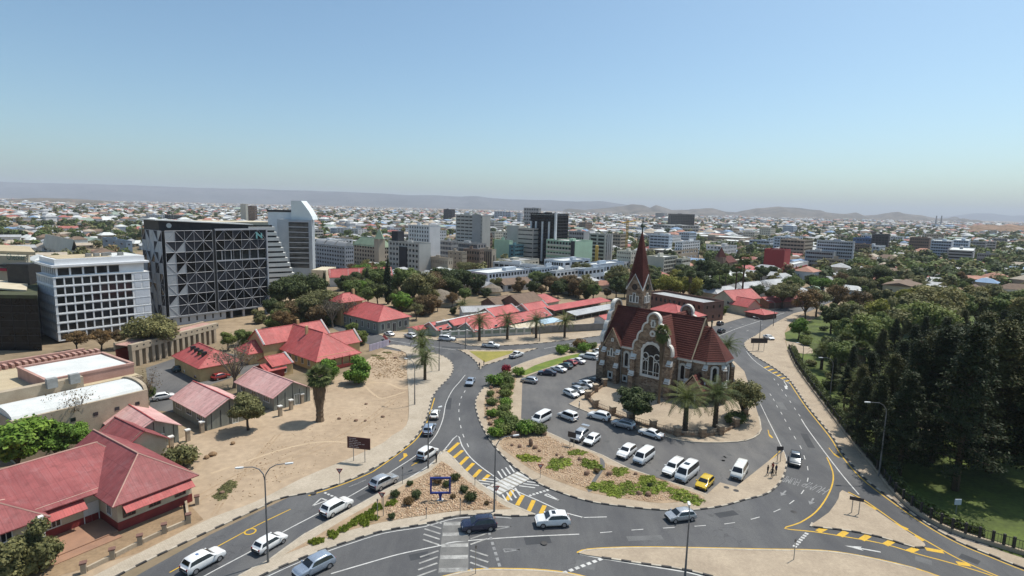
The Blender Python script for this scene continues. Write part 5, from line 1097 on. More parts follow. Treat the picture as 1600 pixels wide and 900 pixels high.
t, L, W, h = cbd('grey_tower', 'grey concrete tower with a darker recessed shaft between its halves', 753, 712, 766, 337, 398, 11, (6, 2), (.9, .5), (.35, .4), W_conc, (False, True)); MB().box(-.5, .05, W * .05, W * .36, 2, h + 1).build('recessed_shaft', W_grey, t)
cbd('dark_low_office', 'dark glazed office between the white block and the grey tower', 706, 686, 716, 377, 408, 4, (8, 4), (.85, .7), (.6, .5), W_grey, gl=G_blue)
cbd('glass_annex', 'glass fronted annex in front of the grey tower', 746, 713, 760, 381, 406, 3, (10, 3), (.9, .6), (.7, .5), W_grey, gl=G_blue)
cbd('tan_office', 'tan brick office with small square windows', 722, 700, 729, 394, 428, 5, (3, 6), (.3, .55), (.4, .35), W_tan)
cbd('brown_office', 'brown office with three rows of dark square windows', 749, 724, 752, 391, 428, 4, (6, 2), (.6, .5), (.5, .4), W_brown)
cbd('ribbed_office', 'brown office front with tall pale ribs beside the mint wall', 768, 749, 773, 390, 426, 1, (6, 1), (.55, .3), (.8, .5), W_tan)
cbd('tan_low_block', 'low tan block left of the small brick office', 700, 672, 704, 404, 432, 2, (10, 2), (.4, .4), (.35, .35), W_tan)
cbd('mint_block', 'pale green windowless block next to the teal bay', 795, 772, 798, 376, 412, 5, (4, 1), (.5, .5), (.4, .4), W_mint, (True, True))
cbd('teal_block', 'small teal and cream block with window bands', 804, 795, 818, 383, 413, 5, (1, 5), (.4, .9), (.4, .45), W_teal)
t, L, W, h = cbd('banded_tower', 'beige tower with dark horizontal window bands', 832, 808, 843, 357, 412, 8, (1, 1), (.97, .97), (.26, .26), wm('pinkbeige', (.50, .45, .40)), plant=0)
MB().box(L * .2, L * .9, W, W + 12, 0, h + 1.5).build('side_shaft', W_conc, t)
t, L, W, h = cbd('black_tower', 'black tower with pale vertical fins, tallest in the centre', 866, 828, 887, 334, 414, 16, (14, 8), (.9, .9), (.75, .75), W_dark, gl=glass('tower_glass', (.006, .007, .009), .2, .35))
for u in (.02, .22, .48, .74): MB().box(-.9, .05, W * (1 - u) - 1.2 if u else W - 1, W * (1 - u), 2, h - 6).build('fin', W_white, t)
MB().box(-.8, .6, -.8, .6, 0, h + 1).build('corner_fin', W_white, t)
t, L, W, h = cbd('mint_office', 'office with green blank wall and white sunshade bands', 897, 853, 925, 377, 420, 5, (9, 3), (.8, .5), (.5, .4), W_mint, (False, True), roofm=M_flat)
for k in range(5): MB().box(-1.0, -.02, W * .12, W * .97, 2 + (h - 3) * k / 5, 2 + (h - 3) * k / 5 + 1.3).build('sunshade', W_cream, t)
MB().box(-1.1, 0, .2, W * .11, 0, h).build('dark_shaft', W_dark, t)
cbd('grey_block', 'grey block with blank cream flank right of the black tower', 911, 888, 921, 362, 398, 5, (8, 2), (.8, .5), (.5, .4), W_grey, (False, True))
t, L, W, h = cbd('concrete_tower', 'unfinished-looking concrete tower with open balcony slots', 944, 920, 957, 366, 414, 8, (2, 3), (.8, .3), (.6, .5), W_conc, gl=M_black)
for k in range(3): MB().box(L * (.2 + .25 * k), L * (.28 + .25 * k), -.5, 0, 0, h).build('rib', W_grey, t)
q = px(931, 424); ym_ = thing('yellow_mast', 'thick yellow mast standing in front of the concrete tower', 'mast', (q.x, q.y, 0)); MB().lathe([(1.1, 0), (1.1, height(q, 384)), (0, height(q, 383))], 8).build('shaft', mat('mast_yellow', (.50, .33, .08), (.42, .28, .07)), ym_); MB().box(-1.8, 1.8, -1.8, 1.8, 0, 2).build('base', W_conc, ym_)
q = px(978, 398); cr = thing('tower_crane', 'thin yellow tower crane left of the church spire', 'crane', (q.x, q.y, 0)); hc = height(q, 343); my = mat('mast_yellow', (1, 1, 1))
m = MB()
for k in range(12):
    z0_, z1_ = hc * k / 12, hc * (k + 1) / 12; m.tube([(-.7, -.7, z0_), (.7, .7, z1_)], .14, 4).tube([(.7, -.7, z0_), (-.7, .7, z1_)], .14, 4)
for a, b in ((-.7, -.7), (.7, -.7), (.7, .7), (-.7, .7)): m.tube([(a, b, 0), (a, b, hc)], .2, 4)
m.build('lattice_mast', my, cr); MB().tube([(-6, -4, hc - 3), (9, 7, hc - 1)], .5, 4).build('jib', my, cr)
# low white buildings in front of the centre
def low(label, xc, xl, xr, yt, yb, rows, cols, wall=W_bluew, fh=(.45, .45), roofm=None, name='white_office', fw=(.85, .7), **k): return cbd(name, label, xc, xl, xr, yt, yb, rows, cols, fw, fh, wall, roofm=roofm or M_flat, **k)
low('long pale blue building with white flat roof behind the dark trees', 762, 728, 831, 427, 447, 2, (3, 14), W_bluew, (.5, .6)); low('white two-storey courtyard block with blue windows', 838, 770, 850, 416, 436, 2, (8, 2), W_white)
low('white three-storey office with ribbon windows', 836, 832, 872, 420, 446, 3, (2, 8), W_bluew, (.4, .42)); low('white stepped office wing with ribbon windows', 868, 862, 915, 424, 447, 2, (2, 8), W_white, (.4, .4)); low('white office wing with curved roof end', 912, 905, 944, 421, 444, 2, (2, 5), W_bluew)
low('white workshop hall behind the office wings', 880, 850, 922, 408, 430, 2, (8, 4), W_bluew); low('pale hall with blue walls below the yellow mast', 928, 905, 975, 414, 434, 1, (4, 8), wm('palebl', (.40, .48, .58))); low('white flat roof hall beside the spire', 965, 942, 985, 410, 422, 1, (5, 3), W_white)
low('long grey roof hall behind the courtyard block', 800, 772, 842, 408, 424, 1, (6, 8), W_cream, roofm=W_grey)
low('cream low block with arched windows in front of the mint wall', 822, 790, 842, 414, 430, 2, (6, 3), W_cream)
cbd('cream_office', 'cream office with regular windows left of the spire', 985, 963, 1000, 393, 420, 4, (7, 4), (.55, .5), (.4, .4), W_cream)
cbd('blue_tower', 'blue-grey office with bright blue edge right of the spire', 1044, 1014, 1050, 368, 402, 7, (5, 2), (.92, .5), (.5, .4), W_bluew, gl=G_blue)
cbd('white_grid_office', 'white office with a square window grid and dark flank', 1065, 1054, 1093, 378, 406, 6, (3, 9), (.6, .62), (.5, .55), W_white)
cbd('blank_cream_block', 'large blank cream block with dark glazed front right of the spire', 1036, 1010, 1058, 402, 432, 5, (4, 8), (.4, .9), (.4, .7), W_cream, (True, False)); cbd('round_office', 'cream office with curved balconies', 1064, 1056, 1078, 405, 430, 3, (3, 5), (.8, .9), (.4, .4), W_cream)
cbd('flat_roof_store', 'wide low store with flat pale roof', 1050, 1010, 1090, 392, 408, 2, (8, 6), (.7, .7), (.4, .4), W_tan)
t, L, W, h = cbd('far_hotel', 'dark brown slab hotel standing alone in the distance', 1046, 1043.5, 1085, 334, 360, 10, (1, 14), (.8, .8), (.7, .7), wm('darkbrown', (.10, .09, .085)), ang=12); cbd('hotel_podium', 'pale podium halls below the distant slab hotel', 1048, 1020, 1100, 352, 362, 2, (6, 10), (.8, .8), (.4, .4), W_conc, ang=20)
cbd('white_blue_office', 'white and blue office with stair tower, left of the red block', 1240, 1208, 1253, 371, 398, 6, (7, 3), (.75, .6), (.5, .5), W_bluew, gl=G_blue)
cbd('red_block', 'plain dark red windowless block', 1223, 1193, 1234, 391, 428, 3, (1, 1), (.1, .1), (.1, .1), W_red, (True, True), plant=0)
t, L, W, h = cbd('white_hall', 'white hall with dark red front beside the red block', 1235, 1220, 1262, 414, 428, 1, (2, 4), (.3, .3), (.3, .3), W_white, (True, True), plant=0); MB().box(3, L - 3, -.3, 0, .3, h * .6).build('red_front', W_red, t)
cbd('long_grey_office', 'long grey office with three bands of windows', 1300, 1257, 1308, 394, 420, 4, (12, 2), (.9, .6), (.45, .4), W_grey, (False, True))
cbd('grey_annex', 'low grey annex in front of the large pale office', 1316, 1288, 1318, 406, 424, 3, (8, 2), (.85, .5), (.4, .4), W_tan)
cbd('large_pale_office', 'large pale office with a fine grid of windows, right of the church', 1330, 1274, 1334, 378, 420, 8, (16, 2), (.8, .6), (.55, .5), wm('palegrey', (.50, .51, .54)))
cbd('dark_brown_office', 'dark brown office behind the large pale one', 1357, 1331, 1361, 382, 404, 5, (7, 2), (.7, .6), (.5, .5), W_brown); cbd('blue_store', 'bright blue building with white panel', 1369, 1332, 1374, 373, 392, 3, (8, 2), (.6, .5), (.3, .3), W_blue); cbd('dark_frame_tower', 'dark unfinished tower behind the blue building', 1386, 1361, 1390, 366, 394, 7, (5, 2), (.8, .6), (.65, .6), wm('darkframe', (.09, .08, .085)), gl=M_black); cbd('white_upper_office', 'small white office in front of the dark frame tower', 1360, 1345, 1364, 367, 385, 3, (5, 2), (.7, .5), (.4, .4), W_white)
cbd('blue_white_office', 'blue-white office slab with glazed front', 1484, 1453, 1489, 377, 404, 6, (8, 2), (.85, .4), (.55, .4), W_bluew, gl=G_blue); cbd('blue_white_slab', 'second blue-white slab half behind the first', 1511, 1488, 1516, 376, 400, 5, (6, 2), (.8, .4), (.5, .4), W_bluew, gl=G_blue)
cbd('brown_slab', 'brown office slab left of the blue-white offices', 1450, 1420, 1454, 372, 396, 5, (9, 2), (.6, .5), (.5, .4), W_brown); cbd('striped_block', 'grey block with white balcony stripes in front of the blue-white slabs', 1518, 1479, 1523, 392, 416, 5, (1, 1), (.96, .9), (.5, .4), W_grey); cbd('flat_school', 'long low building with pale roof at the right', 1555, 1526, 1562, 397, 410, 2, (10, 2), (.6, .5), (.4, .4), W_grey)
cbd('brick_flats', 'brown brick flats with a pale blank wall above the terraced office', 399, 384, 402, 322, 350, 8, (5, 1), (.5, .5), (.4, .4), W_brown); cbd('blank_tower', 'narrow pale blank tower beside the brick flats', 385, 376, 387, 319, 350, 5, (1, 1), (.3, .3), (.3, .3), W_cream, (True, True))
cbd('blue_house', 'blue-grey flat block behind the white office', 198, 161, 206, 377, 398, 2, (3, 1), (.3, .3), (.25, .25), wm('slateblue', (.22, .28, .35)), roofm=M_flat); t, L, W, h = cbd('church_hall', 'cream building with steep sloped roof behind the white office', 112, 68, 117, 392, 404, 2, (6, 2), (.5, .5), (.4, .4), W_cream, plant=0)
roofparts(t, L, W, h, 7.5, .5, 'y', (0, 0), (W_cream, W_cream))
for lab, xc, xl, xr, yt, yb, wl_ in (('far grey office tower above the black tower', 841, 818, 845, 325, 352, W_grey), ('far dark flats on the plain left of the grey tower', 706, 693, 711, 327, 345, W_dark), ('far pale flats near the grey tower', 813, 808, 817, 333, 349, W_bluew), ('long low blue building on the far plain', 798, 765, 802, 331, 343, W_bluew), ('far white flats behind the blue tower', 1140, 1128, 1152, 350, 358, W_white), ('distant grey flats under the conical hill', 1037, 1024, 1042, 333, 342, W_grey),
        ('white factory sheds beside the power station', 1396, 1366, 1412, 352, 358, W_white), ('white villa block among trees left of the hotel', 560, 526, 573, 358, 370, W_white), ('pale office on the far left plain', 250, 228, 262, 336, 346, W_white), ('dark glass shed roof behind the faceted office', 281, 258, 283, 337, 348, W_dark), ('tan warehouse on the plain behind the blue tower', 1160, 1060, 1182, 372, 379, W_tan), ('second tan warehouse behind the white grid office', 1170, 1115, 1190, 378, 384, W_tan)):
    cbd('far_block', lab, xc, xl, xr, yt, yb, 5, (6, 3), (.7, .5), (.45, .4), wl_)
for i, x in enumerate((1462, 1470)):
    q = at(x, 350, 2600); t = thing('power_station_chimney', ('left' if i == 0 else 'right') + ' one of two thin power station chimneys on the far plain', 'chimney', (q.x, q.y, 0), 0, 'power station chimneys'); hh = at(x, 337, 2600).z
    MB().lathe([(3.4, 0), (2.2, hh), (0, hh)], 8).build('stack', W_grey, t); MB().box(-12, 12, -8, 8, 0, 14).build('boiler_house', W_bluew, t)
q = px(1125, 420); t = thing('small_church', 'small dark church with pointed steeple among trees right of the spire', 'church', (q.x, q.y, 0), R(50)); hh = height(q, 386); MB().box(-3, 3, -3, 3, 0, hh * .55).build('tower', W_brown, t); MB().lathe([(4.2, hh * .55), (0, hh)], 4).build('steeple', M_tile, t); walls(t, 18, 9, 5, 4, 'x', (0, 0), W_brown, 3, -4.5); roofparts(t, 18, 9, 5, 4, .4, 'x', (0, 0), (M_tile, M_tile), x0=3, y0=-4.5); keep(q.x, q.y, 14)
q0, q1 = px(516, 448), px(601, 443)
for i in range(5):
    q = q0.lerp(q1, i / 5); house('terrace_house', ('first', 'second', 'third', 'fourth', 'fifth')[i] + ' red roofed terrace house from the slim cypress, behind the trees', (q.x, q.y), 20, 9.0, 9, 5.0, 3.4, 'x', (0, 0), M_whitew, group='red roofed terrace')
# ================================================================== trees and plants
M_bark = mat('bark_brown', (.13, .095, .065), (.08, .06, .042), 1.5, .95, fine=.3, stretch=(3, 3, .5)); M_barkp = mat('bark_grey', (.24, .20, .16), (.17, .14, .11), 1.5, .95, fine=.3); M_skirt = mat('dead_fronds', (.24, .175, .115), (.14, .10, .065), 2.5, .95, fine=.4, stretch=(2, 2, .4))
LEAF = dict(mid=leafmat('leaf_mid', (.09, .135, .036), (.20, .245, .08)), dark=leafmat('leaf_dark', (.045, .066, .025), (.11, .14, .055)), bright=leafmat('leaf_bright', (.10, .20, .028), (.20, .32, .06)), yellow=leafmat('leaf_yellow', (.17, .18, .03), (.30, .29, .06)),
    olive=leafmat('leaf_olive', (.13, .135, .055), (.26, .25, .115)), dry=leafmat('leaf_dry', (.12, .08, .04), (.24, .17, .09)), palm=leafmat('leaf_palm', (.06, .085, .028), (.14, .17, .06), .2, .8), grey=leafmat('leaf_grey', (.10, .10, .07), (.20, .19, .14)), pine=leafmat('leaf_pine', (.018, .03, .012), (.05, .066, .026), .15), pinelit=leafmat('leaf_pine_sunlit', (.05, .058, .02), (.13, .13, .05), .18),  # pinelit is pine with sunlight put into the leaf colour as paler olive
    red=leafmat('leaf_bougainvillea', (.25, .012, .03), (.42, .03, .06)), cover=leafmat('leaf_cover', (.14, .20, .03), (.30, .36, .06)))
def cards(P, N, S, asp, r):
    """quads centred at P facing N (jittered), size S"""
    n = len(P); N = N + r.normal(0, .55, (n, 3)); N /= np.linalg.norm(N, axis=1)[:, None] + 1e-9
    A = np.cross(N, r.normal(0, 1, (n, 3))); A /= np.linalg.norm(A, axis=1)[:, None] + 1e-9; B = np.cross(N, A)
    A = A * S[:, None]; B = B * (S * asp)[:, None]
    V = np.stack([P - A - B * .6, P + A * .7 - B, P + A + B * .7, P - A * .6 + B], 1).reshape(-1, 3)
    return V, np.arange(n * 4).reshape(n, 4)
def cloud(lobes, n, size, seed, shell=.45, clump=.0):
    r = np.random.default_rng(seed); L = np.array(lobes, float); w = L[:, 3] * L[:, 4] + L[:, 3] * L[:, 5]; w = w / w.sum()
    k = r.choice(len(L), n, p=w); d = r.normal(0, 1, (n, 3)); d /= np.linalg.norm(d, axis=1)[:, None]
    rad = r.random(n) ** shell * (1 + .12 * r.normal(0, 1, n)); P = L[k, :3] + d * L[k, 3:6] * rad[:, None]
    N = d + np.array([0, 0, .5]); S = size * r.uniform(.55, 1.35, n)
    return cards(P, N, S, .75, r)
def limbs(tips, trunk_r, fork, seed, base=(0, 0, 0), bend=.25, twigs=0, reach=1.0):
    """tapered trunk to the fork, one limb to each tip, optional twigs"""
    rs = random.Random(seed); m = MB(); f = Vector(fork); b = Vector(base)
    m.tube([b, b.lerp(f, .5) + Vector((rs.uniform(-.1, .1), rs.uniform(-.1, .1), 0)), f], [trunk_r * 1.25, trunk_r, trunk_r * .85], 7)
    for t in tips:
        t = Vector(t); mid = f.lerp(t, .5) + Vector((rs.uniform(-bend, bend), rs.uniform(-bend, bend), bend))
        m.tube([f - Vector((0, 0, .1)), mid, t], [trunk_r * .6, trunk_r * .36, trunk_r * .12], 5, cap=False)
        for _ in range(twigs):
            s = mid.lerp(t, rs.uniform(0, .9)); e = s + Vector((rs.uniform(-1, 1), rs.uniform(-1, 1), rs.uniform(.1, 1))) * reach
            m.tube([s, s.lerp(e, .5) + Vector((0, 0, .1)), e], [trunk_r * .16, trunk_r * .1, trunk_r * .04], 3, cap=False)
            for _ in range(3):
                e2 = s.lerp(e, rs.uniform(.4, 1)) ; e3 = e2 + Vector((rs.uniform(-1, 1), rs.uniform(-1, 1), rs.uniform(-.1, .9))) * reach * .55; m.tube([e2, e3], [trunk_r * .07, trunk_r * .03], 3, cap=False)
    return m
PROTO = {}
def proto(kind, v):
    """(trunk mesh, crown mesh) at nominal size 10 m tall"""
    key = (kind, v)
    if key in PROTO: return PROTO[key]
    rs = random.Random(sum(map(ord, kind)) + v * 17); sd_ = sum(map(ord, kind)) * 7 + v
    if kind in ('round', 'wide', 'sparse', 'low'):
        lob = []; tips = []
        n = {'round': 13, 'wide': 17, 'sparse': 14, 'low': 10}[kind]; Rr = {'round': 3.9, 'wide': 6.3, 'sparse': 4.6, 'low': 4.5}[kind]; zc, zr = {'round': (6.0, 3.2), 'wide': (7.2, 2.0), 'sparse': (6.4, 3.0), 'low': (4.2, 4.0)}[kind]
        for i in range(n):
            a = i * 2.4 + rs.uniform(-.4, .4); q = math.sqrt((i + .5) / n); z = zc + zr * rs.uniform(-.75, .95) * (1 - .55 * q * q); x, y = Rr * .72 * q * math.cos(a), Rr * .72 * q * math.sin(a)
            s = rs.uniform(.26, .44) * Rr; lob.append((x, y, z, s, s, s * rs.uniform(.6, .85))); tips.append((x * .9, y * .9, z))
        if kind == 'round': lob.append((0, 0, zc, 2.6, 2.6, 2.5))
        if kind == 'low': lob.append((0, 0, 3, 3.0, 3.0, 2.8))
        V, F = cloud(lob, {'round': 9500, 'wide': 10500, 'sparse': 3600, 'low': 8500}[kind], {'round': .215, 'wide': .235, 'sparse': .19, 'low': .24}[kind], sd_)
        V[:, 2] = np.maximum(V[:, 2], .15)
        tr = limbs(tips, {'round': .26, 'wide': .34, 'sparse': .27, 'low': .22}[kind], (rs.uniform(-.3, .3), rs.uniform(-.3, .3), {'round': 2.6, 'wide': 3.0, 'sparse': 2.4, 'low': .8}[kind]), sd_, twigs=3 if kind == 'sparse' else 0)
        tm = tr.mesh(kind + '_trunk', M_bark, True)
    elif kind == 'bare':
        tips = [(4.2 * math.cos(i * 2.4) * math.sqrt((i + 1) / 15), 4.2 * math.sin(i * 2.4) * math.sqrt((i + 1) / 15), 6.2 + 3.4 * rs.random()) for i in range(15)]
        tm = limbs(tips, .3, (.2, .1, 2.4), sd_, twigs=9, reach=1.7).mesh('bare_trunk', M_barkp, False); P = np.array([t for t in tips for _ in range(34)], float); r = np.random.default_rng(sd_); P += r.normal(0, .8, P.shape); V, F = cards(P, r.normal(0, 1, P.shape), .13 * r.uniform(.6, 1.3, len(P)), .8, r)
    elif kind == 'conifer':
        r = np.random.default_rng(sd_); Ps = []; Ns = []
        m = MB(); m.tube([(0, 0, 0), (.05, 0, 5), (0, .05, 9.8)], [.2, .13, .02], 6)
        for i in range(64):
            z = 1.5 + 8.3 * (i / 64) ** .9; a = i * 2.4 + rs.uniform(-.5, .5); L = (2.45 * max(.02, 1 - (z - 1.2) / 8.9) ** .92 + .2) * rs.uniform(.7, 1.18); d = Vector((math.cos(a), math.sin(a), 0)); e = d * L + Vector((0, 0, z + L * rs.uniform(-.12, .28)))
            m.tube([(0, 0, z), (e.x * .5, e.y * .5, (z + e.z) / 2 + .1), e], [.05, .035, .012], 3, cap=False)
            k = int(110 + 150 * L / 2); t = r.random(k) ** .65; Pk = np.array([0, 0, z]) * (1 - t)[:, None] + np.array(e) * t[:, None] + r.normal(0, 1, (k, 3)) * np.array([.19, .19, .15]); Ps.append(Pk); Ns.append(np.tile([d.x * .4, d.y * .4, .8], (k, 1)))
        P = np.concatenate(Ps); V, F = cards(P, np.concatenate(Ns), .085 * r.uniform(.6, 1.5, len(P)), .38, r); tm = m.mesh('conifer_trunk', M_bark, True)
    elif kind == 'cypress':
        lob = [(0.08 * rs.uniform(-1, 1), .08 * rs.uniform(-1, 1), 1 + i * .8, w_, w_, .7) for i, w_ in enumerate((.75, .95, 1.0, 1.0, .98, .95, .9, .8, .68, .5, .3))]
        V, F = cloud(lob, 3600, .17, sd_); tm = MB().tube([(0, 0, 0), (0, 0, 3)], [.2, .15], 6).mesh('cypress_trunk', M_bark, True)
    elif kind in ('date', 'fan', 'shaggy', 'tallfan'):
        r = np.random.default_rng(sd_); hz_ = {'date': 5.6, 'fan': 9.0, 'shaggy': 7.6, 'tallfan': 9.3}[kind]; fl = {'date': 4.0, 'fan': 1.2, 'shaggy': 2.0, 'tallfan': 1.35}[kind]; m = MB(); tr_ = {'date': .42, 'fan': .17, 'shaggy': .62, 'tallfan': .25}[kind]
        prof = []
        for i in range(22): z = hz_ * i / 21; prof.append((tr_ * (1.25 if i == 0 else 1.0 - .25 * i / 21) * (1 + (.09 if i % 2 else -.05)), z))
        m.lathe(prof + [(0, hz_ + .1)], 9); mi = MB()
        if kind in ('shaggy', 'tallfan'):      # hanging skirt of dead fronds
            lo, w0, w1 = (2.6, .75, 1.75) if kind == 'shaggy' else (5.2, .35, .62)
            for i in range(260):
                a = rs.uniform(0, 6.283); t = rs.random(); z = lo + (hz_ - lo) * t; q = (w0 + (w1 - w0) * t) * rs.uniform(.75, 1.1); L = rs.uniform(.5, 1.1); x, y = q * math.cos(a), q * math.sin(a); wd = .13; ta = Vector((-math.sin(a), math.cos(a), 0)) * wd
                m.face([Vector((x * .85, y * .85, z + L * .5)) + ta, Vector((x * .85, y * .85, z + L * .5)) - ta, Vector((x, y, z - L * .6))])
            if kind == 'shaggy': m.lathe([(.6, lo - .4), (w0 * .8, lo), (w1 * .72, hz_ - .3), (.5, hz_ + .3)], 10)
            else: m.lathe([(.2, lo - .3), (w0 * .8, lo), (w1 * .75, hz_ - .2), (.2, hz_ + .2)], 8)
        tm = m.mesh(kind + '_trunk', M_skirt if kind in ('shaggy', 'tallfan') else M_bark, False)
        Vs = []; Fs = []; nb = 0
        def quad(a, b, c, d):
            nonlocal nb
            Vs.extend([a, b, c, d]); Fs.append((nb, nb + 1, nb + 2, nb + 3)); nb += 4
        nf = {'date': 42, 'fan': 42, 'shaggy': 60, 'tallfan': 46}[kind]
        for i in range(nf):
            a = i * 2.39996; el = R(82) - R(105 if kind == 'date' else 125) * (i / nf) ** .8 + rs.uniform(-.1, .1); L = fl * rs.uniform(.85, 1.12); d = Vector((math.cos(a), math.sin(a), 0)); p = Vector((d.x * .15, d.y * .15, hz_ + .1)); e = el; sd2 = Vector((-d.y, d.x, 0))
            if kind == 'date':
                seg = 9
                for k in range(seg):
                    dr = d * math.cos(e) + Vector((0, 0, math.sin(e))); q = p + dr * (L / seg); up = dr.cross(sd2) * -1; wl_ = .55 * math.sin(math.pi * min(1, (k + .9) / (seg + .4))) ** .6 + .06
                    for s_ in (-1, 1):
                        for f in (0, .5):
                            b0 = p.lerp(q, f); tip = b0 + sd2 * s_ * wl_ + dr * .32 + up * .16; quad(b0 - dr * .03, b0 + dr * .075, tip + dr * .015, tip - dr * .03)
                    quad(p + sd2 * .035, p - sd2 * .035, q - sd2 * .03, q + sd2 * .03); p = q; e -= R(6.0 + 3.5 * k / seg)
            else:
                q = p + (d * math.cos(e) + Vector((0, 0, math.sin(e)))) * L * .55; quad(p + sd2 * .02, p - sd2 * .02, q - sd2 * .02, q + sd2 * .02); dr = (d * math.cos(e - .3) + Vector((0, 0, math.sin(e - .3))))
                for k in range(9):
                    an = R(-78 + 19.5 * k); b = dr * math.cos(an) + sd2 * math.sin(an); tip = q + b * L * .62 - Vector((0, 0, .18 * L * abs(math.sin(an)) + .08)); n2 = (sd2 * math.cos(an) - dr * math.sin(an)) * .075 * L; quad(q, q.lerp(tip, .5) + n2, tip, q.lerp(tip, .5) - n2)
        V, F = np.array([tuple(v) for v in Vs]), np.array(Fs)
    elif kind == 'bush':
        lob = [(1.6 * math.cos(i * 2.4) * math.sqrt((i + .5) / 9), 1.6 * math.sin(i * 2.4) * math.sqrt((i + .5) / 9), 1.35 + rs.uniform(-.35, .35), .95, .95, .85) for i in range(9)] + [(0, 0, 1.1, 1.6, 1.6, 1.0)]
        V, F = cloud(lob, 1500, .17, sd_); V[:, 2] = np.maximum(V[:, 2], .03); tm = limbs([(l[0], l[1], l[2]) for l in lob[:6]], .07, (0, 0, .3), sd_).mesh('bush_stem', M_bark, True)
    elif kind == 'mat':                        # ground cover
        lob = [(2.2 * math.cos(i * 2.4) * math.sqrt((i + .5) / 14), 1.5 * math.sin(i * 2.4) * math.sqrt((i + .5) / 14), .12, .75, .6, .2) for i in range(14)]
        V, F = cloud(lob, 1500, .12, sd_); V[:, 2] = np.maximum(V[:, 2], .02); tm = None
    me = tri_mesh(kind + '_crown', V, F, LEAF['palm'] if kind in ('date', 'fan', 'shaggy', 'tallfan') else LEAF['mid'])
    PROTO[key] = (tm, me); return PROTO[key]
SPIN = random.Random(5); PLACED = []
def tree(name, label, kind, xy, h, leaf='mid', v=None, group=None, wide=1.0, cat='tree', z=0.0, lean=None):
    """h = real height in metres; trunk and crown are parts"""
    v = SPIN.randrange(3) if v is None else v; tm, me = proto(kind, v); nom = {'conifer': 9.8, 'date': 7.6, 'fan': 10.0, 'shaggy': 9.6, 'tallfan': 10.4, 'bush': 2.2, 'mat': .35, 'cypress': 9.7, 'low': 8.0}.get(kind, 9.3); s = h / nom
    t = thing(name, label, cat, (xy[0], xy[1], z), SPIN.uniform(0, 6.28), group); t.scale = (s * wide, s * wide, s)
    if lean: t.rotation_euler = (lean[0], lean[1], 0)
    if tm: link('trunk' if cat == 'tree' else 'stem', tm, t)
    c = link('crown' if cat == 'tree' else 'foliage', me, t)
    if leaf: c.material_slots[0].link = 'OBJECT'; c.material_slots[0].material = LEAF[leaf]
    PLACED.append((xy[0], xy[1], h)); return t
def T(name, label, kind, x, y, h, leaf='mid', **k): q = px(x, y); return tree(name, label, kind, (q.x, q.y), h, leaf, **k)
# left foreground
NTH0 = ('behind the blue frame', 'right of the blue frame top', 'between frame and crossing', 'at the frame foot on the right', 'nearest the striped crossing lamp', 'left of the frame foot', 'second left of the frame', 'above the succulents', 'beside the thin posts', 'at the right tip of the gravel', 'seen through the blue frame', 'left of the frame top', '', '')
T('leafy_tree', 'large bright green tree at the left frame edge behind the bungalow', 'round', 30, 748, 9.5, 'bright', wide=1.15); T('leafy_tree', 'bright green tree against the beige hall, right of the largest one', 'round', 88, 728, 7.6, 'bright', wide=1.0); T('leafy_tree', 'lower bright green tree touching the shed roof', 'round', 122, 708, 5.2, 'bright', wide=1.0)
T('olive_tree', 'olive green tree in the bottom corner in front of the bungalow', 'low', 62, 893, 5.6, 'olive', wide=.8); T('olive_tree', 'small olive tree at the bottom left frame corner', 'low', 12, 915, 5.4, 'olive', wide=.9)
T('yellow_shrub', 'yellowish round shrub at the corner of the sand lot', 'bush', 286, 728, 3.4, 'olive', cat='shrub', wide=.85)
T('garden_tree', 'small spreading tree in front of the pink roofed shed', 'round', 388, 672, 7.0, 'olive', wide=1.1); T('bare_tree', 'leafless grey tree in the yard behind the sheds', 'bare', 366, 606, 8.8, 'grey', wide=1.2); T('bare_tree', 'leafless tree in front of the white vault roof', 'bare', 114, 692, 8.2, 'dry'); T('bare_tree', 'thin leafless tree at the end of the vault roof', 'bare', 228, 643, 7.2, 'dry', wide=.8)
T('yard_tree', 'green tree over parked cars by the vented red roof', 'sparse', 320, 583, 5.6, 'mid'); T('yard_tree', 'dense small tree at the end of the vaulted hall', 'round', 232, 632, 4.2, 'mid'); T('umbrella_tree', 'wide olive tree in front of the white office', 'wide', 240, 556, 9.6, 'olive', wide=1.15)
for i, (x, y) in enumerate(((120, 548), (158, 548), (188, 545))): T('dry_tree', ('leftmost', 'middle', 'rightmost')[i] + ' of the brownish trees at the foot of the white office', 'sparse', x, y, 5.6, 'dry', wide=1.2, group='brownish trees at the office foot')
T('small_tree', 'green bushy tree at the right end of the colonnade', 'round', 357, 548, 5.5, 'mid'); T('small_tree', 'second bushy tree right of the colonnade', 'low', 380, 540, 5.0, 'mid')
T('round_tree', 'ball-shaped green tree on the sand lot', 'low', 561, 599, 6.4, 'bright', wide=.98, v=1); T('round_tree', 'green tree behind the crown of the shaggy palm', 'low', 512, 597, 6.0, 'bright', wide=.9)
T('shaggy_palm', 'shaggy fan palm with a thick skirt of dead fronds on the sand lot', 'shaggy', 500, 658, 11.0, None, v=0)
for i, (x, y, h) in enumerate(((664, 594, 7.2), (660, 571, 7.0), (658, 556, 7.4))): T('date_palm', ('nearest', 'middle', 'farthest')[i] + ' of three date palms in line on the left pavement', 'date', x, y, h, 'palm', group='date palms on the left pavement', wide=.95)
for i, (x, y) in enumerate(((749, 533), (792.5, 531), (837.5, 529), (882, 528))): T('date_palm', ('first', 'second', 'third', 'fourth')[i] + ' street palm from the left in front of the balustraded wall', 'date', x, y, 8.4 - .3 * i, 'palm', group='street palms by the balustraded wall', wide=1.0)
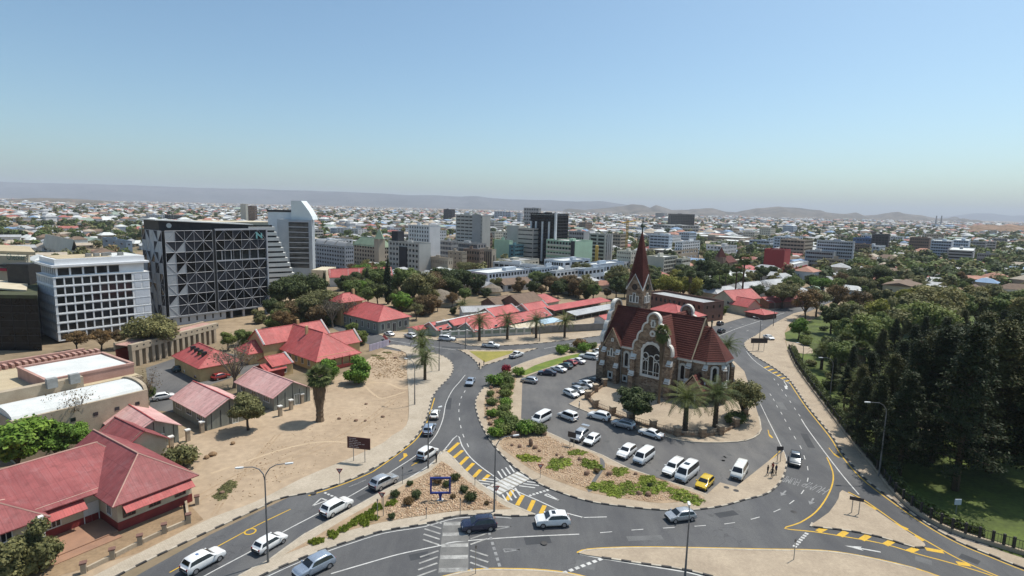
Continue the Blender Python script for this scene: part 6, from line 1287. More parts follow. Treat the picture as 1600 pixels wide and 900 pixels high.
T('date_palm', 'left of the two date palms in front of the church apse', 'date', 1070, 673, 8.4, 'palm', wide=1.12); T('date_palm', 'right of the two date palms in front of the church apse', 'date', 1117, 668, 8.8, 'palm', wide=1.05); T('date_palm', 'date palm standing behind the church apse', 'date', 1134, 572, 7.6, 'palm', wide=1.1); T('small_palm', 'small palm by the grey roofed house', 'date', 722, 492, 5.5, 'palm')
T('fan_palm', 'tall fan palm against the great church window', 'tallfan', 1029, 631, 17.3, None, v=1, wide=.68); T('church_tree', 'dense dark tree in the church yard by parked cars', 'round', 991, 664, 7.6, 'dark', wide=1.22); T('church_tree', 'light olive tree at the end of the church yard', 'sparse', 1160, 658, 8.2, 'olive', wide=1.0); T('church_tree', 'second pale leafy crown beside the church yard wall', 'sparse', 1163, 650, 7.4, 'olive'); T('church_shrub', 'low green shrub under the olive church yard tree', 'bush', 1148, 662, 2.4, 'mid', cat='shrub')
BP = [(774, 603, 2.6), (793, 603, 2.4), (790, 592, 1.7), (810, 588, 2.0), (791, 613, 2.0), (790, 622, 1.9), (790, 637, 1.8), (787, 646, 1.7), (768, 634, 1.5), (769, 652, 1.5), (788, 659, 2.0), (799, 665, 2.0), (774, 683, 1.8), (788, 680, 1.9), (800, 677, 2.0), (820, 679, 2.3), (831, 677, 2.1), (844, 679, 1.7), (877, 553, 2.3), (882, 549, 2.0), (895, 551, 1.5), (912, 550, 2.4), (926, 545, 1.8), (766, 620, 1.2), (781, 668, 1.4)]
for i, (x, y, h) in enumerate(BP): T('garden_shrub', f"{'large' if h > 2.1 else 'medium' if h > 1.75 else 'small'} shrub in the rock garden strip, {'near the lawn tip' if y < 612 else 'along its middle' if y < 655 else 'at its lower end'}, {'road side' if x < 782 else 'car park side'}" if y > 570 else 'rounded shrub at the far end of the church lawn, ' + {877: 'leftmost', 882: 'behind the leftmost', 895: 'smallest', 912: 'largest', 926: 'nearest the church'}[x], 'bush', x, y, h, 'mid' if i % 3 else 'bright', cat='shrub', group='shrubs of the rock garden strip' if y > 570 else 'shrubs at the lawn end', z=.16, wide=.9)
T('bougainvillea', 'red flowering shrub at the tip of the church lawn', 'bush', 790, 584, 2.2, 'red', cat='shrub', z=.16, wide=.6); T('dry_shrub', 'brownish shrub at the far end of the church lawn', 'bush', 906, 545, 2.6, 'dry', cat='shrub', z=.16)
for i, (x, y, s, w) in enumerate(((827, 718, .9, 1.0), (873, 727, .9, 1.25), (901, 709, .8, .9), (925, 729, 1.0, 1.0), (968, 739, .8, 1.0), (942, 762, .9, 1.1), (978, 765, .9, 1.2), (1018, 764, 1.0, 1.25), (1070, 778, .9, 1.3), (955, 770, .8, 1.0), (1010, 752, .8, 1.0))):
    T('ground_cover', ('green ground cover patch on the gravel below the car park, ' + 'first,third,fourth,fifth,eighth,sixth,ninth,eleventh,last,seventh,tenth'.split(',')[i] + ' from the left') if i != 8 else 'rightmost green ground cover patch on the gravel below the car park', 'mat', x, y, .28 * s, 'cover', cat='plant', group='ground cover patches below the car park', z=.17, wide=w * 1.2)
for i, (x, y, h) in enumerate(((683, 757, 1.5), (712, 752, 1.4), (725, 770, 1.3), (708, 780, .8), (736, 784, 1.7), (650, 780, 1.5), (638, 790, 1.4), (617, 778, 1.3), (612, 812, 1.0), (760, 790, .7), (698, 762, 1.2), (640, 760, 1.0), (932, 740, 1.0), (1015, 762, .8))): T('desert_shrub', f'small dark shrub among the median stones, {NTH0[i]}' if x < 800 else 'small dark shrub in a ground cover patch', 'bush', x, y, h * .72, 'dark' if i % 3 else 'dry', cat='shrub', group='dark shrubs of the median' if x < 800 else 'dark shrubs in the ground cover', z=.16, wide=.8)
for i, (x, y) in enumerate(((590, 795), (578, 804), (563, 813), (552, 820), (538, 829), (520, 838), (495, 849), (570, 820), (582, 812), (612, 789))): T('succulent', 'yellow-green succulent clump at the point of the median', 'mat', x, y, .42, 'cover', cat='plant', group='succulents on the median', z=.17, wide=.32)
for i, (x, y) in enumerate(((345, 775), (352, 765), (360, 758), (595, 560), (588, 556), (605, 551))): T('weed_patch', ('weed patch nearest the bungalow wall on the sand', 'weed patch beside the rubble heap on the sand', 'weed patch farthest from the bungalow wall', 'left weed strip by the fenced plot', 'middle weed strip by the fenced plot', 'right weed strip by the fenced plot')[i], 'mat', x, y, .14, 'olive', cat='plant', group='weeds on the sand', wide=1.5)
# trees between the offices and the street
MID = [('dark', 'round', 436, 487, 13), ('dark', 'round', 455, 484, 13), ('dark', 'wide', 478, 480, 12), ('dark', 'round', 497, 476, 11), ('olive', 'wide', 505, 500, 10.5), ('olive', 'wide', 482, 505, 9), ('dry', 'sparse', 458, 508, 8), ('dry', 'sparse', 440, 518, 6.5), ('grey', 'bare', 520, 512, 9), ('grey', 'bare', 540, 508, 9), ('mid', 'round', 550, 530, 5.5), ('mid', 'low', 565, 538, 4.5), ('mid', 'round', 548, 472, 10), ('bright', 'round', 560, 468, 9), ('mid', 'round', 575, 480, 9), ('dark', 'round', 590, 478, 10), ('mid', 'wide', 585, 452, 10), ('bright', 'wide', 565, 440, 9), ('mid', 'round', 628, 462, 13), ('olive', 'round', 645, 478, 13), ('olive', 'sparse', 660, 480, 14), ('bright', 'round', 627, 492, 9), ('mid', 'round', 640, 465, 14), ('dry', 'sparse', 676, 468, 12), ('dark', 'round', 690, 458, 13), ('dark', 'wide', 712, 460, 12), ('dark', 'round', 730, 459, 11), ('dark', 'round', 748, 461, 10), ('dark', 'wide', 700, 464, 9), ('dry', 'low', 660, 494, 5), ('dry', 'low', 672, 490, 5), ('mid', 'round', 726, 474, 7), ('dry', 'sparse', 706, 480, 6), ('dark', 'low', 708, 491, 3), ('olive', 'low', 405, 505, 5), ('dark', 'round', 425, 500, 8), ('bright', 'bush', 437, 487, 4.5),
    ('dark', 'round', 852, 455, 10), ('dry', 'sparse', 862, 462, 9), ('dark', 'round', 872, 465, 8), ('olive', 'round', 915, 467, 10), ('dry', 'sparse', 900, 465, 9), ('mid', 'round', 927, 470, 8), ('olive', 'sparse', 968, 455, 13), ('dark', 'round', 962, 468, 11), ('dry', 'wide', 885, 458, 8), ('mid', 'round', 955, 447, 10), ('dark', 'low', 700, 446, 9), ('olive', 'sparse', 650, 500, 6)]
NTH = 'first second third fourth fifth sixth seventh eighth ninth tenth eleventh twelfth thirteenth fourteenth fifteenth sixteenth seventeenth eighteenth nineteenth twentieth twenty-first twenty-second twenty-third twenty-fourth twenty-fifth twenty-sixth twenty-seventh twenty-eighth twenty-ninth thirtieth'.split()
ORD = {'dark': 'dark green', 'olive': 'olive green', 'dry': 'dry brownish', 'grey': 'leafless grey', 'mid': 'mid green', 'bright': 'bright green', 'yellow': 'yellow-green', 'pine': 'dark', 'pinelit': 'olive'}
SHAPE = {'round': 'rounded tree', 'wide': 'spreading tree', 'sparse': 'thin-crowned tree', 'bare': 'tree', 'low': 'bushy tree', 'bush': 'bush', 'conifer': 'conifer', 'cypress': 'cypress'}
def place_of(x, y):
    for lim, s in ((430, 'right of the faceted office'), (475, 'in the grove right of the faceted office'), (530, 'left of the ochre tower house'), (600, 'behind the corner building'), (680, 'right of the tall cypress'), (765, 'in front of the brown offices'), (830, 'by the brown roofed houses'), (900, 'behind the carports'), (985, 'left of the church tower'), (1060, 'right of the church tower'), (1130, 'behind the villa with the tall palms'), (1200, 'by the hedge along the far road'), (1290, 'at the top of the park'), (1700, 'in the park')):
        if x < lim: return s
for leaf, kind, x, y, h in MID: T('tree', f'{ORD[leaf]} {SHAPE[kind]} {place_of(x, y)}', kind, x, y, h, leaf, group='trees ' + place_of(x, y))
for lab, x, y, h, w in (('slim dark cypress left of the ochre tower house', 507, 462, 11, .9), ('dark cypress in front of the red terrace', 574, 458, 12, 1.0), ('tallest dark cypress standing behind the corner building', 606, 475, 19.5, .85)): T('cypress', lab, 'cypress', x, y, h, 'pine', wide=w)
rg = random.Random(77)
for x0, x1, y0, y1, n, kinds, leaves in ((428, 520, 480, 516, 20, ('low', 'low', 'round', 'sparse'), ('olive', 'mid', 'dark', 'dry')), (530, 612, 446, 474, 16, ('low', 'round'), ('mid', 'dark', 'dark')), (612, 690, 446, 496, 20, ('low', 'round', 'sparse'), ('mid', 'olive', 'dry', 'bright')), (690, 765, 450, 470, 12, ('low', 'round'), ('dark', 'dark', 'mid')), (845, 985, 452, 470, 16, ('low', 'round', 'sparse'), ('dark', 'olive', 'dry')), (1015, 1105, 430, 462, 14, ('low', 'round'), ('dark', 'mid', 'yellow')), (1105, 1260, 432, 474, 20, ('low', 'round', 'sparse'), ('dark', 'dark', 'olive', 'mid'))):
    k = 0
    for _ in range(n * 4):
        x, y = rg.uniform(x0, x1), rg.uniform(y0, y1); q = px(x, y)
        if k < n and all((q.x - a) ** 2 + (q.y - b) ** 2 > (c * .85) ** 2 for a, b, c in KEEP):
            k += 1; kd, lf = rg.choice(kinds), rg.choice(leaves); T('tree', f'{ORD[lf]} {SHAPE[kd]} {place_of(x, y)}', kd, x, y, rg.uniform(4, 8.5), lf, group='trees ' + place_of(x, y))
# beyond the church
FARR = [('yellow', 'wide', 1042, 472, 11), ('yellow', 'wide', 1068, 470, 11), ('yellow', 'round', 1080, 468, 9), ('dark', 'round', 1022, 455, 10), ('grey', 'round', 1050, 440, 8), ('dark', 'round', 1105, 448, 17), ('dark', 'round', 1120, 452, 15), ('dark', 'low', 1095, 458, 10), ('dark', 'round', 1112, 466, 10), ('dark', 'round', 1135, 440, 10), ('olive', 'round', 1230, 478, 12), ('olive', 'wide', 1222, 482, 10), ('bright', 'wide', 1283, 462, 9), ('mid', 'round', 1305, 468, 11), ('dark', 'round', 1265, 455, 10), ('dark', 'wide', 1340, 452, 11), ('dark', 'wide', 1370, 450, 12), ('dry', 'wide', 1358, 448, 11), ('dark', 'round', 1190, 440, 10), ('dark', 'round', 1205, 436, 9), ('olive', 'round', 1172, 444, 8), ('dark', 'low', 1120, 490, 5), ('mid', 'low', 1128, 492, 4.5), ('grey', 'bare', 1195, 462, 7), ('dry', 'sparse', 1258, 500, 12), ('olive', 'sparse', 1275, 495, 12), ('dry', 'sparse', 1305, 490, 12), ('dark', 'round', 1298, 522, 11), ('bright', 'round', 1247, 531, 7.5), ('mid', 'round', 1330, 505, 9)]
for leaf, kind, x, y, h in FARR: T('tree', f'{ORD[leaf]} {SHAPE[kind]} {place_of(x, y)}', kind, x, y, h, leaf, group='trees ' + place_of(x, y))
for i, (x, y, h) in enumerate(((1147, 480, 19), (1158, 478, 23), (1062, 470, 14), (1076, 473, 15), (1132, 462, 14), (1122, 462, 13), (1144, 440, 10), (1088, 440, 12), (1005, 440, 9))): T('fan_palm', ('tall slender fan palm left of its twin by the villa', 'tallest slender fan palm by the villa', 'fan palm rising behind the brown office', 'shaggy fan palm behind the brown office', 'fan palm among the dark trees behind the villa', 'lower fan palm among the dark trees behind the villa', 'fan palm in front of the white roofed house', 'street palm far behind the yellow-green tree', 'palm just right of the spire')[i], 'fan' if i != 3 else 'tallfan', x, y, h, 'palm', wide=1.15)
# the park
PK = [(1338, 672, 15), (1366, 716, 17), (1404, 745, 20), (1318, 640, 13), (1442, 690, 24), (1300, 612, 11), (1470, 690, 25), (1345, 700, 15), (1384, 700, 20), (1418, 715, 24), (1455, 722, 27), (1492, 766, 30), (1545, 738, 29), (1585, 722, 30), (1615, 765, 30), (1562, 690, 28), (1520, 668, 27), (1400, 652, 22), (1352, 646, 18), (1436, 648, 24), (1482, 626, 24), (1532, 630, 25), (1592, 648, 26), (1328, 606, 14), (1372, 596, 18), (1420, 598, 20), (1470, 580, 20), (1520, 585, 21), (1575, 596, 22), (1640, 640, 27), (1650, 700, 30), (1440, 560, 17), (1500, 550, 18), (1560, 555, 19), (1610, 570, 21), (1395, 560, 16)]
for i, (x, y, h) in enumerate(PK): T('conifer', f"{'olive-tinged' if i % 4 == 0 else 'dark'} conifer {'towering' if h > 26 else 'tall' if h > 19 else 'lower'} {'beside the railing' if x < 1345 else 'near the street lamp' if x < 1410 else 'by the sunlit path' if x < 1500 else 'at the right frame edge'} {'at the lawn front' if y > 695 else 'deep in the park' if y > 600 else 'at the back of the park'}", 'conifer', x, y, h * (.86 if y > 655 else .74), 'pine' if i % 4 else 'pinelit', group='park conifers', wide=(1.05, .9, 1.12, .98)[i % 4])
PK2 = [(1345, 548, 11, 'olive', 'round'), (1374, 550, 11, 'mid', 'round'), (1404, 546, 12, 'olive', 'round'), (1440, 546, 12, 'mid', 'wide'), (1478, 544, 12, 'olive', 'round'), (1318, 548, 9, 'mid', 'round'), (1330, 530, 11, 'olive', 'round'), (1362, 528, 12, 'yellow', 'round'), (1392, 524, 12, 'olive', 'round'), (1424, 522, 13, 'olive', 'round'), (1455, 520, 13, 'olive', 'wide'), (1490, 516, 13, 'mid', 'round'), (1522, 516, 13, 'olive', 'round'), (1556, 520, 13, 'mid', 'round'), (1590, 524, 13, 'olive', 'round'), (1350, 565, 12, 'mid', 'round'), (1312, 585, 8, 'mid', 'round'), (1340, 500, 10, 'dry', 'sparse'), (1375, 498, 11, 'olive', 'round'), (1410, 496, 11, 'yellow', 'round'), (1450, 492, 11, 'olive', 'wide'), (1485, 490, 11, 'mid', 'round'), (1520, 490, 11, 'olive', 'round'), (1555, 492, 11, 'olive', 'round'), (1590, 494, 11, 'mid', 'round'), (1540, 600, 14, 'grey', 'sparse'), (1600, 610, 14, 'dark', 'round'), (1295, 560, 6, 'dark', 'round')]
for k in range(30):
    x, y = rg.uniform(1246, 1325), rg.uniform(512, 612)
    if x > 1236 + (y - 545) * .62 + 8: T('park_shrub', f'{("dark", "light")[k % 2]} green shrub on the park terrace, {"upper" if y < 545 else "middle" if y < 580 else "lower"} slope, {"by the railing" if x < 1275 else "under the palms"}', 'bush', x, y, rg.uniform(1.2, 2.8), ('dark', 'mid', 'mid', 'olive')[k % 4], cat='shrub', group='park terrace shrubs')
PK2.sort()
for i, (x, y, h, leaf, kind) in enumerate(PK2): T('park_tree', f'{ORD[leaf]} {SHAPE[kind]} among the park conifers, {NTH[i]} from the left', kind, x, y, h * 1.15, leaf, group='leafy park trees')
for i, (x, y, h, k) in enumerate(((1283, 577, 7.5, 'date'), (1318, 575, 10, 'shaggy'), (1342, 592, 10, 'shaggy'), (1330, 640, 8, 'date'))): T('park_palm', ('feathery date palm by the park railing', 'left shaggy fan palm at the park edge', 'right shaggy fan palm at the park edge', 'date palm in the shade under the conifers')[i], k, x, y, h, 'palm' if k == 'date' else None)
# ================================================================== vehicles
M_tyre = mat('tyre_rubber', (.018, .018, .018), (.03, .03, .03), 3, .85); M_rim = mat('alloy_rim', (.45, .45, .46), (.3, .3, .31), 3, .35, metal=.7); M_cglass = glass('car_glass', (.012, .015, .018), .06, .7); M_lamp = mat('lamp_lens', (.75, .76, .78), (.6, .6, .62), 3, .15, spec=.6); M_tail = mat('tail_lens', (.35, .02, .02), (.25, .015, .015), 3, .2, spec=.6); M_trimb = mat('black_plastic', (.025, .025, .026), (.035, .035, .035), 3, .6); M_plate = mat('number_plate_yellow', (.6, .5, .15), (.5, .42, .12), 3, .5)
PAINTS = dict(white=paint('paint_white', (.80, .80, .79)), silver=paint('paint_silver', (.50, .51, .52), .5), bluesilver=paint('paint_bluesilver', (.40, .46, .54), .5), navy=paint('paint_navy', (.018, .022, .05)), black=paint('paint_black', (.012, .012, .014)), grey=paint('paint_grey', (.16, .17, .18), .5), yellow=paint('paint_yellow', (.62, .42, .02)), gold=paint('paint_gold', (.40, .27, .05)), teal=paint('paint_teal', (.02, .06, .07)), red=paint('paint_red', (.30, .03, .03)), cream=paint('paint_cream', (.72, .71, .66)))
# kind: L, half width, H, belt, stations (x/L, z of the top there, is the top a roof?), cabin front/back stations
KIND = dict(
    suv=(4.5, .93, 1.74, 1.10, [(-.50, .84), (-.485, 1.06), (-.46, 1.16), (-.385, 1.65), (-.24, 1.74), (.03, 1.71), (.085, 1.63), (.235, 1.17), (.41, 1.07), (.48, .95), (.50, .66)], (2, 6, 7)),
    hatch=(4.0, .87, 1.50, .95, [(-.50, .72), (-.485, .94), (-.45, 1.02), (-.37, 1.42), (-.22, 1.50), (.05, 1.48), (.10, 1.42), (.27, 1.00), (.42, .88), (.48, .76), (.50, .55)], (2, 6, 7)),
    sedan=(4.6, .88, 1.46, .92, [(-.50, .70), (-.485, .95), (-.46, 1.00), (-.345, 1.02), (-.20, 1.40), (.03, 1.46), (.08, 1.41), (.235, .97), (.42, .85), (.48, .72), (.50, .52)], (3, 6, 7)),
    pickup=(5.2, .90, 1.75, 1.05, [(-.50, .92), (-.495, 1.08), (-.16, 1.08), (-.155, 1.09), (-.125, 1.66), (-.05, 1.75), (.08, 1.72), (.11, 1.66), (.22, 1.12), (.43, 1.02), (.485, .88), (.50, .62)], (3, 7, 8)),
    canopy=(5.2, .90, 1.78, 1.05, [(-.50, .92), (-.495, 1.08), (-.485, 1.12), (-.465, 1.70), (-.30, 1.78), (.08, 1.74), (.11, 1.66), (.22, 1.12), (.43, 1.02), (.485, .88), (.50, .62)], (2, 6, 7)),
    minibus=(5.0, .93, 2.02, 1.15, [(-.50, .85), (-.495, 1.15), (-.485, 1.20), (-.46, 1.93), (-.35, 2.02), (.20, 2.0), (.27, 1.92), (.40, 1.22), (.47, 1.05), (.495, .82), (.50, .6)], (2, 6, 7)),
    tallbus=(5.4, .95, 2.30, 1.25, [(-.50, .85), (-.495, 1.25), (-.485, 1.30), (-.465, 2.2), (-.35, 2.30), (.22, 2.28), (.30, 2.16), (.42, 1.3), (.475, 1.1), (.495, .85), (.50, .6)], (2, 6, 7)),
    van=(4.3, .90, 1.82, 1.0, [(-.50, .85), (-.495, 1.05), (-.485, 1.10), (-.465, 1.74), (-.35, 1.82), (.06, 1.80), (.12, 1.70), (.28, 1.06), (.43, .94), (.485, .8), (.50, .58)], (2, 6, 7)))
_cm = {}
def car_meshes(kind, color):
    key = (kind, color)
    if key in _cm: return _cm[key]
    L, w, H, belt, st, (cb, cf, cw) = KIND[kind]; zl = .30; b = MB(); rings = []; edges = []
    for i, (fx, zt) in enumerate(st):
        x = fx * L; tp = 1 - .10 * max(0, abs(fx) - .40) / .10; wb = w * tp; zb_ = min(belt, zt - .02); k = max(0, (zt - belt) / (H - belt)); wr = wb * (.94 - .20 * k); zs = zl if abs(fx) < .49 else zl + .12
        half = [(wb * .93, zs), (wb, zs + .22), (wb * 1.0, zb_ - .10), (wb * .965, zb_), (wr, zt - .045 if k > .1 else zt - .01), (wr * .82, zt)]
        if zb_ - .10 < zs + .22: half[2] = (wb, zs + .24); half[3] = (wb * .965, max(zb_, zs + .26)); half[4] = (wr, max(zt - .01, zs + .27)); half[5] = (wr * .82, max(zt, zs + .28))
        rings.append([(x, y, z) for y, z in half] + [(x, -y, z) for y, z in reversed(half)]); edges.append((half[3], half[4], half[5], x))
    for a, c in zip(rings, rings[1:]):
        for k in range(11): b.face([a[k], c[k], c[k + 1], a[k + 1]])
        b.face([a[11], c[11], c[0], a[0]])
    b.face(rings[0][::-1]); b.face(rings[-1]); me = b.mesh('body', PAINTS[color], True)
    out = [('body', me)]; V3 = Vector
    def pt(i, s, f, o=.012):                # point on the side glass: f from belt to roof edge
        h = edges[i]; p = V3((h[3], h[0][0], h[0][1])).lerp(V3((h[3], h[1][0], h[1][1])), f); return V3((p.x, (p.y + o) * s, p.z + .003))
    for s in (1, -1):
        xs = [st[cb][0], st[cf][0]]; sg = MB(); n0, n1 = cb + 1, cf
        poly = [pt(cb, s, .12)] if False else []
        lo = [pt(i, s, .10) for i in range(n0, n1 + 1)]; hi = [pt(i, s, .86) for i in range(n0, n1 + 1)]
        back = pt(cb, s, .5).lerp(lo[0], .35); fr = pt(cw, s, .5).lerp(lo[-1], .45); lo2 = V3((fr.x, fr.y, lo[-1].z)) if kind != 'x' else fr
        sg.face([V3((back.x, lo[0].y, lo[0].z)), lo[0], hi[0]]);
        for i in range(len(lo) - 1): sg.face([lo[i], lo[i + 1], hi[i + 1], hi[i]])
        sg.face([lo[-1], V3((fr.x, lo[-1].y, lo[-1].z)), hi[-1]]); out.append(('side_window', sg.mesh('side_window', M_cglass)))
    def cross(i, j, f0, f1, ins):
        A, B = edges[i], edges[j]; q = []
        for (E1, E2, f, sg_) in ((A, B, f0, 1), (A, B, f0, -1), (A, B, f1, -1), (A, B, f1, 1)):
            p = V3((E1[3], E1[2][0] * ins * sg_, E1[2][1])).lerp(V3((E2[3], E2[2][0] * ins * sg_, E2[2][1])), f); q.append(p)
        n = (q[1] - q[0]).cross(q[2] - q[0]).normalized(); n = n if n.z > 0 else -n; return [p + n * .015 for p in q]
    out.append(('windscreen', MB().face(cross(cw, cf, .06, .92, 1.08)).mesh('windscreen', M_cglass)))
    out.append(('rear_window', MB().face(cross(cb, cb + 1, .12, .9, 1.02)).mesh('rear_window', M_cglass)))
    wh = MB(); r = .34 if kind not in ('suv', 'pickup', 'canopy') else .38; prof = [(0, -.11), (r * .96, -.11), (r, -.07), (r, .07), (r * .96, .11), (0, .11)]
    for (ra, za), (rb, zb2) in zip(prof, prof[1:]):
        for k in range(14):
            a0, a1 = 2 * math.pi * k / 14, 2 * math.pi * (k + 1) / 14; wh.face([(ra * math.cos(a0), za, ra * math.sin(a0)), (ra * math.cos(a1), za, ra * math.sin(a1)), (rb * math.cos(a1), zb2, rb * math.sin(a1)), (rb * math.cos(a0), zb2, rb * math.sin(a0))])
    wm_ = wh.mesh('wheel', M_tyre); rm = MB().face([(r * .62 * math.cos(2 * math.pi * k / 12), 0, r * .62 * math.sin(2 * math.pi * k / 12)) for k in range(12)]).mesh('rim', M_rim)
    ft = st[-2]; rt_ = st[1]; ex = []
    for s in (1, -1):
        ex.append(('headlight', MB().box(L * .468, L * .492, s * w * .58 - .16, s * w * .58 + .16, ft[1] - .22, ft[1] - .08).mesh('headlight', M_lamp))); ex.append(('tail_light', MB().box(-L * .503, -L * .487, s * w * .72 - .1, s * w * .72 + .1, rt_[1] - .32, rt_[1] - .06).mesh('tail_light', M_tail))); ex.append(('mirror', MB().box(st[cw][0] * L - .25, st[cw][0] * L - .08, s * (w + .1) - .1, s * (w + .1) + .1, belt - .02, belt + .14).mesh('mirror', PAINTS[color])))
    ex.append(('bumper', MB().box(L * .485, L * .508, -w * .82, w * .82, .33, .5).mesh('bumper', M_trimb))); ex.append(('bumper', MB().box(-L * .508, -L * .49, -w * .82, w * .82, .36, .52).mesh('bumper', M_trimb))); ex.append(('grille', MB().box(L * .486, L * .506, -w * .4, w * .4, .53, .66).mesh('grille', M_trimb)))
    if kind == 'pickup': ex.append(('load_bed', MB().box(-L * .485, -L * .17, -w * .8, w * .8, 1.085, 1.1).mesh('load_bed', M_trimb)))
    _cm[key] = (out + ex, wm_, rm, r, L, w); return _cm[key]
def car(label, kind, color, x, y, dx, dy, extra=None, name=None, z=.04, group=None, sc=1.0):
    p, q = px(x, y), px(x + dx, y + dy); an = math.atan2(q.y - p.y, q.x - p.x); parts, wm_, rm, r, L, w = car_meshes(kind, color)
    t = thing(name or {'minibus': 'minibus', 'tallbus': 'minibus', 'van': 'panel_van', 'pickup': 'pickup_truck', 'canopy': 'pickup_truck'}.get(kind, 'car'), label, {'minibus': 'minibus', 'tallbus': 'minibus', 'van': 'van', 'pickup': 'pickup', 'canopy': 'pickup'}.get(kind, 'car'), (p.x, p.y, z), an, group); t.scale = (sc,) * 3
    for n, me in parts: link(n, me, t)
    for fx in (-.31, .31):
        for s in (1, -1): wo_ = link('wheel', wm_, t, (fx * L, s * (w - .1), r)); link('rim', rm, wo_, (0, s * .115, 0))
    if extra == 'sunroof': MB().box(-.35, .12, -.4, .4, 1.735, 1.745).build('sunroof', M_cglass, t)
    if extra == 'rack':
        for s in (1, -1): MB().tube([(-1.5, s * .64, 1.77), (.3, s * .64, 1.77)], .03, 4).build('roof_rail', M_trimb, t)
    if extra == 'hatch': MB().box(-2.6, -1.9, -.75, .75, 1.85, 1.92).build('raised_tailgate', PAINTS[color], t)
    if extra == 'skylight': MB().box(-.2, .6, -.4, .4, 2.30, 2.34).build('roof_vent', M_cglass, t)
    if extra == 'green': MB().box(-1.0, .9, -.925, -.915, .55, .72).build('door_stripe', mat('stripe_green', (.02, .25, .12), (.02, .2, .1)), t)
    if extra == 'sticker': MB().box(-.8, -.5, -.2, .2, 1.738, 1.748).build('roof_sticker', W_blue, t)
    return t
A_ = 'moving up the left road'
for a in [
    ('white SUV with blue roof mark driving past the bungalow', 'suv', 'white', 318, 884, 22, -12, 'sticker'), ('white hatchback behind the foreground lamp post', 'hatch', 'white', 422, 855, 20, -12), ('white crossover beside the point of the median', 'suv', 'white', 526, 799, 22, -12), ('silver SUV passing the yield sign', 'suv', 'silver', 600, 759, 22, -11), ('small white panel van at the tip of the median', 'van', 'white', 668, 714, 16, -11), ('blue-grey SUV ahead of the white panel van', 'suv', 'bluesilver', 671, 676, 7, -14), ('pale wagon in the left lane near the lamp', 'hatch', 'cream', 679, 652, 3, -14), ('silver-blue sedan alone where the roads meet', 'sedan', 'bluesilver', 735, 600, -8, 14),
    ('pale blue SUV cut by the bottom frame edge', 'suv', 'bluesilver', 491, 893, -22, 11), ('dark navy SUV on the bottom road by the crossing', 'suv', 'navy', 748, 827, -24, 2.5, 'rack'), ('white SUV with black sunroof on the bottom road', 'suv', 'white', 863, 820, -24, 1, 'sunroof'), ('silver hatchback rounding the church island', 'hatch', 'silver', 1063, 812, -24, 3), ('dark grey pickup coming down the right road', 'pickup', 'grey', 1242, 722, -1, 16),
    ('white pickup on the far street in front of the palms', 'pickup', 'white', 767, 543, 14, 1), ('white double-cab pickup beside the grass triangle', 'pickup', 'white', 807, 558, 14, -5), ('white pickup with canopy by the balustraded wall', 'canopy', 'white', 699, 532.5, 14, 1), ('white SUV waiting by the small red canopy', 'suv', 'white', 641, 528, -14, -4), ('white sedan in front of the corner building', 'sedan', 'white', 608, 524.5, -14, -5), ('golden hatchback behind the church on the far street', 'hatch', 'gold', 973, 532.5, 14, -2), ('dark hatchback on the road right of the church roof', 'hatch', 'black', 1127, 520, 14, -5), ('dark car at the kerb above the other dark one', 'hatch', 'black', 1125, 508, 12, -5), ('white sedan parked behind the road sign at the right', 'sedan', 'white', 1201, 530, 12, 5),
    ('silver hatchback at the start of the lawn row', 'hatch', 'silver', 827, 598, -14, -2), ('dark navy car in the lawn row', 'sedan', 'navy', 855, 586, -14, -1), ('white car right of the navy one in the lawn row', 'sedan', 'white', 873, 580, -13, -4), ('dark teal car half hidden in the lawn row', 'hatch', 'teal', 884, 575, -13, -4), ('dark red car half hidden in the lawn row', 'hatch', 'red', 891, 570, -13, -4), ('white sedan near the middle of the lawn row', 'sedan', 'white', 903, 567, -13, -4), ('white pickup with canopy in the lawn row', 'canopy', 'white', 919, 560.5, -13, -2), ('white car against the church at the end of the lawn row', 'sedan', 'white', 933, 558, -13, -4), ('white hatchback last in the lawn row', 'hatch', 'white', 935, 552, -13, -4),
    ('white hatchback nearest in the row by the church corner', 'hatch', 'white', 892, 619, 14, 6), ('silver hatchback second in the row by the church corner', 'hatch', 'silver', 904, 614, 14, 6), ('dark grey car third in the row by the church corner', 'sedan', 'grey', 907, 608, 14, 6), ('white sedan fourth in the row by the church corner', 'sedan', 'white', 918, 604, 14, 6), ('black car against the church corner', 'sedan', 'black', 931, 600, 14, 6),
    ('white minibus standing alone at the left of the car park', 'minibus', 'white', 846, 659, -13, 7), ('white panel van in the middle of the car park', 'van', 'white', 887, 655, -13, -5), ('white SUV parked along the church yard, left of three', 'suv', 'white', 936, 655, -16, -4), ('white SUV parked under the dark church tree, middle of three', 'suv', 'silver', 974, 668, -16, -4, 'rack'), ('white sedan parked along the church yard, right of three', 'sedan', 'white', 1017, 682, -16, -5),
    ('silver off-roader with raised rear spoiler in the gravel row', 'suv', 'silver', 906, 686, -12, 9, 'hatch'), ('white and green small SUV beside the silver off-roader', 'hatch', 'white', 925, 692, -12, 9, 'green'), ('white SUV parked left of the white van', 'suv', 'white', 979, 712, -12, 9), ('white minibus parked beside the white SUV', 'minibus', 'white', 1006, 720, -12, 9), ('white pickup with canopy beside the tallest minibus', 'canopy', 'white', 1052, 737, -11, 9), ('tall white minibus with roof vent', 'tallbus', 'white', 1073, 746, -11, 9, 'skylight'), ('yellow hatchback parked at the end of the gravel row', 'hatch', 'yellow', 1101, 760, -9, 9), ('cream minibus parked alone in the corner bay', 'minibus', 'cream', 1155, 743, -6, 10),
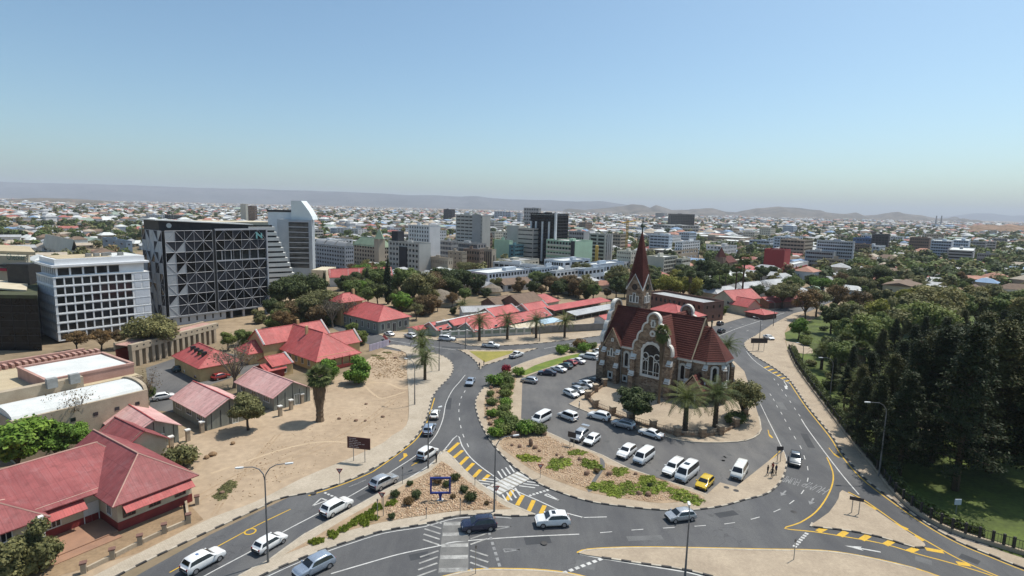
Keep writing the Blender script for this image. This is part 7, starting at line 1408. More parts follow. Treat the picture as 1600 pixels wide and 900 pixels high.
    ('white car at the gate below the vaulted hall', 'hatch', 'white', 256, 624, 12, -2), ('dark car under the yard tree', 'hatch', 'teal', 284, 580, 14, -2), ('white car in the shade of the yard tree', 'sedan', 'white', 304, 581, 14, -2), ('pale green car by the vented red roof', 'sedan', 'silver', 322, 590, 12, -3), ('red car half hidden by the bare tree', 'hatch', 'red', 345, 592, 12, -3), ('white car by the colonnade corner', 'hatch', 'white', 292, 564, 12, -3)]: car(*a)
# ================================================================== street furniture, people, fences, stones
M_pole = mat('lamp_pole_grey', (.20, .205, .21), (.14, .145, .15), 1, .5, metal=.4); M_head = mat('lamp_head', (.66, .67, .66), (.55, .56, .55), 2, .4)
def lamp(label, x, y, h, arms=((1, 0),), base=0.0, reach=2.2, twin=False):
    """tall road lamp: tapered pole, curved arm(s) and a flat head on each"""
    p = px(x, y); t = thing('street_lamp', label, 'street lamp', (p.x, p.y, base), 0, 'tall road lamps'); MB().tube([(0, 0, 0), (0, 0, .9), (0, 0, h * .55), (0, 0, h - 1.6)], [.15, .13, .095, .075], 8).build('pole', M_pole, t); MB().box(-.2, .2, -.2, .2, 0, .08).build('base_plate', M_pole, t)
    for ax, ay in arms:
        d = Vector((ax, ay, 0)).normalized(); P = [Vector((0, 0, h - 1.65)), Vector((0, 0, h - 1.0)) + d * .12, Vector((0, 0, h - .35)) + d * .55, Vector((0, 0, h - .03)) + d * 1.2, Vector((0, 0, h)) + d * reach]; MB().tube(P, [.075, .07, .06, .055, .045], 6).build('arm', M_pole, t)
        e = P[-1]; an = math.atan2(d.y, d.x); hd = MB().prism([(-.05, -.11), (.35, -.16), (.75, -.13), (.85, 0), (.75, .13), (.35, .16), (-.05, .11)], -.09, .05).build('lamp_head', M_head, t, (e.x, e.y, e.z), an)
lamp('twin-armed street lamp on the median at the bottom left', 419, 880, 11.8, ((.9, .3), (-.9, -.2))); lamp('street lamp beside the striped crossing on the median', 772, 801, 10.6, ((.9, .4),), reach=2.6); lamp('street lamp in front of the park railing at the right', 1373, 745, 12.2, ((-1, .1),), reach=2.6); lamp('street lamp in the left road median near the white van', 669, 733, 9.5, ((.6, .8),)); lamp('thin street lamp on the left pavement in front of the sand lot', 648, 633, 9.5, ((-.7, .5),)); lamp('thin street lamp on the left pavement beyond the palms', 686, 580, 9.3, ((.6, .5),)); lamp('street lamp among the park palms', 1296, 628, 10.0, ((-1, .1),), reach=2.4); lamp('street lamp on the pavement by the back of the road sign', 1185, 548, 10.0, ((-.4, .8),)); lamp('street lamp beyond the road sign near the park gate', 1208, 510, 9.5, ((-.8, .2),)); lamp('street lamp between the first two street palms', 727, 546, 9.8, ((.4, -.8),)); lamp('street lamp right of the third street palm', 843, 534, 9.6, ((.4, -.8),)); lamp('lamp post in the bottom road island with dark head', 1070, 905, 8.6, ((.2, 1),), reach=.6)
lamp('short lamp beside the park terrace', 1253, 572, 6.5, ((-1, 0),), reach=1.4)
M_brown = mat('sign_brown', (.085, .028, .025), (.07, .022, .02), 2, .6); M_signback = mat('sign_back_dark', (.06, .05, .05), (.045, .04, .04), 2, .6); M_ltext = mat('sign_white_print', (.42, .37, .36), (.36, .32, .31), 2, .6)
def board(label, p0, p1, z0, z1, m, legs=2, w=None, lines=0, name='road_sign', z=.15):
    a, b = px(*p0), px(*p1); t = thing(name, label, 'sign', ((a.x + b.x) / 2, (a.y + b.y) / 2, z), math.atan2(b.y - a.y, b.x - a.x)); L = w or (b - a).length
    MB().box(-L / 2, L / 2, -.05, .05, z0, z1).build('board', m, t)
    for k in range(legs): u = -L / 2 + L * (k + .5) / legs * 1.0; MB().tube([(u, .1, 0), (u, .1, z1 - .1)], .06, 6).build('post', M_steel, t)
    r_ = random.Random(4)
    for k in range(lines):
        zc = z1 - (z1 - z0) * (k + .8) / (lines + .6); u = -L * .42
        for q in range(r_.randint(2, 4)):
            ln = L * r_.uniform(.08, .2); MB().box(u, u + ln, -.06, -.05, zc - .05, zc + .05).build('print_line', M_ltext, t); u += ln + L * .03
            if u > L * .35: break
    return t
board('brown tourist information sign on two posts beside the sand lot', (552, 722), (570, 724), 2.2, 4.1, M_brown, 2, 3.9, 6)
board('dark back of a large road sign on the right pavement', (1180, 549), (1190, 549), 2.4, 3.9, M_signback, 3, 5.2); board('dark back of a sign at the tip of the triangle island', (1331, 803), (1341, 805), 1.9, 2.4, M_signback, 2, 1.7); board('small dark sign beside the gravel garden', (887, 697), (899, 700), 1.6, 2.6, M_signback, 2, 1.5); board('slim dark direction sign by the group of people', (1213, 723), (1221, 723), 2.0, 2.7, M_signback, 2, 1.1)
board('blue and white round-topped sign in the shady park', (1490, 812), (1496, 812), 2.2, 3.0, W_bluew, 1, .9, z=0)
def yield_sign(label, x, y, h=2.2, face=(0, -1), z=.15):
    p = px(x, y); t = thing('yield_sign', label, 'sign', (p.x, p.y, z), math.atan2(face[0], -face[1]) * -1); MB().tube([(0, 0, 0), (0, 0, h)], .045, 6).build('post', M_steel, t)
    MB().yprism([(-.5, h + .05), (0, h - .8), (.5, h + .05)], -.07, -.045).build('plate', mat('sign_red_white', (.42, .05, .05), (.36, .04, .04)), t); MB().yprism([(-.3, h - .06), (0, h - .55), (.3, h - .06)], -.085, -.07).build('plate_centre', M_ltext, t)
yield_sign('yield sign at the kerb of the left pavement', 531, 757, 2.3); yield_sign('yield sign at the striped crossing on the median', 775, 784, 2.2); yield_sign('yield sign on the gravel at the island kerb', 844, 748, 2.2); yield_sign('red sign at the point of the median, right of the succulents', 597, 795, 2.2)
def bollard(label, x, y, h, lean=0): p = px(x, y); t = thing('sign_post', label, 'post', (p.x, p.y, .15), 0, 'thin posts by the road'); MB().tube([(0, 0, 0), (lean, 0, h)], .05, 6).build('post', M_steel, t); MB().box(-.09 + lean, .09 + lean, -.03, .03, h - .35, h).build('plate', M_signback, t)
for lab, x, y, h in (('thin post on the median left of the succulent bed', 590, 815, 3.0), ('taller thin post beside the succulent bed', 599, 808, 3.2), ('thin post left of the crossing on the median', 666, 812, 1.6), ('thin post right of the gravel on the median', 719, 805, 2.3), ('thin post at the kerb beside the silver SUV', 629, 757, 2.6), ('dark post at the bottom pavement corner', 743, 898, 3.4), ('leaning post at the slip road on the right', 1240, 876, 2.6), ('short post at the striped crossing', 742, 760, 1.3)): bollard(lab, x, y, h)
# the blue picture frame on its stand
p = px(688, 783); fr_ = thing('photo_frame', 'large empty blue frame on a stand in the median garden', 'frame', (p.x, p.y, .16), R(4)); M_frame = mat('frame_blue', (.025, .045, .22), (.02, .035, .17), 1.5, .5)
for a in ((-1.45, 1.45, 3.15, 3.4), (-1.45, 1.45, .95, 1.2)): MB().box(a[0], a[1], -.12, .12, a[2], a[3]).build('rail', M_frame, fr_)
for a in (-1.45, 1.2): MB().box(a, a + .25, -.12, .12, 1.2, 3.15).build('stile', M_frame, fr_)
MB().yprism([(-.3, .95), (.3, .95), (.14, .55), (.2, 0), (-.2, 0), (-.14, .55)], -.12, .12).build('stand', M_frame, fr_); MB().box(-.45, .45, -.35, .35, 0, .06).build('foot', M_whitew, fr_)
# people
PM = dict(skin=mat('skin_brown', (.16, .085, .05), (.13, .07, .042), 3, .6), hair=mat('hair_black', (.012, .01, .01), (.02, .017, .015), 3, .8), black=mat('cloth_black', (.018, .018, .02), (.028, .027, .028), 3, .9), navy=mat('cloth_navy', (.02, .026, .06), (.03, .035, .07), 3, .9), grey=mat('cloth_grey', (.16, .155, .15), (.12, .115, .11), 3, .9), red=mat('cloth_red', (.28, .03, .03), (.22, .025, .025), 3, .9), khaki=mat('cloth_khaki', (.26, .2, .12), (.2, .155, .09), 3, .9), white=mat('cloth_white', (.6, .6, .58), (.5, .5, .48), 3, .9))
def person(label, x, y, rz, top, bottom, pose='stand', h=1.72, z=.15, carry=None):
    """one continuous skinned figure; clothes by zone of the body"""
    st = dict(stand=(.10, .06, .22, .24), walk=(.30, -.26, .30, -.22), lean=(.12, -.05, .35, .3))[pose]; k = h / 1.72; me = bpy.data.meshes.new('figure'); lf, rf, la, ra = st
    V = [(0, 0, .93), (0, .01, 1.12), (0, 0, 1.33), (0, 0, 1.47), (0, .02, 1.56), (0, .03, 1.66), (0, .02, 1.72), (.10, 0, .88), (.11, lf * .55, .50), (.11, lf * .75 - .05, .09), (.11, lf * .75 + .12, .04), (-.10, 0, .88), (-.11, rf * .55 + .03, .50), (-.11, rf * .75 - .05, .09), (-.11, rf * .75 + .12, .04), (.19, 0, 1.40), (.25, -.02 + la * .15, 1.13), (.26, la * .6, .90), (.26, la * .75, .80), (-.19, 0, 1.40), (-.25, -.02 + ra * .15, 1.13), (-.26, ra * .6, .90), (-.26, ra * .75, .80)]
    E = [(0, 1), (1, 2), (2, 3), (3, 4), (4, 5), (5, 6), (0, 7), (7, 8), (8, 9), (9, 10), (0, 11), (11, 12), (12, 13), (13, 14), (2, 15), (15, 16), (16, 17), (17, 18), (2, 19), (19, 20), (20, 21), (21, 22)]
    rad = [(.15, .11), (.14, .10), (.165, .11), (.06, .06), (.075, .085), (.085, .10), (.05, .06), (.095, .10), (.065, .07), (.045, .05), (.05, .035), (.095, .10), (.065, .07), (.045, .05), (.05, .035), (.06, .06), (.048, .048), (.036, .036), (.04, .025), (.06, .06), (.048, .048), (.036, .036), (.04, .025)]
    me.from_pydata([(a * k, b * k, c * k) for a, b, c in V], E, []); o = bpy.data.objects.new('figure_tmp', me); COL.objects.link(o); md = o.modifiers.new('skin', 'SKIN')
    if not me.skin_vertices: me.attributes
    for i, sv in enumerate(me.skin_vertices[0].data): sv.radius = (rad[i][0] * k, rad[i][1] * k); sv.use_root = i == 0
    s2 = o.modifiers.new('sub', 'SUBSURF'); s2.levels = 1; s2.render_levels = 1; bpy.context.view_layer.update()
    m2 = bpy.data.meshes.new_from_object(o.evaluated_get(bpy.context.evaluated_depsgraph_get())); bpy.data.objects.remove(o); m2.name = 'person'
    for nm in ('skin', 'hair', top, bottom, 'black'): m2.materials.append(PM[nm])
    for f in m2.polygons:
        c = f.center / k; f.use_smooth = True
        f.material_index = 1 if c.z > 1.665 or (c.z > 1.56 and c.y < -.02) else 0 if c.z > 1.44 else 4 if c.z < .11 else 0 if c.z < .88 and abs(c.x) > .20 else 2 if c.z > .93 or (abs(c.x) > .2 and c.z > .95) else 3
    p_ = px(x, y); b_ = link('person', m2, None, (p_.x, p_.y, z), rz); tag(b_, label, 'person'); return b_
person('person in black standing at the tip of the median', 682, 724, R(120), 'black', 'black'); person('left of two people on the grass triangle tip', 749, 577, R(40), 'navy', 'grey', 'walk'); person('right of two people on the grass triangle tip', 756, 573, R(60), 'black', 'navy', 'walk')
person('person in dark clothes at the left of the group by the car park exit', 1199, 744, R(30), 'black', 'navy', 'walk'); person('person in the middle of the group by the car park exit', 1206, 748, R(-20), 'black', 'black', 'stand'); person('person at the right of the group by the car park exit', 1212, 743, R(200), 'navy', 'black', 'walk'); person('person behind the others in the group by the car park exit', 1207, 739, R(100), 'red', 'black', 'stand'); person('person walking beside the white canopy pickup', 712, 534, R(80), 'black', 'black', 'walk'); person('person with white shirt on the church yard paving', 905, 640, R(70), 'white', 'khaki', 'stand')
# church yard wall: stone pillars with railings between them
cy = thing('yard_wall', 'low church yard wall with stone pillars and iron railings', 'wall'); CP = [(945, 604), (930, 613), (917, 625), (929, 637), (957, 650), (985, 663), (1005, 672), (1018, 668), (1097, 684), (1122, 681), (1148, 668), (1163, 655), (1166, 630)]
CP = [(944, 604), (930, 613), (918, 624), (930, 638), (957, 649), (984, 660), (1020, 671), (1058, 682), (1097, 684), (1125, 680), (1149, 668), (1163, 652), (1163, 615)]
for i, p in enumerate(CP):
    q = px(*p); pl_ = MB().box(-.5, .5, -.5, .5, .1, 1.75).build('pillar', M_stone, cy, (q.x, q.y, 0), R(20)); MB().prism([(-.62, -.62), (.62, -.62), (.62, .62), (-.62, .62)], 1.75, 1.95).build('pillar_cap', M_beige, pl_)
    if i + 1 < len(CP):
        b = px(*CP[i + 1]); d = (b - q).normalized(); n = Vector((-d.y, d.x, 0)) * .16; a, e = q + d * .5, b - d * .5; MB().prism([a - n, e - n, e + n, a + n], .1, .65).build('plinth', M_stone, cy); ml_ = MB(); Lr = (e - a).length
        for z in (.8, 1.35): MB().tube([a + Vector((0, 0, z)), e + Vector((0, 0, z))], .035, 4).build('rail', M_iron, cy)
        for k in range(int(Lr / .45)): c = a + d * (.22 + .45 * k); ml_.tube([c + Vector((0, 0, .65)), c + Vector((0, 0, 1.4))], .022, 3)
        tag(ml_.build('railing_bars', M_iron, cy), kind='stuff')
# park railing with stone base and hedge
pr_ = thing('park_railing', 'dark iron railing on a low stone base along the park', 'fence'); FP = gp([(1232, 548), (1243, 572), (1262, 600), (1292, 640), (1322, 680), (1370, 738), (1398, 774), (1438, 806), (1487, 832), (1550, 852), (1602, 868), (1690, 896)], 3); bars = MB()
for a, b in zip(FP, FP[1:]):
    d = (b - a).normalized(); n = Vector((-d.y, d.x, 0)) * .2; L = (b - a).length; MB().prism([a - n, b - n, b + n, a + n], 0, .55).build('stone_base', M_beige, pr_)
    for z in (.75, 1.75): MB().tube([a + Vector((0, 0, z)), b + Vector((0, 0, z))], .04, 4).build('rail', M_iron, pr_)
    MB().box(-.12, .12, -.12, .12, 0, 2.0).build('post', M_iron, pr_, a)
    for k in range(int(L / .3)): c = a + d * (.15 + .3 * k); bars.tube([c + Vector((0, 0, .55)), c + Vector((0, 0, 1.85))], .022, 3, cap=False)
tag(bars.build('railing_bars', M_iron, pr_), kind='stuff')
def hedge(name, label, pts, w, h, n, leaf, seed, size=.16, z=0):
    """clipped hedge: leaf faces through a long box with rounded top"""
    r = np.random.default_rng(seed); P = []; seg = [(b - a).length for a, b in zip(pts, pts[1:])]; tot = sum(seg)
    for a, b, L in zip(pts, pts[1:], seg):
        k = int(n * L / tot); t = r.random(k); d = (b - a).normalized(); nn = Vector((-d.y, d.x, 0)); ang = r.uniform(0, math.pi, k); rr = r.random(k) ** .3 * (1 + .12 * np.sin(t * L * 1.7)); u = np.cos(ang) * rr * w / 2; zz = np.abs(np.sin(ang)) * rr * h + .05
        P.append(np.stack([a.x + d.x * L * t + nn.x * u, a.y + d.y * L * t + nn.y * u, zz], 1))
    P = np.concatenate(P); V, F = cards(P, np.tile([0, 0, 1.0], (len(P), 1)) + r.normal(0, .4, P.shape), size * r.uniform(.6, 1.4, len(P)), .8, r); t = thing(name, label, 'hedge', (0, 0, z)); link('foliage', tri_mesh('hedge_foliage', V, F, LEAF[leaf]), t)
    st_ = MB()
    for i, p in enumerate(pts[::2]): st_.tube([(p.x, p.y, 0), (p.x + .1, p.y, h * .6)], .05, 4)
    tag(st_.build('stems', M_bark, t), kind='stuff'); return t
hedge('park_hedge', 'dark overgrown hedge behind the park railing', [p + Vector((1.3, .6, 0)) for p in FP[:19]], 2.2, 2.0, 9000, 'dark', 1); hedge('park_hedge', 'low shrubs and flowers between railing and lawn', [p + Vector((1.8, 1.3, 0)) for p in FP[15:27]], 2.2, 1.2, 5000, 'mid', 2); hedge('street_hedge', 'long clipped hedge along the far road', gp([(1112, 489), (1150, 483), (1180, 477), (1215, 468), (1245, 460)], 3), 2.0, 2.0, 7000, 'dark', 3, .2); hedge('garden_hedge', 'dark hedge in front of the villa', gp([(1108, 486), (1122, 478), (1140, 470)], 3), 2.5, 2.2, 3000, 'mid', 4, .2)
# loose stones
def stones(name, poly, n, s0, s1, seed, m, z=.16, kind='stuff', label=None):
    r = np.random.default_rng(seed); W = [px(*p) for p in poly]; xs, ys = [p.x for p in W], [p.y for p in W]; C_ = []
    def inside(x, y):
        c = False; j = len(W) - 1
        for i in range(len(W)):
            if (W[i].y > y) != (W[j].y > y) and x < (W[j].x - W[i].x) * (y - W[i].y) / (W[j].y - W[i].y) + W[i].x: c = not c
            j = i
        return c
    while len(C_) < n:
        x, y = r.uniform(min(xs), max(xs)), r.uniform(min(ys), max(ys))
        if inside(x, y): C_.append((x, y))
    C_ = np.array(C_); k = len(C_); base = np.array([(1, 0, 0), (-1, 0, 0), (0, 1, 0), (0, -1, 0), (0, 0, 1), (0, 0, -.4)], float); tri = np.array([(0, 2, 4), (2, 1, 4), (1, 3, 4), (3, 0, 4), (2, 0, 5), (1, 2, 5), (3, 1, 5), (0, 3, 5)])
    s = r.uniform(s0, s1, k); an = r.uniform(0, 6.28, k); V = base[None] * (1 + r.normal(0, .22, (k, 6, 3))) * np.stack([s, s * r.uniform(.6, 1, k), s * r.uniform(.45, .8, k)], 1)[:, None]; ca, sa = np.cos(an)[:, None], np.sin(an)[:, None]; X = V[..., 0] * ca - V[..., 1] * sa; Y = V[..., 0] * sa + V[..., 1] * ca
    V = np.stack([X + C_[:, :1], Y + C_[:, 1:], V[..., 2] + z], 2).reshape(-1, 3); F = (tri[None] + (np.arange(k) * 6)[:, None, None]).reshape(-1, 3)
    return tag(link(name, tri_mesh(name, V, F, m)), label, None, None, 'stuff')
def stonemat(name, cs):
    m, nt, nd, lk, b = nodes(name); g_ = nd.new('ShaderNodeNewGeometry'); lk.new(ramp(nd, lk, g_.outputs['Random Per Island'], [(i / (len(cs) - 1), c) for i, c in enumerate(cs)]), b.inputs['Base Color']); b.inputs['Roughness'].default_value = .95; b.inputs['Specular IOR Level'].default_value = .1; return m
M_peb = stonemat('garden_stones', [(.28, .18, .11), (.46, .32, .20), (.54, .41, .28), (.38, .24, .16), (.58, .47, .34)]); M_rub = stonemat('lot_rubble', [(.26, .17, .10), (.42, .30, .19), (.36, .25, .15)])
stones('gravel', [(690, 722), (712, 738), (745, 764), (790, 793), (760, 797), (715, 799), (670, 805), (610, 815), (600, 795), (640, 760), (672, 740)], 3600, .10, .24, 1, M_peb); stones('gravel', [(781, 695), (852, 681), (935, 716), (920, 766), (837, 737)], 3600, .10, .22, 2, M_peb); stones('gravel', [(948, 728), (1040, 753), (1100, 780), (1012, 785), (930, 769)], 2600, .10, .22, 3, M_peb); stones('gravel', [(764, 612), (798, 592), (797, 655), (800, 688), (782, 690), (758, 650)], 1500, .12, .34, 4, M_peb)
stones('rubble', [(575, 560), (632, 548), (635, 590), (585, 592)], 700, .10, .30, 5, M_rub, .02); stones('rubble', [(400, 700), (630, 600), (630, 660), (420, 770)], 240, .05, .16, 6, M_rub, .02); stones('rubble', [(310, 770), (420, 690), (470, 740), (340, 800)], 160, .05, .18, 7, M_rub, .02)
M_rock = mat('garden_boulder', (.30, .19, .13), (.18, .115, .08), 1.4, .95, bmp=.5, fine=.3); M_log = mat('cut_log', (.34, .22, .12), (.22, .14, .08), 2, .95, fine=.3)
def boulder(label, x, y, s, m=None, z=.12, tall=1.0, name='boulder', group='boulders of the rock garden'):
    rs = random.Random(int(x * 7 + y)); p = px(x, y); b = MB(); n = 9; rings = []
    for j in range(6):
        ph = math.pi * (j / 5 - .5); rings.append([(s * math.cos(ph) * math.cos(2 * math.pi * k / n) * rs.uniform(.8, 1.15), s * .8 * math.cos(ph) * math.sin(2 * math.pi * k / n) * rs.uniform(.8, 1.15), s * tall * (math.sin(ph) * .8 + .55)) for k in range(n)])
    for a, c in zip(rings, rings[1:]):
        for k in range(n): b.face([a[k], a[(k + 1) % n], c[(k + 1) % n], c[k]])
    return tag(b.build(name, m or M_rock, None, (p.x, p.y, z), rs.uniform(0, 6)), label, 'rock', group)
BO = [(829, 698, .5, 2.2, 'upright pointed rock on the gravel below the car park'), (806, 683, 1.1, .7, 'large grey rock under the garden shrubs'), (850, 681, .6, .9, 'rock at the corner of the gravel bed')]
for x, y, s, tl, lab in BO: boulder(lab, x, y, s, None, .14, tl)
for i, (x, y) in enumerate(((800, 698), (812, 700), (836, 702), (843, 707), (906, 720), (917, 743), (870, 713), (878, 718), (952, 744), (993, 743), (998, 774), (1013, 776), (761, 640), (763, 656), (771, 672), (760, 624), (778, 615), (767, 608), (776, 645), (782, 660), (766, 665), (779, 630))): boulder('small brown rock in the church island garden', x, y, .35 + .2 * ((i * 7) % 3) / 2, None, .14, .9)
for i, (x, y, s) in enumerate(((323, 716, .55), (332, 712, .7), (364, 694, .5), (530, 655, .4), (556, 658, .45), (571, 658, .35), (598, 652, .4), (572, 632, .35), (618, 560, .55), (347, 771, .4))): boulder(('cut log lying at the edge of the sand lot', 'thick pale cut log beside the other log', 'lone stump behind the yellowish shrub', 'brown clod left of the palm shadow line', 'flat brown clod in the middle of the sand lot', 'small clod right of the flat one', 'dark clod near the pavement on the sand lot', 'lone clod behind the shaggy palm', 'dark round rock near the rubble', 'grey rubble heap among weeds by the bungalow')[i], x, y, s, M_log if i < 3 else M_rock, 0, .7, 'log_stump' if i < 3 else 'sand_rock', 'stumps and rocks on the sand lot')
# small fenced plot by the far street
fp = thing('fenced_plot', 'small plot with lilac panel fence and red railing beside the far street', 'fence'); a, b = px(577, 549), px(608, 540); d = (b - a).normalized(); n = Vector((-d.y, d.x, 0)) * .08
for k in range(6): q0_, q1_ = a.lerp(b, k / 6), a.lerp(b, (k + .94) / 6); MB().prism([q0_ - n, q1_ - n, q1_ + n, q0_ + n], 0, 1.9).build('panel', mat('lilac_panel', (.42, .38, .46), (.36, .32, .4)), fp)
a, b = px(608, 539), px(600, 530); MB().tube([a + Vector((0, 0, 1)), b + Vector((0, 0, 1))], .5, 4).build('red_rail', M_redwall, fp)
# ================================================================== the suburbs out to the hills
rs = random.Random(21); RC = dict(white=M_flat, grey=M_greyroof, red=corrugated('suburb_red', (.40, .13, .10), (.32, .10, .08)), brown=M_brownroof, tan=mat('suburb_tan', (.44, .37, .29), (.36, .30, .23), .3), pink=mat('suburb_terracotta', (.42, .22, .16), (.34, .17, .12), .3), green=mat('suburb_green', (.30, .36, .30), (.24, .3, .25), .3), blue=mat('suburb_blue', (.22, .32, .45), (.18, .26, .38), .3))
WC = [M_whitew, M_cream, W_tan, W_white]
def free(x, y, r):
    for kx, ky, kr in KEEP:
        if (x - kx) ** 2 + (y - ky) ** 2 < (kr + r) ** 2: return False
    return True
def onroad(u, v): return 0
cand = []; 
def sample(n, near, far, lo=-60, hi=1660, seed=1):
    r = random.Random(seed); out = []
    while len(out) < n:
        y_ = near * (far / near) ** r.random(); x_ = r.uniform(lo, hi); d = ray(x_, 450); k = y_ / d.y; out.append((d.x * k, y_, x_))
    return out
ZONE = ((230, 'beyond the white office'), (430, 'behind the faceted office'), (520, 'right of the sail-topped tower'), (640, 'behind the green-roofed hotel'), (760, 'behind the grey tower'), (900, 'around the black tower'), (1010, 'left of the church spire'), (1130, 'right of the church spire'), (1270, 'around the red block'), (1400, 'around the large pale office'), (1700, 'beyond the park at the right'))
def zone(x, y):
    u, v = pix((x, y, 0))
    for lim, s in ZONE:
        if u < lim: return s, u, v
    return ZONE[-1][1], u, v
def dist_word(Y): return 'near' if Y < 420 else 'in the middle distance' if Y < 800 else 'far off'
hs = []
rb = random.Random(5); MW = [('white', W_white), ('grey', W_grey), ('concrete', W_conc), ('cream', W_cream), ('tan', W_tan), ('bluish', W_bluew), ('brown', W_brown)]; nb_ = 0
for _ in range(700):
    u = rb.uniform(470, 1600); yb = rb.choice((rb.uniform(362, 385), rb.uniform(380, 412))); c = px(u, yb)
    if nb_ >= 64 or not free(c.x, c.y + 8, 11): continue
    cn, cm = rb.choice(MW); fl = rb.choice((2, 2, 3, 3, 4, 5)); sh = 'low' if fl < 3 else 'four-storey' if fl == 4 else 'three-storey' if fl == 3 else 'five-storey'; L, W = rb.uniform(14, 34), rb.uniform(12, 24); nb_ += 1; s_, _, _ = zone(c.x, c.y)
    block('city_block', f'{sh} {cn} flat-roofed block {dist_word(c.y)} {s_}', (c.x, c.y), 50 + rb.uniform(-6, 6), L, W, fl * 3.3 + .8, (int(W / 3), int(L / 3)), fl, (rb.choice((.5, .7, .9)),) * 2, (.45, .45), cm, rb.choice((M_flat, W_grey, W_tan)), group=f'flat-roofed blocks {s_}', plant=1)
def visible_gap(u, v): return not (v > 512 or (v > 470 and (u > 1090 or u < 250)) or (u > 1225 and v > 462))
for x, y, u in sorted(sample(2600, 255, 5200, seed=3), key=lambda c: c[1]):
    s, uu, vv = zone(x, y); r_ = 7 if y < 900 else 9
    if not visible_gap(uu, vv) or y < 275 or not free(x, y, r_ * .8): continue
    if abs(uu - 196) < 4 and vv < 400: continue
    if any((x - a) ** 2 + (y - b) ** 2 < 13 ** 2 for a, b, _ in hs[-260:]): continue
    hs.append((x, y, s))
_hm = {}
def hmesh(kind):
    """unit suburban house meshes: walls and roof (5 plans)"""
    if kind in _hm: return _hm[kind]
    L, W, e, r_, hip = ((12, 8, 3, 2.2, 3), (15, 8, 3, 2.0, 0), (10, 9, 5.5, 2.0, 3.5), (18, 11, 4, 1.2, 0), (13, 10, 3.2, 2.6, 4.5))[kind]; w = MB().box(-L / 2, L / 2, -W / 2, W / 2, 0, e); ro = MB(); o = .5; x0, x1 = -L / 2 - o, L / 2 + o; y0, y1 = -W / 2 - o, W / 2 + o; p, q = (x0 + hip, 0, e + r_), (x1 - hip, 0, e + r_); A, B, C_, D = (x0, y0, e - .1), (x1, y0, e - .1), (x1, y1, e - .1), (x0, y1, e - .1)
    ro.face([A, B, q, p]).face([C_, D, p, q]).face([D, A, p]).face([B, C_, q]).face([D, C_, B, A]); wn_ = MB()
    for k in range(3): u = -L / 2 + L * (k + .5) / 3; wn_.box(u - .8, u + .8, -W / 2 - .06, -W / 2, 1.0, 2.3); 
    for k in range(2): u = -W / 2 + W * (k + .5) / 2; wn_.box(-L / 2 - .06, -L / 2, u - .7, u + .7, 1.0, 2.3)
    _hm[kind] = (w, ro, wn_, {}); return _hm[kind]
def hm(kind, part, m):
    w, ro, wn_, c = hmesh(kind); k = (part, m.name)
    if k not in c: c[k] = {'wall': w, 'roof': ro, 'window': wn_}[part].mesh(part, m)
    return c[k]
ROOFS = ['white'] * 5 + ['grey'] * 9 + ['red'] * 2 + ['brown'] * 4 + ['pink'] * 2 + ['tan'] * 4 + ['green', 'blue']
RW = dict(white='white roofed', grey='grey roofed', red='red roofed', brown='brown roofed', tan='tan roofed', pink='terracotta roofed', green='green roofed', blue='blue roofed'); KW = ('small hipped house', 'long house', 'two-storey house', 'shed-like hall', 'hipped house')
lotV = []; far_h = []
for i, (x, y, s) in enumerate(hs):
    rc = rs.choice(ROOFS); kd = rs.choice((0, 0, 1, 1, 2, 3, 4)); an = R(50 + rs.choice((0, 90)) + rs.uniform(-14, 14)); sc = rs.uniform(.85, 1.3)
    if i < 290:
        t = thing('suburban_house', f'{RW[rc]} {KW[kd]} {dist_word(y)} {s}', 'house', (x, y, 0), an, f'houses {s}'); t.scale = (sc,) * 3; link('wall', hm(kd, 'wall', WC[i % 4]), t); link('roof', hm(kd, 'roof', RC[rc]), t); tag(link('windows', hm(kd, 'window', M_win), t), kind='stuff')
    else: far_h.append((x, y, rc, kd, an, sc))
    keep(x, y, 6 * sc)
for x, y, u in sample(3600, 900, 7800, seed=9): far_h.append((x, y, rs.choice(ROOFS), rs.choice((0, 1, 2, 3, 4)), R(50 + rs.choice((0, 90)) + rs.uniform(-25, 25)), rs.uniform(.9, 1.7) * (1.0 if y < 2500 else 1.5)))
mats_ = [W_white] + [RC[k] for k in RC]; idx = {k: i + 1 for i, k in enumerate(RC)}; V = []; F4 = []; MI = []; nv = 0
for x, y, rc, kd, an, sc in far_h:
    w, ro, _, _ = hmesh(kd); ca, sa = math.cos(an) * sc, math.sin(an) * sc; zt = 0.0
    for mb, mi in ((w, 0), (ro, idx[rc])):
        V += [(x + a * ca - b * sa, y + a * sa + b * ca, zt + c * sc) for a, b, c in mb.v]
        for f in mb.f: F4.append([k + nv for k in f] + ([f[-1] + nv] if len(f) == 3 else [])); MI.append(mi)
        nv += len(mb.v)
me = bpy.data.meshes.new('far_suburb'); me.from_pydata(V, [], [f[:3] if f[2] == f[3] else f for f in F4])
for m in mats_: me.materials.append(m)
me.polygons.foreach_set('material_index', MI); me.update(); tag(link('far_suburb', me), 'dense carpet of small far houses reaching to the hills', None, None, 'stuff')
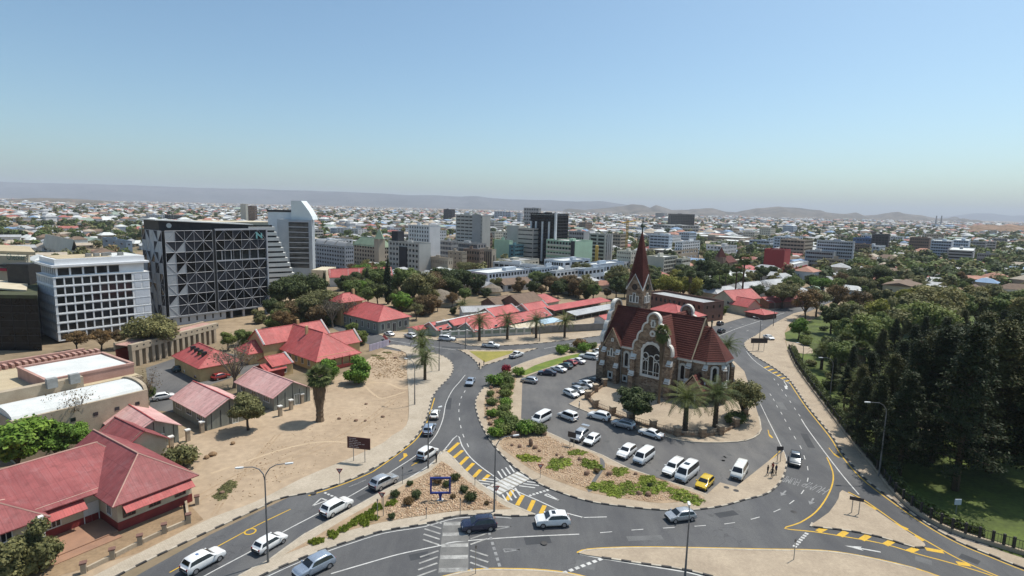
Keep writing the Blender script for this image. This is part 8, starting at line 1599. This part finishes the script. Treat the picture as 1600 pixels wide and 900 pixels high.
# trees among the houses
ts = []; far_t = []
for x, y, u in sorted(sample(4200, 262, 6500, seed=14), key=lambda c: c[1]):
    s, uu, vv = zone(x, y)
    if not visible_gap(uu, vv) or not free(x, y, 1.0 if y < 1000 else -3): continue
    ts.append((x, y, s))
for i, (x, y, s) in enumerate(ts):
    leaf = rs.choice(('dark', 'dark', 'mid', 'olive', 'olive', 'olive', 'dry')); kind = rs.choice(('round', 'round', 'wide', 'sparse', 'low', 'low')); h = rs.uniform(5, 10)
    if i < 150: tree('tree', f'{ORD[leaf]} {SHAPE[kind]} {dist_word(y)} {s}', kind, (x, y), h, leaf, group=f'trees {s}')
    else: far_t.append((x, y, h * (1 if y < 1500 else 1.25), leaf))
def blobtrees(name, L, seed):
    """far trees as one mass: each a clump of leaf faces"""
    r = np.random.default_rng(seed); Vs, Fs, Ms = [], [], []; nb = 0; ks = list(LEAF)
    for x, y, h, leaf in L:
        n = 150 if y < 700 else 70 if y < 1400 else 34; d = r.normal(0, 1, (n, 3)); d /= np.linalg.norm(d, axis=1)[:, None]; P = d * (r.random(n) ** .4)[:, None] * np.array([h * .48, h * .48, h * .40]) * (1 + .25 * np.sin(d[:, :1] * 5 + x)) + np.array([x, y, h * .5]); v, f = cards(P, d + np.array([0, 0, .6]), (h * (.10 if n > 100 else .15 if n > 50 else .22)) * r.uniform(.6, 1.4, n), .8, r); Vs.append(v); Fs.append(f + nb); nb += len(v); Ms.append(np.full(n, ('dark', 'mid', 'olive', 'dry').index(leaf)))
    V = np.concatenate(Vs); V[:, 2] = np.maximum(V[:, 2], .1); tag(link(name, tri_mesh(name, V, np.concatenate(Fs), [LEAF[k] for k in ('dark', 'mid', 'olive', 'dry')], np.concatenate(Ms))), 'mass of far trees among the suburb houses', None, None, 'stuff')
extra = [(x, y, rs.uniform(7, 14), rs.choice(('dark', 'dark', 'mid', 'olive'))) for x, y, u in sample(900, 1000, 6500, seed=33)]
for (x0, x1, Y0, Y1, n) in ((1080, 1650, 620, 900, 260), (1180, 1640, 900, 1500, 260), (-40, 250, 500, 900, 120), (1330, 1640, 330, 640, 330), (1000, 1330, 420, 640, 110), (560, 1000, 520, 900, 160), (250, 620, 420, 800, 130)):
    for _ in range(n):
        u = rs.uniform(x0, x1); Y = rs.uniform(Y0, Y1); d = ray(u, 450); x = d.x * Y / d.y
        if free(x, Y, 0): extra.append((x, Y, rs.uniform(6, 12), rs.choice(('dark', 'dark', 'mid', 'olive'))))
blobtrees('treeline', far_t + extra, 8)
# far avenue running away between the houses at the left
q = [at(x, 400, Y) for x, Y in ((196, 420), (199, 620), (200, 800))]; ribbon('road', [Vector((p.x, p.y, 0)) for p in q], 9, M_road, .05)['kind'] = 'structure'
q = [at(x, 400, Y) for x, Y in ((1088, 300), (1079, 380), (1072, 470))]; ribbon('road', [Vector((p.x, p.y, 0)) for p in q], 14, M_lot, .05)['kind'] = 'structure'
# ------------------------------------------------------------------ the air
hz = MB().box(-26500, 26500, -400, 26500, -1.0, 480).build('haze', mat('unused', (1, 1, 1))); hz.data.materials.clear()
hmz = bpy.data.materials.new('haze_air'); hmz.use_nodes = True; nd = hmz.node_tree.nodes; nd.remove(nd['Principled BSDF']); pv = nd.new('ShaderNodeVolumePrincipled'); pv.inputs['Color'].default_value = (.83, .88, .98, 1); pv.inputs['Density'].default_value = 6.8e-5; pv.inputs['Anisotropy'].default_value = .0
hmz.node_tree.links.new(pv.outputs[0], nd['Material Output'].inputs['Volume']); hz.data.materials.append(hmz); tag(hz, 'pale dry haze over the city', None, None, 'stuff')
